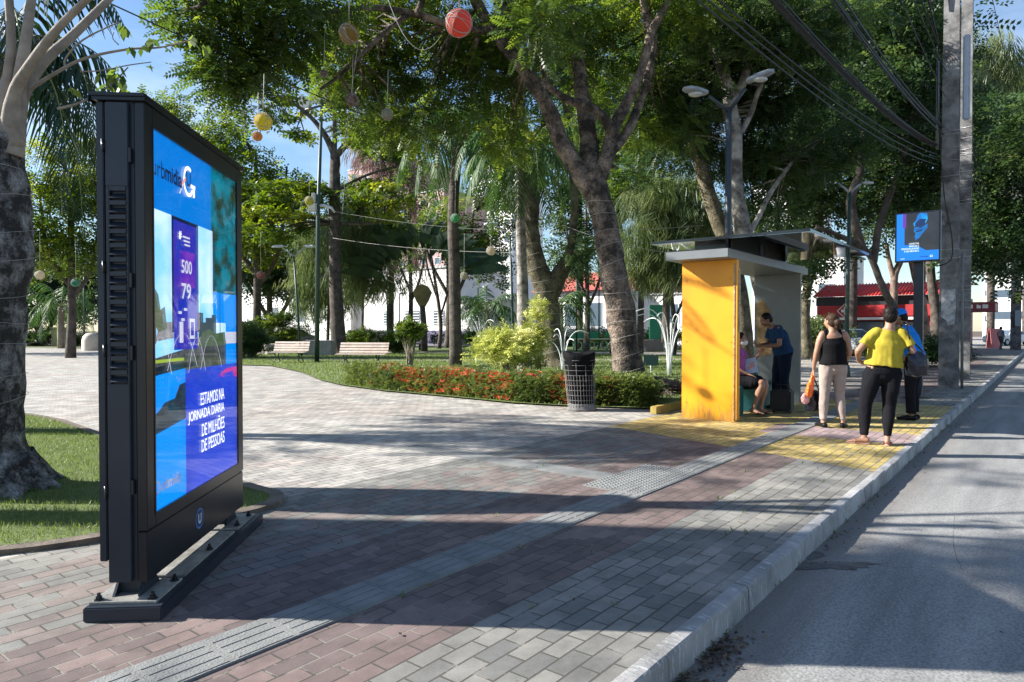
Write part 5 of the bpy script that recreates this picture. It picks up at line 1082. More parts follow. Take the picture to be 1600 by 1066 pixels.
    if not spec.get('mask'): e_ = MB(); e_.ball(hp(0, .0965, -.054), 1, 10, sc=(.021, .006, .0045), M=HM); e_.build('lips', mat('lips', (.30, .09, .07), .45) if 'lips' not in MATS else MATS['lips'], r, local=True)
    else:
        e_ = MB(); e_.ball(hp(0, .050, -.045), 1, 18, sc=(.064, .068, .052), M=HM); e_.ball(hp(0, .098, -.035), 1, 12, sc=(.030, .026, .038), M=HM)
        mk = fuse(e_, 'face_mask', cloth('mask_white', (.78, .78, .80)), r, .007, 2); e_ = MB()
        for s in (-1, 1): e_.tube([hp(s*.058, .06, -.03), hp(s*.074, .02, -.008), hp(s*.083, -.018, .012)], .002, n=5)
        e_.build('ear_loop', MATS['mask_white'], mk, local=True)
    # ---- hair
    hc = cloth('hair_'+spec.get('haircol', 'dark'), {'dark': (.012, .009, .008), 'brown': (.05, .028, .018)}[spec.get('haircol', 'dark')], .5); h_ = MB()
    if spec.get('hair') != 'bald':
        h_.ball(hp(0, -.026, .040), 1, 22, sc=(.084, .092, .084), M=HM); h_.ball(hp(0, -.045, -.005), 1, 18, sc=(.080, .070, .085), M=HM)
        if spec.get('hair') == 'bun': h_.ball(hp(0, -.125, -.015), 1, 14, sc=(.052, .045, .05), M=HM, jit=.2); h_.ball(hp(.02, -.10, -.07), 1, 12, sc=(.05, .04, .05), M=HM)
        if spec.get('hair') == 'bob': h_.ball(hp(0, -.05, -.05), 1, 14, sc=(.082, .058, .075), M=HM)
        if spec.get('hair') == 'tail': h_.ball(hp(0, -.105, -.02), 1, 12, sc=(.035, .04, .05), M=HM); eloft(h_, [hp(0, -.12, -.03), hp(0, -.13, -.12), hp(0, -.11, -.2)], [(.03, .025), (.035, .025), (.012, .01)])
        ho = fuse(h_, 'hair', hc, r, .0075, 2, (.004, 60, .5))
    if spec.get('hair') == 'cap' or spec.get('cap'):
        h_ = MB(); h_.ball(hp(0, -.02, .058), 1, 22, sc=(.090, .104, .078), M=HM); eloft(h_, [hp(0, .06, .055), hp(0, .12, .045), hp(0, .165, .030)], [(.075, .010), (.07, .007), (.04, .005)], side=HM @ V3((1, 0, 0)))
        fuse(h_, 'cap', cloth('cap_blue', (.01, .22, .75)), r, .0075, 2)
    # ---- top
    t_ = spec['top']; mb = MB(); q = pel.lerp(ch, t_.get('low', .05)); F2 = fat*t_.get('ease', 1.12)
    if t_.get('tank'):
        eloft(mb, [q, pel.lerp(ch, .45), ch, ch.lerp(nk, .46)], [(.172*F2, .122*F2), (.145*F2, .108*F2), (.156*F2, .114*F2), (sw*.80, .10)], side=sr, n=20, caps=(0, 0))
        for s in (-1, 1): 
            a_ = ch.lerp(nk, .25) + sr*s*sw*.62; top_ = nk + sr*s*sw*.58 + V3((0, 0, -.01)); eloft(mb, [a_ - V3((0, .06, .02)), top_ - V3((0, .02, -.012)), top_ + V3((0, .03, .008)), a_ + V3((0, .085, -.02))], [(.027, .013)]*4, side=sr, n=10)
    else:
        eloft(mb, [q, pel.lerp(ch, .45), ch, ch.lerp(nk, .55), ch.lerp(nk, .87)], [(.178*F2, .130*F2), (.163*F2, .120*F2), (.160*F2, .118*F2), (sw*.84, .10), (.085, .075)], side=sr, n=22, caps=(0, 0))
        for s, S_ in ((-1, 'L'), (1, 'R')):
            sh_, eb = g['sh'+S_], g['el'+S_]; d_ = t_.get('sleeve', .5); eloft(mb, [sh_ - sr*s*.035, sh_.lerp(eb, d_*.5), sh_.lerp(eb, d_)], [(.062*af, .060*af), (.060*af, .059*af), (.062*af, .066*af)], n=16, caps=(1, 0))
    fuse(mb, 'shirt', t_['mat'], r, vox, 3, (t_.get('wr', .010), 9, .45))
    # ---- trousers or skirt
    b_ = spec['bottom']; mb = MB(); e2 = b_.get('ease', 1.12); eloft(mb, [pel - V3((0, 0, .06)) if g['knL'].y - pel.y < .3 else pel, pel, pel.lerp(ch, b_.get('rise', .34))], [(.145*fat*e2, .112*fat*e2), (.166*fat*e2, .120*fat*e2), (.148*fat*e2, .104*fat*e2)], side=hr, n=20, caps=(1, 0))
    for S_ in 'LR':
        hip, kn, an = g['hip'+S_], g['kn'+S_], g['an'+S_]; cut = b_.get('cut', 1.0)
        if cut >= .9: eloft(mb, [hip, hip.lerp(kn, .4), kn, kn.lerp(an, .35), kn.lerp(an, .93)], [(.096*fat*e2, .100*fat*e2), (.088*fat*e2, .090*fat*e2), (.062*fat*e2, .064*fat*e2), (.062*fat*e2, .064*fat*e2), (b_.get('hem', .046),)*2], n=18, caps=(1, 0))
        else: eloft(mb, [hip, hip.lerp(kn, .4), hip.lerp(kn, cut)], [(.100*fat*e2, .100*fat*e2), (.096*fat*e2, .098*fat*e2), (.086*fat*e2, .090*fat*e2)], n=18)
    fuse(mb, b_.get('name', 'trousers'), b_['mat'], r, vox, 3, (b_.get('wr', .008), 10, .5))
    # ---- shoes
    for S_ in 'LR':
        an, toe = g['an'+S_], g['toe'+S_]; ft = (toe-an); ft.z = 0; ft.normalize(); k_ = spec.get('shoe', 'shoe'); zb = an.z-.082; sd_ = ft.cross(V3((0, 0, 1)))
        mb = MB()
        if k_ == 'sandal':
            a0 = V3((an.x, an.y, zb+.006)) - ft*.065; a1 = V3((toe.x, toe.y, zb+.006)) + ft*.035; mb = MB(); eloft(mb, [a0, a0.lerp(a1, .3), a0.lerp(a1, .7), a1], [(.028, .006), (.032, .007), (.044, .007), (.030, .006)], side=sd_, n=14)
            o_ = fuse(mb, 'sandal', spec['shoemat'], r, .006, 0); mb = MB(); c_ = a0.lerp(a1, .62); mb.tube([c_ + sd_*.045, c_ + sd_*.03 + V3((0, 0, .04)), a0.lerp(a1, .78) + V3((0, 0, .038)), c_ - sd_*.03 + V3((0, 0, .04)), c_ - sd_*.045], .006, n=6); mb.build('strap', spec['shoemat'], o_, local=True)
        else:
            eloft(mb, [V3((an.x, an.y, zb+.040)) - ft*.05, V3((an.x, an.y, zb+.042)) + ft*.03, V3((toe.x, toe.y, zb+.030)) - ft*.03, V3((toe.x, toe.y, zb+.024)) + ft*.03], [(.038, .040), (.040, .042), (.046, .028), (.034, .022)], side=sd_, n=16); fuse(mb, 'shoe', spec['shoemat'], r, .008, 2)
    return r
def facing(dx, dy): return -math.atan2(dx, dy)
def base_pose(**k):
    J = dict(pel=(0, 0, .92), chest=(0, .01, 1.22), neck=(0, -.02, 1.40), head=(0, .015, 1.52), shL=(-.175, -.01, 1.35), shR=(.175, -.01, 1.35), elL=(-.235, -.03, 1.08), elR=(.235, -.03, 1.08), wrL=(-.245, .05, .84), wrR=(.245, .05, .84),
             hipL=(-.09, 0, .88), hipR=(.09, 0, .88), knL=(-.10, .02, .47), knR=(.10, .02, .47), anL=(-.10, -.02, .082), anR=(.10, -.02, .082), toeL=(-.12, .13, .02), toeR=(.12, .13, .02)); J.update(k); return J
# woman in the yellow shirt, seen from behind
lo = G(1372, 695); rzY = facing(.30, 1)
J = base_pose(pel=(.05, 0, .92), chest=(.08, .0, 1.20), neck=(.11, -.01, 1.41), head=(.13, .01, 1.545), shL=(-.055, -.02, 1.355), shR=(.265, 0, 1.355), elL=(-.24, -.09, 1.13), wrL=(-.20, .13, 1.02), elR=(.36, -.03, 1.11), wrR=(.31, .16, 1.03),
              hipL=(-.055, 0, .87), hipR=(.145, 0, .87), knL=(-.14, .03, .48), knR=(.12, .02, .48), anL=(-.15, .0, .085), anR=(.09, -.05, .085), toeL=(-.30, .06, .02), toeR=(.13, .09, .02))
yw = person('person in a yellow T-shirt and black trousers, back turned, one hand at the waist', lo, rzY, J,
       dict(skin='tan', fat=1.13, hair='short', yaw=-.35, pitch=.15, top=dict(mat=cloth('shirt_yellow', (.42, .335, .04), .9, (.33, .26, .03)), low=.10, sleeve=.68, ease=1.10, wr=.013), bottom=dict(mat=cloth('trousers_black', (.009, .009, .012)), ease=1.02, hem=.045), shoe='sandal', shoemat=cloth('sandal_pink', (.55, .28, .24)),
            handL=((.55, .35, -.45), (0, .3, 1)), curlL=.25, handR=((-.2, .8, -.3), (-.5, 0, 1)), curlR=.5))
def locw(root, p): return root.location + Matrix.Rotation(root.rotation_euler.z, 3, 'Z') @ Vector(p)
def bag(name, label, cat, c, d, rz, col, strap=None, soft=.2, cm=None, m_=None, seed=0):
    c = Vector(c); r = empty(name, c, label, cat, rz=rz); mb = MB(); mb.ball((0, 0, 0), 1, 20, sc=(d[0]*.52, d[1]*.55, d[2]*.54)); mb.box((0, 0, -.05*d[2]), (d[0]*.86, d[1]*.7, d[2]*.82))
    o = fuse(mb, 'pouch', m_, r, .008, 6, (soft*.04, 14, .7))
    if strap:
        mb = MB(); q, _ = polyline([(Vector(p), .01) for p in strap], 5); mb.tube(q, .010, n=6); mb.build('strap', m_, r)
    return r
LEA = mat('bag_navy', (.005, .007, .016), .22, bump=.3, bscale=50)
sp = locw(yw, (.27, -.02, 1.42))
bc = locw(yw, (.40, -.02, .98)); bag('shoulder_bag', 'shiny dark navy shoulder bag hanging at the side of the person in yellow', 'bag', bc, (.25, .14, .29), rzY, 'navy', [bc + Vector((-.10, .0, .15)), bc + Vector((-.10, -.02, .3)), sp + Vector((-.01, -.05, .02)), sp + Vector((.0, .03, .045)), sp + Vector((.04, .10, -.05)), bc + Vector((.11, .05, .14))], m_=LEA)
# woman in black top and beige trousers
lo = G(1301, 668); rzB = facing(.12, 1)
J = base_pose(head=(-.03, .0, 1.50), neck=(-.02, -.02, 1.385), shL=(-.165, -.01, 1.325), shR=(.165, -.01, 1.325), elL=(-.225, .0, 1.06), wrL=(-.245, .06, .82), elR=(.22, -.02, 1.07), wrR=(.20, .12, .90), anL=(-.13, 0, .08), anR=(.13, -.03, .08), toeL=(-.16, .14, .02), toeR=(.2, .10, .02), knL=(-.11, .02, .47), knR=(.10, .03, .47), chest=(0, .01, 1.19))
bw = person('person in a black sleeveless top and beige trousers, back turned, carrying bags', lo, rzB, J,
       dict(skin='tan', fat=1.03, hair='bun', haircol='brown', yaw=.5, top=dict(mat=cloth('top_black', (.007, .007, .008)), tank=True, low=-.12, ease=1.10, wr=.006), bottom=dict(mat=cloth('trousers_beige', (.36, .29, .25), .85, (.30, .24, .21)), ease=1.0, hem=.043), shoemat=cloth('shoe_black', (.012, .012, .012), .4), handL=((0, .1, -1), (1, 0, 0)), curlL=.75, thumbL=-1, handR=((-.3, .6, -.5), (-1, 0, 0))))
h0 = locw(bw, (-.25, .08, .74))
OR = mat('plastic_orange', (.90, .17, .015), .3, (.75, .12, .01), 9, .8, 22, bdist=.02); PK = mat('plastic_pink', (.62, .30, .28), .4, bump=.6, bscale=20)
r = empty('plastic_bag', h0, 'bright orange plastic bag held in the hand of the person in black', 'bag'); mb = MB(); eloft(mb, [h0 + Vector((0, 0, .04)) - h0, Vector((-.01, 0, -.08)), Vector((-.04, 0, -.2)), Vector((-.06, 0, -.31))], [(.02, .015), (.05, .03), (.085, .045), (.06, .04)], n=18); fuse(mb, 'pouch', OR, r, .008, 3, (.012, 22, .6))
r = empty('plastic_bag', h0 + Vector((-.1, 0, -.34)), 'small pinkish bag hanging just under the orange plastic bag', 'bag'); mb = MB(); mb.ball((0, 0, 0), 1, 16, sc=(.06, .045, .085)); mb.tube([Vector((.02, 0, .06)), Vector((.06, 0, .2)), Vector((.10, 0, .35))], .006, n=6); fuse(mb, 'pouch', PK, r, .006, 2, (.01, 25, .7))
bc = h0 + Vector((.04, .06, -.38)); bag('hand_bag', 'dark navy handbag hanging behind the orange plastic bag', 'bag', bc, (.26, .13, .30), .2, 'navy', [bc + Vector((-.09, 0, .12)), bc + Vector((-.06, -.01, .28)), h0 + Vector((0, 0, .0)), bc + Vector((.03, .01, .28)), bc + Vector((.09, 0, .12))], m_=LEA)
# man in blue with a cap, half hidden
lo = G(1424, 656); rzM = facing(-.8, .75)
J = base_pose(pel=(0, -.04, .95), chest=(0, .05, 1.26), neck=(0, .10, 1.45), head=(0, .17, 1.575), shL=(-.19, .07, 1.40), shR=(.19, .07, 1.40), elL=(-.24, .06, 1.12), wrL=(-.15, .28, 1.05), elR=(.27, .0, 1.14), wrR=(.19, .22, 1.03), hipL=(-.09, -.03, .91), hipR=(.09, -.03, .91), knL=(-.10, .0, .49), knR=(.10, .0, .49))
person('person in a bright blue shirt and blue cap, partly hidden behind the one in yellow', lo, rzM, J, dict(skin='brown', fat=1.08, hair='short', cap=True, pitch=.35, yaw=.1, top=dict(mat=cloth('shirt_blue', (.01, .19, .62)), low=.02, sleeve=.6), bottom=dict(mat=MATS['trousers_black'], ease=1.05, hem=.07), shoemat=MATS['shoe_black']))
# seated woman with mask
lo = ST(11.12, 4.06, 0); fS = -SV; rzS = facing(fS.x, fS.y)
J = dict(pel=(0, -.02, .56), chest=(0, .02, .88), neck=(0, .03, 1.10), head=(0, .085, 1.225), shL=(-.17, .02, 1.05), shR=(.17, .02, 1.05), elL=(-.22, .15, .82), wrL=(-.10, .36, .99), elR=(.235, .02, .79), wrR=(.15, .26, .67),
         hipL=(-.09, .03, .54), hipR=(.09, .03, .54), knL=(-.09, .46, .535), knR=(.10, .47, .535), anL=(-.06, .40, .11), anR=(.11, .33, .11), toeL=(-.07, .56, .02), toeR=(.13, .49, .02))
sw_ = person('seated person in a pink patterned shirt, black shorts and white face mask, holding a booklet', lo, rzS, J, dict(skin='tan', fat=1.12, hair='tail', mask=True, pitch=.15, top=dict(mat=cloth('shirt_pink', (.42, .13, .34), .9, (.30, .07, .24), 22), low=.0, sleeve=.55), bottom=dict(mat=MATS['trousers_black'], cut=.72, ease=1.12, name='shorts'), shoe='sandal', shoemat=cloth('sandal_dark', (.03, .02, .02)), handL=((.1, .4, .8), (.6, .2, -.3)), curlL=.6, handR=((-.2, .9, -.25), (0, 0, -1)), curlR=.25))
c_ = locw(sw_, (-.02, .25, .80)); r = empty('booklet', c_, 'pale blue booklet with a pinkish picture on the lap of the seated person', 'booklet', rz=rzS); mb = MB(); RR = Matrix.Rotation(rzS, 3, 'Z') @ Matrix.Rotation(math.radians(68), 3, 'Y') @ Matrix.Rotation(.3, 3, 'Z'); mb.box(c_, (.26, .19, .008), M=RR); mb.build('pages', mat('paper_blue', (.50, .66, .82), .7, (.40, .55, .75), 9), r); mb = MB(); mb.box(c_ + RR @ Vector((-.01, .02, .0055)), (.09, .08, .002), M=RR); mb.box(c_ + RR @ Vector((.03, -.04, .0055)), (.06, .05, .002), M=RR); mb.build('picture', mat('paper_pink', (.75, .45, .40), .7), r)
c_ = locw(sw_, (-.08, .42, 1.10)); tag(MB().box((0, 0, 0), (.075, .012, .15), bev=.004).build('phone', GLB, loc=c_), 'black phone held up in the hand of the seated person', 'phone').rotation_euler = (.5, 0, rzS)
# standing man leaning over her
lo = ST(12.25, 3.68, 0); rzN = facing(-1, -.05)
J = base_pose(pel=(0, -.06, .98), chest=(0, .04, 1.28), neck=(0, .16, 1.46), head=(0, .26, 1.555), shL=(-.19, .10, 1.41), shR=(.19, .10, 1.41), elL=(-.24, .13, 1.12), wrL=(-.08, .36, 1.10), elR=(.24, .13, 1.12), wrR=(.06, .38, 1.12), hipL=(-.09, -.04, .93), hipR=(.09, -.04, .93), knL=(-.10, -.02, .50), knR=(.10, .03, .50), anL=(-.10, -.10, .085), anR=(.10, .02, .085), toeL=(-.12, .06, .02), toeR=(.12, .18, .02))
nm = person('person in a dark blue short-sleeved shirt and dark jeans leaning over the seated one', lo, rzN, J, dict(skin='brown', fat=1.12, hair='short', pitch=.55, top=dict(mat=cloth('shirt_navy', (.008, .022, .06), .85, (.015, .05, .11), 30), low=.0, sleeve=.62), bottom=dict(mat=cloth('jeans_dark', (.006, .010, .022)), ease=1.05, hem=.06), shoemat=MATS['shoe_black'], handL=((.4, .7, .1), (.5, 0, .4)), curlL=.7, handR=((-.4, .7, .1), (-.5, 0, .4)), curlR=.7))
c_ = locw(nm, (.0, .47, 1.14)); tag(MB().box((0, 0, 0), (.16, .02, .085), bev=.004).build('phone', GLB, loc=c_), 'dark device held in both hands by the leaning person', 'phone').rotation_euler = (-.6, 0, rzN)
# bags on the shelter floor
BB_ = mat('bag_black', (.012, .012, .014), .5, bump=.4, bscale=60)
c_ = ST(11.75, 3.50, 0); r = empty('trolley_bag', c_, 'black trolley bag standing on the pavement inside the shelter', 'suitcase', rz=ROT); mb = MB(); mb.box(c_ + Vector((0, 0, .21)), (.24, .34, .36), M=Matrix.Rotation(ROT, 3, 'Z'), bev=.03); mb.box(c_ - SU*.13 + Vector((0, 0, .17)), (.04, .26, .22), M=Matrix.Rotation(ROT, 3, 'Z'), bev=.015); mb.build('case', BB_, r)
mb = MB(); mb.tube([c_ + SV*.09 + Vector((0, 0, .38)), c_ + SV*.09 + Vector((0, 0, .47)), c_ - SV*.09 + Vector((0, 0, .47)), c_ - SV*.09 + Vector((0, 0, .38))], .01, 6); mb.build('handle', BB_, r)
for s in (-1, 1): mb = MB(); mb.tube([c_ + SV*s*.13 + Vector((0, 0, .022)) - SU*.02, c_ + SV*s*.13 + Vector((0, 0, .022)) + SU*.02], .022, 10); mb.build('wheel', BB_, r)
c_ = ST(10.72, 4.0, .13); r = empty('crumpled_bag', c_, 'crumpled turquoise plastic bag on the ground under the seated person', 'bag'); mb = MB(); mb.ball((0, 0, 0), 1, 16, sc=(.13, .11, .12)); mb.ball((.08, -.05, .08), 1, 10, sc=(.06, .05, .07)); mb.ball((-.05, -.03, .10), 1, 10, sc=(.06, .05, .06)); fuse(mb, 'pouch', mat('plastic_turquoise', (.02, .42, .38), .35, (.01, .28, .26), 10), r, .008, 1, (.03, 22, 1))
c_ = ST(11.55, 3.95, .60); r = empty('crumpled_bag', c_, 'dark green bag on the bench between the seated and the leaning person', 'bag'); mb = MB(); mb.ball((0, 0, 0), 1, 16, sc=(.12, .10, .12)); mb.ball((.05, -.03, .13), 1, 10, sc=(.06, .05, .08)); fuse(mb, 'pouch', mat('plastic_green', (.01, .10, .05), .35), r, .008, 1, (.02, 22, 1))
c_ = ST(11.55, 3.98, .84); tag(MB().box((0, 0, 0), (.22, .14, .22), bev=.04).build('black_bag', BB_, loc=c_), 'small black bag on top of the green one beside the seated person', 'bag')
# distant figures
q = G(1313, 572); J = base_pose(); person('distant person in a white shirt glimpsed beside the one in the black top', q, facing(.3, 1), J, dict(skin='brown', hair='short', top=dict(mat=cloth('shirt_white', (.7, .7, .72))), bottom=dict(mat=MATS['jeans_dark']), shoemat=MATS['shoe_black']), vox=.016)
q = G(1564, 546); person('tiny distant person in pale clothes walking by the white car far away', q, facing(1, .3), base_pose(knL=(-.1, .15, .5), anL=(-.1, .18, .085), toeL=(-.1, .33, .02), anR=(.1, -.22, .1), toeR=(.1, -.08, .02)), dict(skin='brown', hair='short', top=dict(mat=cloth('shirt_grey', (.35, .38, .40))), bottom=dict(mat=cloth('trousers_grey', (.10, .14, .15))), shoemat=MATS['shoe_black']), vox=.02)

bpy.data.scenes.remove(TMP)
# ================================================================ VEGETATION
LF_A = leaf_mat('leaf_feather', (.022, .048, .012), (.080, .135, .022), (.22, .28, .045), .48)
LF_D = leaf_mat('leaf_dark', (.013, .032, .014), (.036, .074, .024), (.10, .155, .04), .38)
LF_Y = leaf_mat('leaf_yellow', (.035, .075, .012), (.10, .16, .018), (.24, .28, .035), .42)
LF_M = leaf_mat('leaf_mid', (.025, .055, .012), (.085, .14, .025), (.20, .26, .05), .45)
LF_N = leaf_mat('leaf_needle', (.04, .07, .025), (.10, .14, .05), (.20, .23, .10), .35)
LF_P = leaf_mat('leaf_palm', (.015, .045, .014), (.04, .095, .022), (.10, .17, .05), .3, .55)
LF_PD = leaf_mat('leaf_palm_dark', (.006, .02, .010), (.014, .040, .014), (.05, .09, .03), .15, .3)
LF_C = leaf_mat('leaf_croton', (.20, .24, .05), (.42, .46, .14), (.70, .70, .36), .4)
LF_R = leaf_mat('leaf_russet', (.10, .06, .05), (.2, .13, .11), (.3, .24, .2), .3)
BK_D = mat('bark_dark', (.13, .105, .085), .95, (.035, .028, .024), 3.2, 1.0, 22, detail=10, lo=.36, hi=.66, bdist=.04)
BK_G = mat('bark_grey', (.36, .33, .29), .92, (.085, .07, .058), 2.6, .9, 24, detail=10, lo=.40, hi=.60, bdist=.03)
BK_P = mat('bark_pale', (.30, .26, .215), .85, (.17, .14, .11), 5, .6, 40, detail=8, bdist=.01)
BK_R = mat('bark_reddish', (.30, .20, .15), .92, (.08, .055, .045), 2.6, .9, 26, detail=10, lo=.38, hi=.62, bdist=.03)
def bark_lichen(name, dark, pale, scale, lo=.47, hi=.60, moss=None):
    m, t, b = node_mat(name); L = t.links.new; N = t.nodes.new; b.inputs['Roughness'].default_value = .95
    co = N('ShaderNodeTexCoord'); a = N('ShaderNodeTexNoise'); a.inputs['Scale'].default_value = scale; a.inputs['Detail'].default_value = 12; a.inputs['Roughness'].default_value = .7
    r = N('ShaderNodeValToRGB'); e = r.color_ramp.elements; e[0].position = lo; e[0].color = (*dark, 1); e[1].position = hi; e[1].color = (*pale, 1)
    f = N('ShaderNodeTexNoise'); f.inputs['Scale'].default_value = scale*9; f.inputs['Detail'].default_value = 8
    mr = N('ShaderNodeMapRange'); mr.inputs[1].default_value = .3; mr.inputs[2].default_value = .7; mr.inputs[3].default_value = .55; mr.inputs[4].default_value = 1.3
    s = N('ShaderNodeVectorMath'); s.operation = 'SCALE'
    L(co.outputs['Object'], a.inputs['Vector']); L(co.outputs['Object'], f.inputs['Vector']); L(a.outputs['Fac'], r.inputs['Fac']); L(f.outputs['Fac'], mr.inputs[0]); L(r.outputs['Color'], s.inputs[0]); L(mr.outputs[0], s.inputs['Scale']); L(s.outputs[0], b.inputs['Base Color'])
    sm = N('ShaderNodeMath'); sm.operation = 'ADD'; L(a.outputs['Fac'], sm.inputs[0]); L(f.outputs['Fac'], sm.inputs[1])
    bp = N('ShaderNodeBump'); bp.inputs['Strength'].default_value = 1; bp.inputs['Distance'].default_value = .04; L(sm.outputs[0], bp.inputs['Height']); L(bp.outputs['Normal'], b.inputs['Normal'])
    return m
BK_L = bark_lichen('bark_lichen', (.030, .027, .025), (.40, .39, .38), 5.5, .44, .66)
BK_L2 = bark_lichen('bark_blotched', (.034, .026, .021), (.33, .25, .19), 2.4, .44, .68)
BK_L3 = bark_lichen('bark_mossy', (.05, .042, .02), (.20, .17, .11), 3.0, .4, .65)
# ---- old trunk at the left edge, with pale limbs carrying a few wilted leaves
bL = P(-30, 755, 5.75); bL.z = 0
Y = 5.75
r = empty('old_tree', bL, 'massive dark lichen-blotched trunk with pale bare limbs at the left edge of the lawn', 'tree')
mb = MB(); pts, rr = polyline(pl(Y, (-42, 775, 210), (-42, 752, 175), (-45, 700, 145), (-45, 600, 138), (-45, 480, 142), (-40, 400, 158), (-40, 350, 150), (-34, 290, 128), (-28, 245, 104), (-22, 205, 98)), 6); pts[0].z = -.05
mb.tube(pts, rr, n=36, jit=.11)
for a in (-.5, .15, .9, 2.2, 3.6, 5.0):
    q, w_ = polyline([(bL + Vector((math.cos(a)*.26, math.sin(a)*.26, .24)), .16), (bL + Vector((math.cos(a)*.46, math.sin(a)*.46, .05)), .10), (bL + Vector((math.cos(a)*.66, math.sin(a)*.66, -.03)), .04)], 4); mb.tube(q, w_, n=10, jit=.2)
mb.build('trunk', BK_L, r)
limbs = [pl(Y, (-13, 240, 54.0), (2, 190, 41.4), (13, 120, 16.0), (17, 60, 12.8), (11, -40, 11.2)), pl(Y, (12, 240, 45.0), (21, 200, 34.2), (29, 140, 20.8), (39, 70, 16.0), (49, 0, 12.8), (57, -60, 11.2)),
         pl(Y, (17, 225, 39.6), (21, 150, 17.6, -.1), (47, 102, 14.4, -.2), (89, 46, 12.0, -.3), (137, -2, 9.6, -.4), (187, -50, 8.0, -.5)), pl(Y, (19, 218, 36.0), (35, 150, 19.2, .1), (67, 98, 16.0, .2), (117, 52, 13.6, .3), (169, 0, 11.2, .4), (212, -45, 9.6, .5)),
         pl(Y, (-23, 230, 41.4), (-43, 170, 27.2), (-63, 80, 20.8), (-93, -20, 16.0))]
mb = MB()
for lb in limbs: q, w_ = polyline(lb, 5); mb.tube(q, w_, n=14, jit=.05)
for lb in (pl(Y, (48, 138, 8), (80, 118, 6), (130, 92, 5), (199, 77, 4), (250, 74, 3), (300, 62, 2)), pl(Y, (104, 108, 4), (102, 92, 3), (130, 62, 3), (186, 34, 2)), pl(Y, (90, 170, 5), (120, 162, 4), (150, 148, 3.5), (178, 128, 3), (200, 105, 2)), pl(Y, (125, 112, 2.5), (160, 110, 2), (200, 102, 2), (236, 97, 1.5)), pl(Y, (185, 70, 2), (176, 60, 1.5), (178, 50, 1))):
    q, w_ = polyline(lb, 5); mb.tube(q, w_, n=6)
mb.build('limbs', BK_P, r)
pos = []; dd = []
for px_, py_, n_, s_ in ((193, 42, 9, 10), (236, 60, 5, 5), (301, 57, 6, 7), (318, 70, 7, 8), (203, 73, 4, 5), (224, 72, 4, 4), (235, 100, 3, 3), (180, 112, 12, 12), (165, 140, 14, 14), (190, 128, 8, 10), (150, 145, 8, 8), (110, 135, 3, 3)):
    for i in range(n_): pos.append(tuple(P(px_+random.gauss(0, s_*.5), py_+random.gauss(0, s_*.5), Y+random.uniform(-.15, .15)) - bL)); dd.append((random.gauss(0, .5), random.gauss(0, .5), -random.uniform(.3, 1.2)))
crown_mesh('leaves', np.array([leafq((0, 0, 0), (1, 0, 0), (0, 0, 1), 1, .55)]), np.array(pos), np.array(dd), rng.uniform(.06, .13, len(pos)), LF_M, rng.uniform(.1, .9, len(pos)), parent=r)
# wires wrapped round the trunk (string lights)
def helix(mb, axis, z0, z1, turns, rad=.004, off=1.06, n=22):
    pts = []
    for i in range(int(turns*n)+1):
        t = i/(turns*n); z = z0 + (z1-z0)*t + .05*math.sin(2*math.pi*i/n + i*.045) + .03*math.sin(i*.11)
        for (a, ra), (b_, rb) in zip(axis, axis[1:]):
            if min(a.z, b_.z) <= z <= max(a.z, b_.z):
                k = (z-a.z)/(b_.z-a.z+1e-9); c = a.lerp(b_, k); rr_ = (ra*(1-k)+rb*k)*off + .012; break
        else: continue
        th = 2*math.pi*i/n; pts.append(Vector((c.x+math.cos(th)*rr_, c.y+math.sin(th)*rr_, z + .05*math.sin(i*.37)*0)))
    if len(pts) > 3: mb.tube(pts, rad, n=4, cap=False)
mb = MB(); helix(mb, list(zip(pts_L := polyline(pl(Y, (-42, 752, 175), (-45, 700, 145), (-45, 600, 138), (-45, 480, 142), (-40, 400, 158), (-40, 350, 150), (-34, 290, 128), (-28, 245, 104)), 6)[0], polyline(pl(Y, (-42, 752, 175), (-45, 700, 145), (-45, 600, 138), (-45, 480, 142), (-40, 400, 158), (-40, 350, 150), (-34, 290, 128), (-28, 245, 104)), 6)[1])), .5, 2.7, 9, .002, 1.03)
mb.build('light_string', WIRE, r)

# ---- palms
def frond_quads(c, az, el0, L_, droop, lw=.035, ll=.5, hang=.75, n=34):
    """one feather frond: returns list of quads; leaflets hang either side of a drooping rachis"""
    q = []; p = Vector(c); d = Vector((math.cos(az)*math.cos(el0), math.sin(az)*math.cos(el0), math.sin(el0))); st = L_/n; pts = [p.copy()]
    side = Vector((-math.sin(az), math.cos(az), 0))
    for i in range(n):
        p = p + d*st; d = (d + Vector((0, 0, -droop/n*(1+1.3*i/n)))).normalized(); pts.append(p.copy())
        if i < n*.12: continue
        t = i/n; l = ll*math.sin(math.pi*min(1, .18+t*.86))**.6 * random.uniform(.85, 1.1)
        for sg in (-1, 1):
            dr = (side*sg*random.uniform(.7, 1.0) + d*.55 + Vector((0, 0, -hang*random.uniform(.6, 1.4)))).normalized()
            w_ = d*lw*.5; m1 = p + dr*l*.5 + Vector((0, 0, .05*l)); e1 = p + dr*l + Vector((0, 0, -.22*l*hang))
            q.append([p-w_*.6, p+w_*.6, m1+w_, m1-w_]); q.append([m1-w_, m1+w_, e1+w_*.15, e1-w_*.15])
    return q, pts
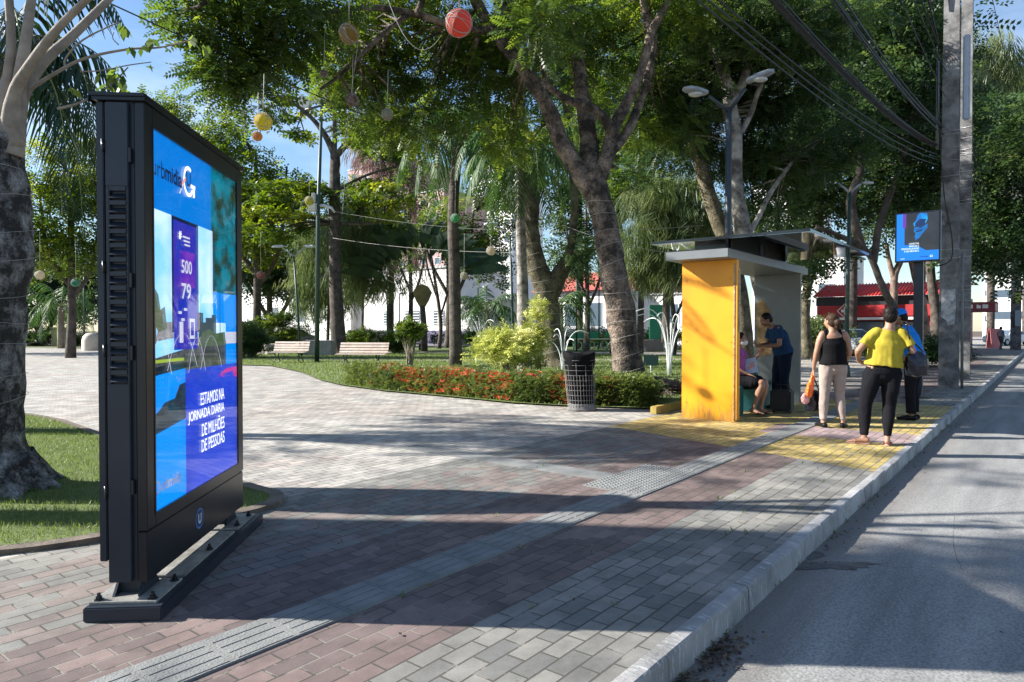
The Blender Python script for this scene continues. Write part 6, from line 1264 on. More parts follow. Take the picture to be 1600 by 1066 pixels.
def raw_quads(name, quads, matl, parent=None, org=Vector((0, 0, 0)), varc=.5, sd_=.2, group=2):
    V = np.array([[tuple(v-org) for v in q] for q in quads], dtype=np.float32).reshape(-1, 3); nq = len(quads)
    me = bpy.data.meshes.new(name); me.vertices.add(nq*4); me.vertices.foreach_set('co', V.ravel()); me.loops.add(nq*4); me.loops.foreach_set('vertex_index', np.arange(nq*4, dtype=np.int32))
    me.polygons.add(nq); me.polygons.foreach_set('loop_start', np.arange(0, nq*4, 4, dtype=np.int32))
    at = me.attributes.new('var', 'FLOAT', 'POINT'); vv = np.repeat(np.repeat(rng.normal(varc, sd_, (nq+group-1)//group), group)[:nq], 4); at.data.foreach_set('value', np.clip(vv, 0, 1).astype(np.float32))
    me.materials.append(matl); me.update(calc_edges=True); o = bpy.data.objects.new(name, me); COL.objects.link(o)
    if parent is not None: o.parent = parent
    return o
def palm(name, label, trunkpts, L_, nf, matl=None, lw=.035, ll=.5, droop=1.9, hang=.75, bark=None, group=None, els=(-.2, 1.25), n=34, azs=None, ring=True, cat='palm'):
    base = Vector(trunkpts[0][0]); base.z = 0
    r = empty(name, base, label, cat, group); mb = MB(); p, rr = polyline(trunkpts, 6); p[0].z = -.03; mb.tube(p, rr, n=14, jit=.05)
    if ring:
        for i in range(2, len(p)-1): mb.tube([p[i]-Vector((0, 0, .006)), p[i]+Vector((0, 0, .006))], rr[i]*1.05, n=14, cap=False)
    mb.build('trunk', bark or BK_P, r); top = p[-1]; Q = []; rm = MB()
    for i in range(nf):
        az = (azs[i % len(azs)] + random.gauss(0, .15)) if azs else i*2.39996 + random.uniform(-.2, .2); e = els[0] + (els[1]-els[0])*((i+.5)/nf)**.8
        q, pts = frond_quads(top, az, e, L_*random.uniform(.85, 1.1), droop*random.uniform(.8, 1.2), lw, ll, hang, n); Q += q; rm.tube(pts, [max(.004, .022*(1-j/len(pts))) for j in range(len(pts))], n=4, cap=False)
    raw_quads('crown', Q, matl or LF_P, r, base); rm.build('frond_stems', MATS['palm_stem'], r); return r
mat('palm_stem', (.20, .24, .08), .6)
palm('feather_palm', 'dark green palm with long hanging fronds behind the old trunk at the left', pl(9.2, (-20, 600, 46), (-20, 400, 36), (-15, 200, 30), (-5, 95, 30)), 2.7, 22, matl=LF_PD, droop=2.6, hang=1.1, ll=.62, lw=.045, n=44)
Yp = 21
palm('feather_palm', 'slender pale-trunked palm with hanging fronds beside the forked mossy trunk', pl(Yp, (820, 572, 24), (818, 520, 20), (816, 430, 17), (813, 340, 15), (811, 272, 13), (811, 240, 9)), 3.3, 18, droop=2.4, hang=.9, ll=.7, lw=.075, n=34, bark=BK_G)
palm('feather_palm', 'thicker grey-trunked palm with a heavy curtain of fronds left of the slender palm', pl(24, (712, 552, 20), (711, 500, 19), (710, 420, 18), (708, 330, 17), (716, 230, 15), (724, 205, 12)), 3.6, 26, droop=2.5, hang=.95, ll=.8, lw=.085, n=36, bark=BK_D)
palm('feather_palm', 'short young palm with arching fronds left of the double lamp', pl(34, (763, 552, 8), (762, 520, 7), (760, 487, 7)), 2.6, 16, droop=1.9, hang=.7, ll=.6, lw=.07, n=24, bark=BK_P)
palm('feather_palm', 'young palm with a thin pale trunk between the forked tree and the litter bin', pl(27, (877, 560, 9), (877, 520, 8), (876, 480, 7)), 1.9, 15, droop=1.8, hang=.6, ll=.5, lw=.055, n=24, bark=BK_P)
palm('feather_palm', 'broad low palm over the brown plinth behind the plaza at the left', pl(52, (95, 530, 10), (95, 500, 10), (96, 480, 10)), 4.2, 16, droop=2.1, hang=.8, ll=.9, lw=.1, n=24)
# fan shaped traveller's palm
def fan_palm(name, label, px_, py_, Y_, s=1.0, lean=0):
    base = P(px_, py_, Y_); base.z = 0; r = empty(name, base, label, 'palm'); k = Y_/F
    mb = MB(); top = P(px_-3, 478, Y_); mb.tube([base, base.lerp(top, .5)+Vector((.05, 0, 0)), top], [.22, .19, .17], n=12, jit=.08)
    mb.prism([(-.10, 0), (.10, 0), (.42, .55), (.62, 1.05), (.36, 1.45), (0, 1.6), (-.36, 1.45), (-.62, 1.05), (-.42, .55)], -.1, .1, O=top-Vector((0, 0, .2)), X=Vector((1, 0, 0)), Y=Vector((0, 0, 1)), Z=Vector((0, 1, 0)), m=1)
    mb.build('trunk', [BK_D, mat('fan_base', (.22, .17, .06), .8, (.12, .11, .04), 2)], r); Q = []; st = MB(); n_ = 19
    for i in range(n_):
        a = math.radians(-62 + 124*i/(n_-1)); d = Vector((math.sin(a), random.uniform(-.08, .08), math.cos(a))).normalized(); o_ = top + Vector((0, 0, .5)) + d*.75; ln = random.uniform(3.0, 3.9)
        ln *= .66; e = o_ + d*ln; st.tube([o_, e], [.022, .012], n=5); L2 = random.uniform(2.0, 2.9); side = d.cross(Vector((0, 1, 0))).normalized(); p = e.copy(); dd_ = d.copy(); w_ = .42
        for j in range(7):
            p2 = p + dd_*L2/7; wa, wb = w_*math.sin(math.pi*(j+.4)/8), w_*math.sin(math.pi*(j+1.4)/8)
            for sg in (-1, 1): Q.append([p, p + side*sg*wa + Vector((0, .12*sg, -.1*wa)), p2 + side*sg*wb*random.uniform(.8, 1) + Vector((0, .12*sg, -.1*wb)), p2])
            p = p2; dd_ = (dd_ + Vector((math.copysign(.10, d.x), random.uniform(-.05, .05), -.10))).normalized()
    raw_quads('crown', Q, LF_D, r, base, .3, .15, 2); st.build('frond_stems', mat('fan_stem', (.58, .54, .42), .6), r); return r
fan_palm('traveller_palm', 'fan-shaped palm with radiating pale stalks in front of the white wall', 663, 545, 44)

# ---- the big trees
f2 = 1.0
def tt(*a, **k): return tree(*a, **k)
YA = 14.6; bA = P(985, 620, YA); bA.z = 0
A_l = [pl(YA, (992, 625, 75.4), (987, 600, 55.8), (978, 550, 45.9), (970, 490, 44.3), (961, 440, 42.6), (955, 400, 41.0), (945, 350, 37.7), (932, 300, 37.7), (924, 272, 37.7)),
       pl(YA, (926, 300, 31.7), (900, 262, 29.9), (876, 220, 26.4), (856, 168, 24.6), (820, 110, 21.1), (782, 62, 19.4), (748, 10, 17.6), (720, -50, 14.1)),
       pl(YA, (926, 285, 34, .1), (922, 240, 30, .2), (915, 180, 27, .4), (906, 120, 22, .6), (900, 40, 18, .9), (895, -60, 14, 1.2)),
       pl(YA, (934, 285, 26.6), (948, 245, 23.7), (957, 205, 19.2), (985, 150, 14.8, -.1), (1005, 100, 13.3, -.1), (1018, 50, 12.6, -.1), (1040, 10, 9.6), (1070, -50, 7.4)),
       pl(YA, (958, 215, 20), (945, 185, 15, -.2), (918, 165, 13, -.4), (885, 155, 11, -.6), (850, 130, 9, -.8)),
       pl(YA, (950, 240, 18), (978, 210, 15, .2), (1000, 160, 14, .3), (1012, 120, 12, .3), (1022, 60, 11, .4), (1012, 10, 10, .4), (1000, -50, 8, .4)),
       pl(YA, (1018, 60, 13), (1008, 20, 11), (1000, -30, 9)), pl(YA, (782, 62, 18), (790, 20, 15), (800, -40, 12)), pl(YA, (820, 110, 12), (832, 60, 11), (826, 0, 10)),
       pl(YA, (770, 50, 12), (710, 40, 10, -.5), (640, 20, 10, -1), (560, 12, 8, -1.6), (470, 30, 6, -2.4)), pl(YA, (650, 25, 10, -1), (660, -10, 9, -1), (640, -50, 8, -1)),
       pl(YA, (992, 605, 34), (1012, 612, 28, -.3), (1035, 618, 20, -.5), (1062, 628, 14, -.6)), pl(YA, (985, 610, 40), (975, 622, 30, -.4), (968, 636, 20, -.6)), pl(YA, (1000, 600, 30), (1030, 600, 22, .1), (1070, 606, 12, .2))]
A_l += [pl(YA, (748, 10, 14), (700, -70, 12, -.6), (600, -110, 11, -1.4), (480, -90, 9, -2.2), (380, -40, 7, -2.6), (310, 10, 5, -3)), pl(YA, (640, 20, 9, -1), (590, 60, 7, -1.2), (540, 110, 5, -1.4), (500, 140, 4, -1.5)), pl(YA, (480, -90, 8, -2.2), (470, -10, 7, -2), (430, 60, 5, -1.8), (400, 120, 3, -1.6))]
A_e = [el(690, 70, 15.6, 120, 70, 1.4, 15), el(850, 70, 16.4, 110, 80, 1.2, 16), el(780, -50, 14, 320, 70, 3, 26), el(760, 130, 16, 70, 70, .9, 12), el(815, 200, 16.5, 50, 50, .8, 5), el(1040, -10, 15.5, 120, 60, 1.6, 13), el(590, 90, 15.8, 90, 80, 1.2, 16), el(650, 165, 16, 60, 50, 1, 8), el(900, 170, 17.4, 60, 60, .8, 5), el(1020, 150, 17.4, 70, 80, 1, 10), el(880, 30, 13, 60, 60, .8, 5),
       el(430, 20, 12.6, 120, 40, 1.3, 17), el(390, 62, 13.2, 45, 30, 1.0, 7), el(560, 120, 15.8, 60, 40, 1.2, 9), el(390, 110, 12.9, 45, 50, .8, 8), el(295, 20, 12, 34, 24, .5, 5), el(600, 20, 15.6, 110, 50, 1.4, 12), el(360, -30, 13, 110, 30, 1.4, 9), el(345, 120, 12.8, 18, 40, .4, 4), el(592, 200, 14.6, 40, 30, .8, 5)]
tree('rain_tree', 'tall forked tree reaching over the plaza, light strings round its trunk, beside the litter bin', bA, A_l, A_e, PIN, LF_A, [BK_L2], scale=.48, per=36, rc=.55, n=20, jit=.16, flat=.6)
rA = TREES[-1]; mb = MB(); ax, ar = polyline(A_l[0], 6); helix(mb, list(zip(ax, ar)), .3, 4.2, 12, .004, 1.10); mb.build('light_string', WIRE, rA)
# forked mossy tree behind the hedge
YC = 25; bC = P(868, 572, YC); bC.z = 0
C_l = [pl(YC, (874, 578, 50), (868, 560, 34), (862, 520, 30), (858, 480, 32), (850, 445, 36), (836, 410, 32), (829, 360, 27), (830, 310, 26), (822, 250, 25), (812, 190, 23), (805, 120, 20), (800, 40, 16)), pl(YC, (856, 470, 32), (868, 440, 30), (880, 418, 22), (884, 407, 15)), pl(YC, (830, 310, 14), (845, 270, 13), (850, 200, 12), (860, 120, 10)), pl(YC, (872, 430, 14), (893, 380, 12), (897, 300, 13), (888, 200, 12), (880, 120, 9)), pl(YC, (870, 560, 20), (885, 570, 14), (898, 576, 8)), pl(YC, (862, 565, 20), (848, 572, 12), (842, 577, 6))]
C_e = [el(830, 100, 25, 130, 110, 2.5, 22), el(900, 190, 26, 60, 120, 1.6, 14), el(908, 395, 25.4, 28, 22, .5, 5)]
tree('rain_tree', 'mossy tree with an upright stem and a sawn-off stub, behind the yellow bush', bC, C_l, C_e, PIN, LF_D, [BK_L3], scale=.6, per=34, rc=.9, n=16, jit=.14)
rC = TREES[-1]; mb = MB(); ax, ar = polyline(C_l[0], 6); helix(mb, list(zip(ax, ar)), .3, 4.6, 10, .005, 1.1); mb.build('light_string', WIRE, rC)
mb = MB()
# broad-leaf tree behind the benches
YE = 38; bE = P(530, 553, YE); bE.z = 0
E_l = [pl(YE, (535, 556, 40), (530, 545, 26), (527, 500, 22), (524, 430, 19), (523, 350, 18), (523, 290, 17), (524, 240, 15)), pl(YE, (524, 245, 12), (510, 215, 9), (492, 190, 7), (470, 170, 5), (440, 150, 3)), pl(YE, (524, 245, 12), (545, 222, 9), (570, 200, 7), (590, 170, 5), (610, 150, 3)), pl(YE, (523, 260, 8), (523, 210, 7), (522, 160, 5)), pl(YE, (523, 300, 6), (570, 275, 4), (620, 260, 3)), pl(YE, (524, 350, 5), (570, 350, 4), (600, 345, 3))]
E_e = [el(460, 190, 39.5, 40, 40, 2.4, 8), el(560, 190, 38, 60, 50, 2.4, 12), el(620, 220, 38, 45, 45, 2, 8), el(450, 300, 37, 60, 26, 2.4, 14), el(430, 350, 37, 55, 24, 2, 12), el(600, 320, 38, 55, 40, 2.2, 14), el(520, 140, 39, 70, 40, 2, 8)]
tree('almond_tree', 'straight-trunked broad-leaved tree rising between the two slatted benches', bE, E_l, E_e, BRO, LF_Y, [BK_D], scale=.5, per=24, rc=1.1, flat=.28, n=12, upj=.25, twr=.05)
# pale and dark trunks behind the bus shelter
YF = 17; bF = P(1172, 600, YF); bF.z = 0
F_l = [pl(YF, (1212, 600, 40), (1206, 520, 34), (1192, 440, 33), (1178, 400, 34), (1163, 370, 30), (1156, 330, 24), (1148, 290, 24), (1147, 240, 25), (1146, 200, 24), (1140, 165, 22), (1136, 130, 18), (1120, 90, 14), (1105, 40, 12)), pl(YF, (1140, 165, 15), (1160, 130, 14), (1172, 90, 12), (1190, 40, 10), (1196, -40, 8)), pl(YF, (1148, 225, 10), (1172, 180, 9, .3), (1186, 140, 8, .4), (1205, 110, 7, .6), (1240, 85, 6, .9)), pl(YF, (1168, 370, 9), (1185, 340, 8, .3), (1205, 300, 7, .6), (1240, 250, 6, 1))]
F_e = [el(1130, 30, 17, 110, 80, 2, 30), el(1210, 100, 18, 95, 100, 2, 34), el(1070, 120, 17.4, 50, 90, 1.6, 18), el(1250, 210, 18.4, 90, 80, 2, 26), el(1180, 200, 19, 60, 90, 1.4, 14), el(1230, 40, 16.5, 120, 60, 2, 24), el(1100, 190, 19, 50, 50, 1.2, 8), el(1190, 330, 19.5, 40, 30, 1, 6)]
tree('rain_tree', 'smooth pale-barked tree standing directly behind the bus shelter lamp post', bF, F_l, F_e, PIN, LF_D, [BK_G], scale=.46, per=44, rc=.65, n=16, jit=.1)
YG = 18.5; bG = P(1160, 600, YG); bG.z = 0
G_l = [pl(YG, (1165, 600, 34), (1160, 520, 30), (1152, 440, 27), (1140, 385, 26), (1122, 345, 25), (1106, 300, 22), (1094, 255, 20), (1080, 215, 17), (1072, 175, 15), (1066, 130, 13), (1072, 90, 10)), pl(YG, (1072, 180, 9), (1050, 150, 8), (1030, 120, 6)), pl(YG, (1080, 215, 8), (1075, 160, 8), (1088, 120, 7), (1110, 70, 6))]
G_e = [el(1060, 100, 18.5, 70, 90, 2, 20), el(1040, 180, 19, 60, 60, 1.4, 14), el(1100, 240, 20, 50, 50, 1.2, 10), el(1040, 260, 21, 50, 40, 1.2, 8)]
tree('rain_tree', 'leaning grey trunk crossing behind the left arm of the shelter lamp', bG, G_l, G_e, PIN, LF_D, [BK_L3], scale=.46, per=40, rc=.65, n=12)
# trees between the shelter and the utility poles
YH = 27; bH = P(1335, 545, YH); bH.z = 0
H_l = [pl(YH, (1262, 560, 18), (1258, 500, 15), (1262, 450, 14), (1275, 400, 13), (1280, 340, 12), (1285, 270, 11), (1290, 180, 9)), pl(YH, (1262, 450, 10), (1248, 410, 9), (1230, 380, 7))]
H_e = [el(1290, 150, 27, 90, 110, 3, 34), el(1300, 260, 27, 80, 80, 2.6, 28), el(1380, 180, 28, 80, 110, 3, 34), el(1270, 415, 26, 34, 40, 1.6, 9), el(1250, 300, 26, 50, 60, 1.6, 14)]
tree('bushy_tree', 'dark bushy tree with foliage hanging down behind the right end of the shelter', H_l[0][0][0]*1, H_l, H_e, TWG, LF_D, [BK_L3], scale=.55, per=44, rc=1.0, n=10)
YI = 23; 
I_l = [pl(YI, (1418, 548, 15.8), (1408, 500, 12.2), (1390, 470, 11.5), (1376, 440, 10.1), (1362, 405, 9.4), (1345, 385, 9.4), (1310, 368, 7.9), (1275, 355, 5.8)), pl(YI, (1350, 390, 8.6), (1335, 350, 15.8), (1330, 310, 14.4), (1345, 260, 10.1), (1350, 180, 7.2)), pl(YI, (1366, 410, 10.1), (1372, 360, 10.8), (1385, 320, 10.1), (1400, 280, 8.6), (1420, 220, 6.5))]
I_e = [el(1400, 90, 23, 80, 90, 2.2, 34), el(1440, 200, 23.5, 55, 90, 2, 26), el(1395, 290, 24, 60, 45, 1.8, 18), el(1340, 60, 23, 90, 60, 2.4, 20), el(1440, 310, 24, 30, 40, 1.2, 8), el(1340, 140, 22, 60, 60, 2, 16)]
bI = P(1418, 550, YI); bI.z = 0
tree('bushy_tree', 'leaning dark trunk curving up over the red shop wall beside the second screen', bI, I_l, I_e, TWG, LF_D, [BK_D], scale=.5, per=46, rc=.9, n=12, jit=.14)
YJ = 31; bJ = P(1400, 548, YJ); bJ.z = 0
J_l = [pl(YJ, (1397, 548, 14), (1396, 500, 12), (1397, 450, 11), (1400, 425, 10), (1412, 400, 8), (1425, 370, 6)), pl(YJ, (1398, 440, 8), (1390, 410, 7), (1385, 380, 5)), pl(YJ, (1447, 548, 16), (1443, 500, 15), (1436, 450, 14), (1425, 400, 14), (1415, 370, 11))]
tree('street_tree', 'reddish forked tree in front of the red tiled roof', bJ, J_l, [el(1430, 335, 31, 60, 26, 2, 9), el(1390, 360, 31, 35, 18, 1.4, 4)], TWG, LF_D, [BK_R], scale=.6, per=36, rc=1.0, n=10)
# trees beyond the poles, along the kerb
YK = 32; bK = ST(41, 4.6, 0)
K_l = [[(bK, .3), (bK + Vector((0, 0, 2.2)), .24), (bK + Vector((-.3, 0, 5)), .2), (bK + Vector((.3, .3, 8)), .14)]]
K_e = [el(1550, 300, 33, 60, 60, 3, 32), el(1560, 370, 33, 55, 40, 2.6, 22), el(1540, 210, 34, 34, 60, 2, 14), el(1590, 220, 30, 30, 60, 2, 12), el(1600, 400, 34, 30, 40, 2, 9), el(1520, 380, 33, 22, 30, 1.4, 6)]
tree('street_tree', 'dark spreading street tree behind the two utility poles at the right edge', bK, K_l, K_e, TWG, LF_D, [BK_D], scale=.75, per=44, rc=1.3, n=10)
# distant wispy casuarinas
def casu(label, px_, py0, py1, Y_, rx, n_, lmat=LF_N, group='wispy needle trees beyond the park'):
    b = P(px_, 540, Y_); b.z = 0; k = (540-py0)
    lim = [pl(Y_, (px_, 535, rx*.22), (px_+2, (py0+540)/2, rx*.16), (px_, py0+20, rx*.05))]
    es = [el(px_+random.uniform(-.4, .4)*rx, py0 + (py1-py0)*(i+.5)/4, Y_, rx*(.45+.16*i), (py1-py0)/6, rx*(.5)*Y_/F, n_) for i in range(4)]
    return tree('needle_tree', label, b, lim, es, NDL, lmat, [BK_D], scale=1.5*Y_/40, per=26, rc=1.3*Y_/40, droop=1.0, n=8, group=group, twr=.03)
casu('pale wispy needle tree showing between the central trunk and the shelter roof', 1040, 270, 430, 34, 62, 14, group=None)
casu('tall wispy needle tree against the sky right of the utility poles', 1548, 60, 330, 60, 52, 12, group=None)
casu('wispy needle tree at the far right edge beyond the street tree', 1602, 90, 300, 66, 40, 10, group=None)
casu('drooping pale needle tree hanging over the left end of the white wall', 566, 290, 450, 46, 20, 8, group=None)
casu('grey-green needle tree behind the tall floodlight mast', 512, 330, 470, 56, 24, 8, group=None)
casu('wispy needle tree peeping above the shelter screen at the top', 1440, 0, 150, 55, 55, 10, group=None)
casu('russet needle tree right of the straight broad-leaved trunk', 610, 170, 400, 60, 46, 7, LF_R, group=None)
# background broadleaf trees
def bgtree(label, px_, Y_, tw, es, lm_, sc=.9, per=40, rc=1.5, base_y=None, name='park_tree', tp=TWG, group=None, flat=.5, lx=0):
    b = P(px_, 540, Y_); b.z = 0; top = min(e[1] for e in es)
    yb = 533-17+1380*F/1000/Y_
    lim = [pl(Y_, (px_, yb, tw*1.3), (px_+2, (yb+top)/2+60, tw), (px_+lx, top+60, tw*.6), (px_+lx*1.5, top+10, tw*.3)), pl(Y_, (px_+1, (yb+top)/2+60, tw*.6), (px_+tw*3, (yb+top)/2, tw*.5), (px_+tw*4, top+30, tw*.25)), pl(Y_, (px_+1, (yb+top)/2+40, tw*.6), (px_-tw*3, (yb+top)/2-20, tw*.5), (px_-tw*4, top+40, tw*.25))]
    return tree(name, label, b, lim, [el(e[0], e[1], Y_, e[2], e[3], e[2]*.8*Y_/F, e[4]) for e in es], tp, lm_, [BK_D], scale=sc, per=per, rc=rc, n=8, flat=flat, group=group, twr=.04)
bgtree('bright yellow-green tree filling the gap between the old trunk and the billboard', 110, 34, 12, [(90, 330, 60, 50, 22), (120, 260, 60, 70, 26), (60, 400, 50, 40, 14), (170, 330, 50, 60, 16), (130, 400, 50, 30, 10)], LF_Y, sc=.55, rc=1.0, per=46)
bgtree('sparse pale tree top rising above the middle of the billboard', 262, 46, 10, [(255, 175, 42, 32, 16), (225, 240, 60, 50, 16), (290, 260, 45, 50, 12)], LF_M, sc=.7, rc=1.1, per=26)
bgtree('sunlit yellow-green tree rising right behind the top corner of the billboard', 400, 42, 12, [(345, 230, 40, 40, 18), (400, 290, 55, 50, 26), (380, 370, 55, 45, 22), (440, 330, 40, 60, 14)], LF_Y, sc=.7, rc=1.2, per=40)
bgtree('dense dark tree with drooping branches behind the double lamp at the left', 420, 60, 12, [(400, 400, 60, 50, 24), (430, 440, 50, 30, 16), (470, 380, 40, 50, 14)], LF_D, sc=1.0, rc=1.5)
bgtree('shaded tree filling the background at the far left over the plinth', 60, 62, 12, [(60, 470, 90, 40, 26), (120, 450, 60, 50, 20), (30, 420, 60, 50, 16), (200, 440, 60, 60, 14)], LF_D, sc=1.1, rc=1.6)
bgtree('green tree behind the palms in the middle of the park', 700, 52, 10, [(690, 350, 40, 34, 10), (750, 400, 40, 50, 14), (780, 300, 40, 60, 16)], LF_M, sc=.9, rc=1.4)
bgtree('tree with glossy foliage between the forked mossy tree and the central trunk', 905, 48, 9, [(900, 260, 50, 80, 24), (930, 180, 70, 70, 22), (900, 350, 30, 30, 6), (880, 430, 18, 24, 3)], LF_D, sc=.9, rc=1.4)
bgtree('broad green tree rising behind the crown of the central tree', 1000, 40, 9, [(1010, 230, 60, 60, 24), (980, 300, 40, 40, 12), (1060, 340, 50, 50, 18), (1100, 380, 50, 30, 12)], LF_M, sc=.8, rc=1.3)
bgtree('dark tree closing the view behind the shelter roof', 1215, 48, 10, [(1230, 330, 60, 40, 18), (1180, 260, 60, 60, 18), (1240, 400, 40, 26, 8)], LF_D, sc=.9, rc=1.4)
bgtree('tall dark tree filling the sky over the middle of the street trees', 1330, 44, 14, [(1300, 40, 100, 90, 30), (1400, 30, 90, 80, 16), (1320, 160, 90, 80, 26), (1200, 30, 80, 80, 18), (1420, 180, 60, 80, 16)], LF_D, sc=1.0, rc=1.6, per=44)
bgtree('dark high tree behind the central crown at the top of the picture', 960, 40, 12, [(960, 40, 110, 90, 13), (1060, 60, 90, 90, 12)], LF_D, sc=.9, rc=1.5, per=44)
bgtree('leafy tree with thin drooping branches left of the sunlit trunk at mid park', 640, 58, 7, [(560, 330, 50, 50, 12), (640, 290, 40, 40, 8)], LF_M, sc=.9, rc=1.3, per=26)
bgtree('slender rosy-stemmed park tree in front of the white hall', 686, 50, 6, [(640, 400, 14, 14, 2), (700, 330, 34, 34, 7)], LF_M, sc=.7, rc=1.0, per=30, lx=-14)
bgtree('bare-stemmed tree beside the red roofed house', 916, 42, 8, [(905, 400, 28, 24, 6), (950, 300, 30, 40, 5)], LF_D, sc=.7, rc=1.0)
bgtree('reddish-trunked tree beside the yellow shelter panel', 1052, 38, 8, [(1075, 400, 24, 20, 5), (1050, 330, 40, 40, 10)], LF_M, sc=.7, rc=1.0, lx=-14)
bgtree('wide tree standing beyond the old trunk at the far left of the park', -120, 40, 12, [(-120, 380, 110, 70, 22), (-170, 280, 90, 60, 12), (-40, 430, 60, 50, 10)], LF_M, sc=.8, rc=1.3)
# trees out of view on the left whose shade crosses the plaza
def shade_tree(x, y, es, label, h=4.0, tr=.22, s=.42, n=12):
    b = Vector((x, y, 0)); lim = [[(b, tr*1.3), (b+Vector((.1, 0, h*.5)), tr), (b+Vector((0, .1, h)), tr*.8), (b+Vector((.3, 0, h+1.5)), tr*.5)]]
    return tree('rain_tree', label, b, lim, [(Vector((x+e[0], y+e[1], e[2])), e[3], e[4], e[5], e[6]) for e in es], PIN, LF_A, [BK_D], scale=s, per=34, rc=.5, n=10)
shade_tree(-10.5, 5.35, [(0, 0, 8.7, 1.5, .45, 1.2, 26)], 'slim tree out of frame at the left, nearest the street', h=6.0)
shade_tree(-14.5, 9.4, [(0, 0, 8.0, 1.8, 2.3, 2.0, 13), (0, .3, 10.2, 1.5, 2.2, .9, 6)], 'open-crowned tree out of frame at the left beside the path', h=5.0, tr=.16)
shade_tree(-9.6, 2.75, [(-.8, -.1, 4.6, .8, .35, .7, 4)], 'young tree out of frame at the left by the kerb end', h=3.4, tr=.06)

# ---- hedges, bushes, planting
def bush(name, label, c, rx, ry, rz, n_, tpl, lm_, sc, per=40, rc=.2, stems=True, cat='bush', group=None, flat=.8, bark=None):
    c = Vector(c); b = Vector((c.x, c.y, 0)); r = empty(name, b, label, cat, group)
    C, pos, out, cv = cloud([(c, rx, ry, rz, n_)], 1, rc, per, flat); out[:, 2] = np.abs(out[:, 2])*.6+.15
    crown_mesh('foliage', tpl, pos-np.array(tuple(b)), out, sc*rng.uniform(.75, 1.25, len(pos)), lm_, cv, parent=r)
    if stems:
        mb = MB()
        for q in C[::max(1, len(C)//14)]: mb.tube([b+Vector((random.gauss(0, .06), random.gauss(0, .06), -.02)), b.lerp(Vector(q), .5)+Vector((0, 0, .1)), Vector(q)], [.03*rz+.01, .02*rz+.008, .006], n=5, cap=False)
        mb.build('stems', bark or BK_P, r)
    return r
# flowering hedge following the lawn's front edge: one clipped row
hb = Vector((0, 13.2, 0)); hd = empty('flowering_hedge', hb, 'low clipped hedge dotted with red-orange flowers along the front of the lawn', 'hedge')
def along(t):
    n_ = len(HL)-1; i = min(int(t*n_), n_-1); k = t*n_-i; return HL[i].lerp(HL[i+1], k)
NP = 15000; t_ = rng.uniform(0, 1, NP); base = np.array([tuple(along(t)) for t in t_]); wd = rng.uniform(0, 1, NP); ang = rng.uniform(0, 2*math.pi, NP)
hx = base[:, 0] + .15*np.sin(ang)*0 + wd*.25; hy = base[:, 1] + .12 + wd*1.05
nz = np.array([noise.noise(Vector((a*1.3, b_*1.3, 2))) for a, b_ in zip(hx, hy)])
ht = (.47 + .10*nz) * np.clip(np.minimum(wd*6+.45, (1-wd)*5+.4), 0, 1)
front = rng.uniform(0, 1, NP) < .45
hz = np.where(front, rng.uniform(.04, 1, NP)*ht, ht*rng.uniform(.85, 1.05, NP)); hy = np.where(front, base[:, 1]+.10+rng.uniform(0, .12, NP)+.1*nz, hy)
pos = np.stack([hx, hy, hz], 1); out = rng.normal(0, .6, (NP, 3)); out[:, 2] = np.abs(out[:, 2])+.2; out[:, 1] -= front*.8
HDG = leaf_mat('leaf_hedge', (.04, .07, .02), (.11, .15, .04), (.26, .30, .11), .4)
crown_mesh('foliage', TWG, pos-np.array([0, 13.2, 0]), out, rng.uniform(.09, .17, NP), HDG, np.clip(.5+nz*.5, 0, 1), parent=hd)
FLW = leaf_mat('flower_red', (.45, .05, .03), (.75, .11, .05), (.85, .22, .10), .2, .6)
k = rng.choice(NP, 4200, replace=False); k = k[(nz[k] + rng.normal(0, .10, len(k)) > .04) & (t_[k] > .1) & (t_[k] < .83)]
k = k[rng.uniform(0, 1, len(k)) < np.where(t_[k] < .68, 1, .35)]
fp = pos[k] + np.array([0, -.02, .03]); fo = np.tile(np.array([[.2, -.3, 1.0]]), (len(k), 1)) + rng.normal(0, .2, (len(k), 3))
o = crown_mesh('flowers', np.array([leafq((0, .3*math.cos(a), .3*math.sin(a)), (.3, math.cos(a), math.sin(a)), (1, 0, 0), .7, .6) for a in np.arange(0, 6.28, .9)]), fp-np.array([0, 13.2, 0]), fo, rng.uniform(.055, .11, len(k)), FLW, rng.uniform(0, 1, len(k)), parent=hd); o['kind'] = 'stuff'
mb = MB()
for i in range(40):
    q = along(random.uniform(0, 1)); mb.tube([q+Vector((random.uniform(0, .2), .35+random.uniform(0, .5), -.02)), q+Vector((random.uniform(0, .2), .35+random.uniform(-.1, .5), .3))], [.012, .006], n=5, cap=False)
mb.build('stems', BK_P, hd)
q = P(800, 548, 19.5); bush('croton_bush', 'large yellow-green bush standing behind the flowering hedge', (q.x, q.y, .85), 1.05, .8, .62, 46, TWG, LF_C, .26, per=44, rc=.26)
q = P(838, 500, 19.8); bush('croton_bush', 'upright yellow-green shoots climbing beside the mossy trunk', (q.x+.05, q.y, 1.45), .22, .2, .85, 20, TWG, LF_C, .2, per=30, rc=.16)
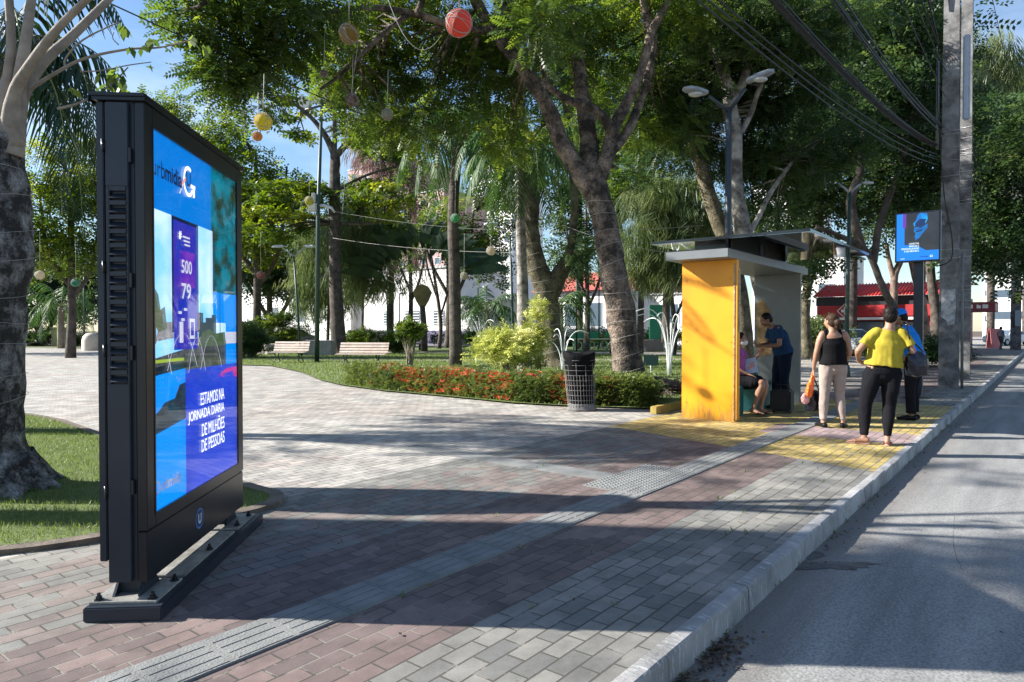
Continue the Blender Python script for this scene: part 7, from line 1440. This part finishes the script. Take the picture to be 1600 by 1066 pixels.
q = P(640, 535, 25.5); bush('frangipani_shrub', 'small round shrub with several pale bare stems behind the right bench', (q.x, q.y, 1.35), .55, .5, .45, 22, BRO, LF_M, .24, per=20, rc=.2)
q = P(582, 535, 40); bush('leafy_bush', 'rounded light green bush behind the right bench', (q.x-.4, q.y, .75), 1.5, .8, .65, 40, TWG, LF_M, .35, per=40, rc=.35)
q = P(618, 545, 41); bush('leafy_bush', 'darker green bush beside the small round shrub', (q.x, q.y, .6), .7, .6, .55, 20, TWG, LF_M, .35, per=40, rc=.35)
q = P(432, 515, 42); bush('leafy_bush', 'wide bush with pale flowers behind the left bench', (q.x, q.y, 1.3), 1.9, 1.0, 1.0, 60, TWG, LF_M, .38, per=40, rc=.4)
q = P(392, 530, 33); bush('leafy_bush', 'dark low bush partly hidden by the right edge of the billboard', (q.x, q.y, .9), .8, .7, .8, 26, TWG, LF_D, .35, per=40, rc=.35)
q = P(960, 615, 13.3); bush('ground_shrub', 'dark straggly planting at the foot of the big central trunk', (q.x, q.y, .22), .85, .4, .18, 26, TWG, LF_D, .16, per=40, rc=.16)
q = P(1030, 612, 14.2); bush('ground_shrub', 'sparse dry planting between the central trunk and the shelter', (q.x, q.y+.3, .15), .6, .3, .12, 12, TWG, LF_R, .14, per=30, rc=.14)
q = P(1275, 505, 30); bush('leafy_bush', 'pale green bush between the shelter and the woman in black', (q.x, q.y, 1.0), 1.3, .8, .8, 34, TWG, LF_N, .4, per=36, rc=.35)
q = P(1425, 535, 26); bush('clipped_bush', 'dark bush behind the second screen post', (q.x, q.y, .5), 2.2, .9, .42, 34, TWG, LF_D, .38, per=36, rc=.35)
q = P(90, 527, 58); bush('border_planting', 'dark low hedge with red flowers before the plinth at far left', (q.x, q.y, .6), 5.5, .9, .55, 70, TWG, LF_D, .5, per=36, rc=.5)
q = P(860, 540, 56); bush('border_planting', 'low shrubs along the far wall behind the park', (q.x, q.y, .7), 12, .9, .6, 110, TWG, LF_D, .5, per=30, rc=.6)
q = P(1010, 540, 50); bush('border_planting', 'low shrubs beside the playground behind the central trunk', (q.x, q.y, .6), 5, .9, .55, 40, TWG, LF_M, .5, per=30, rc=.6)
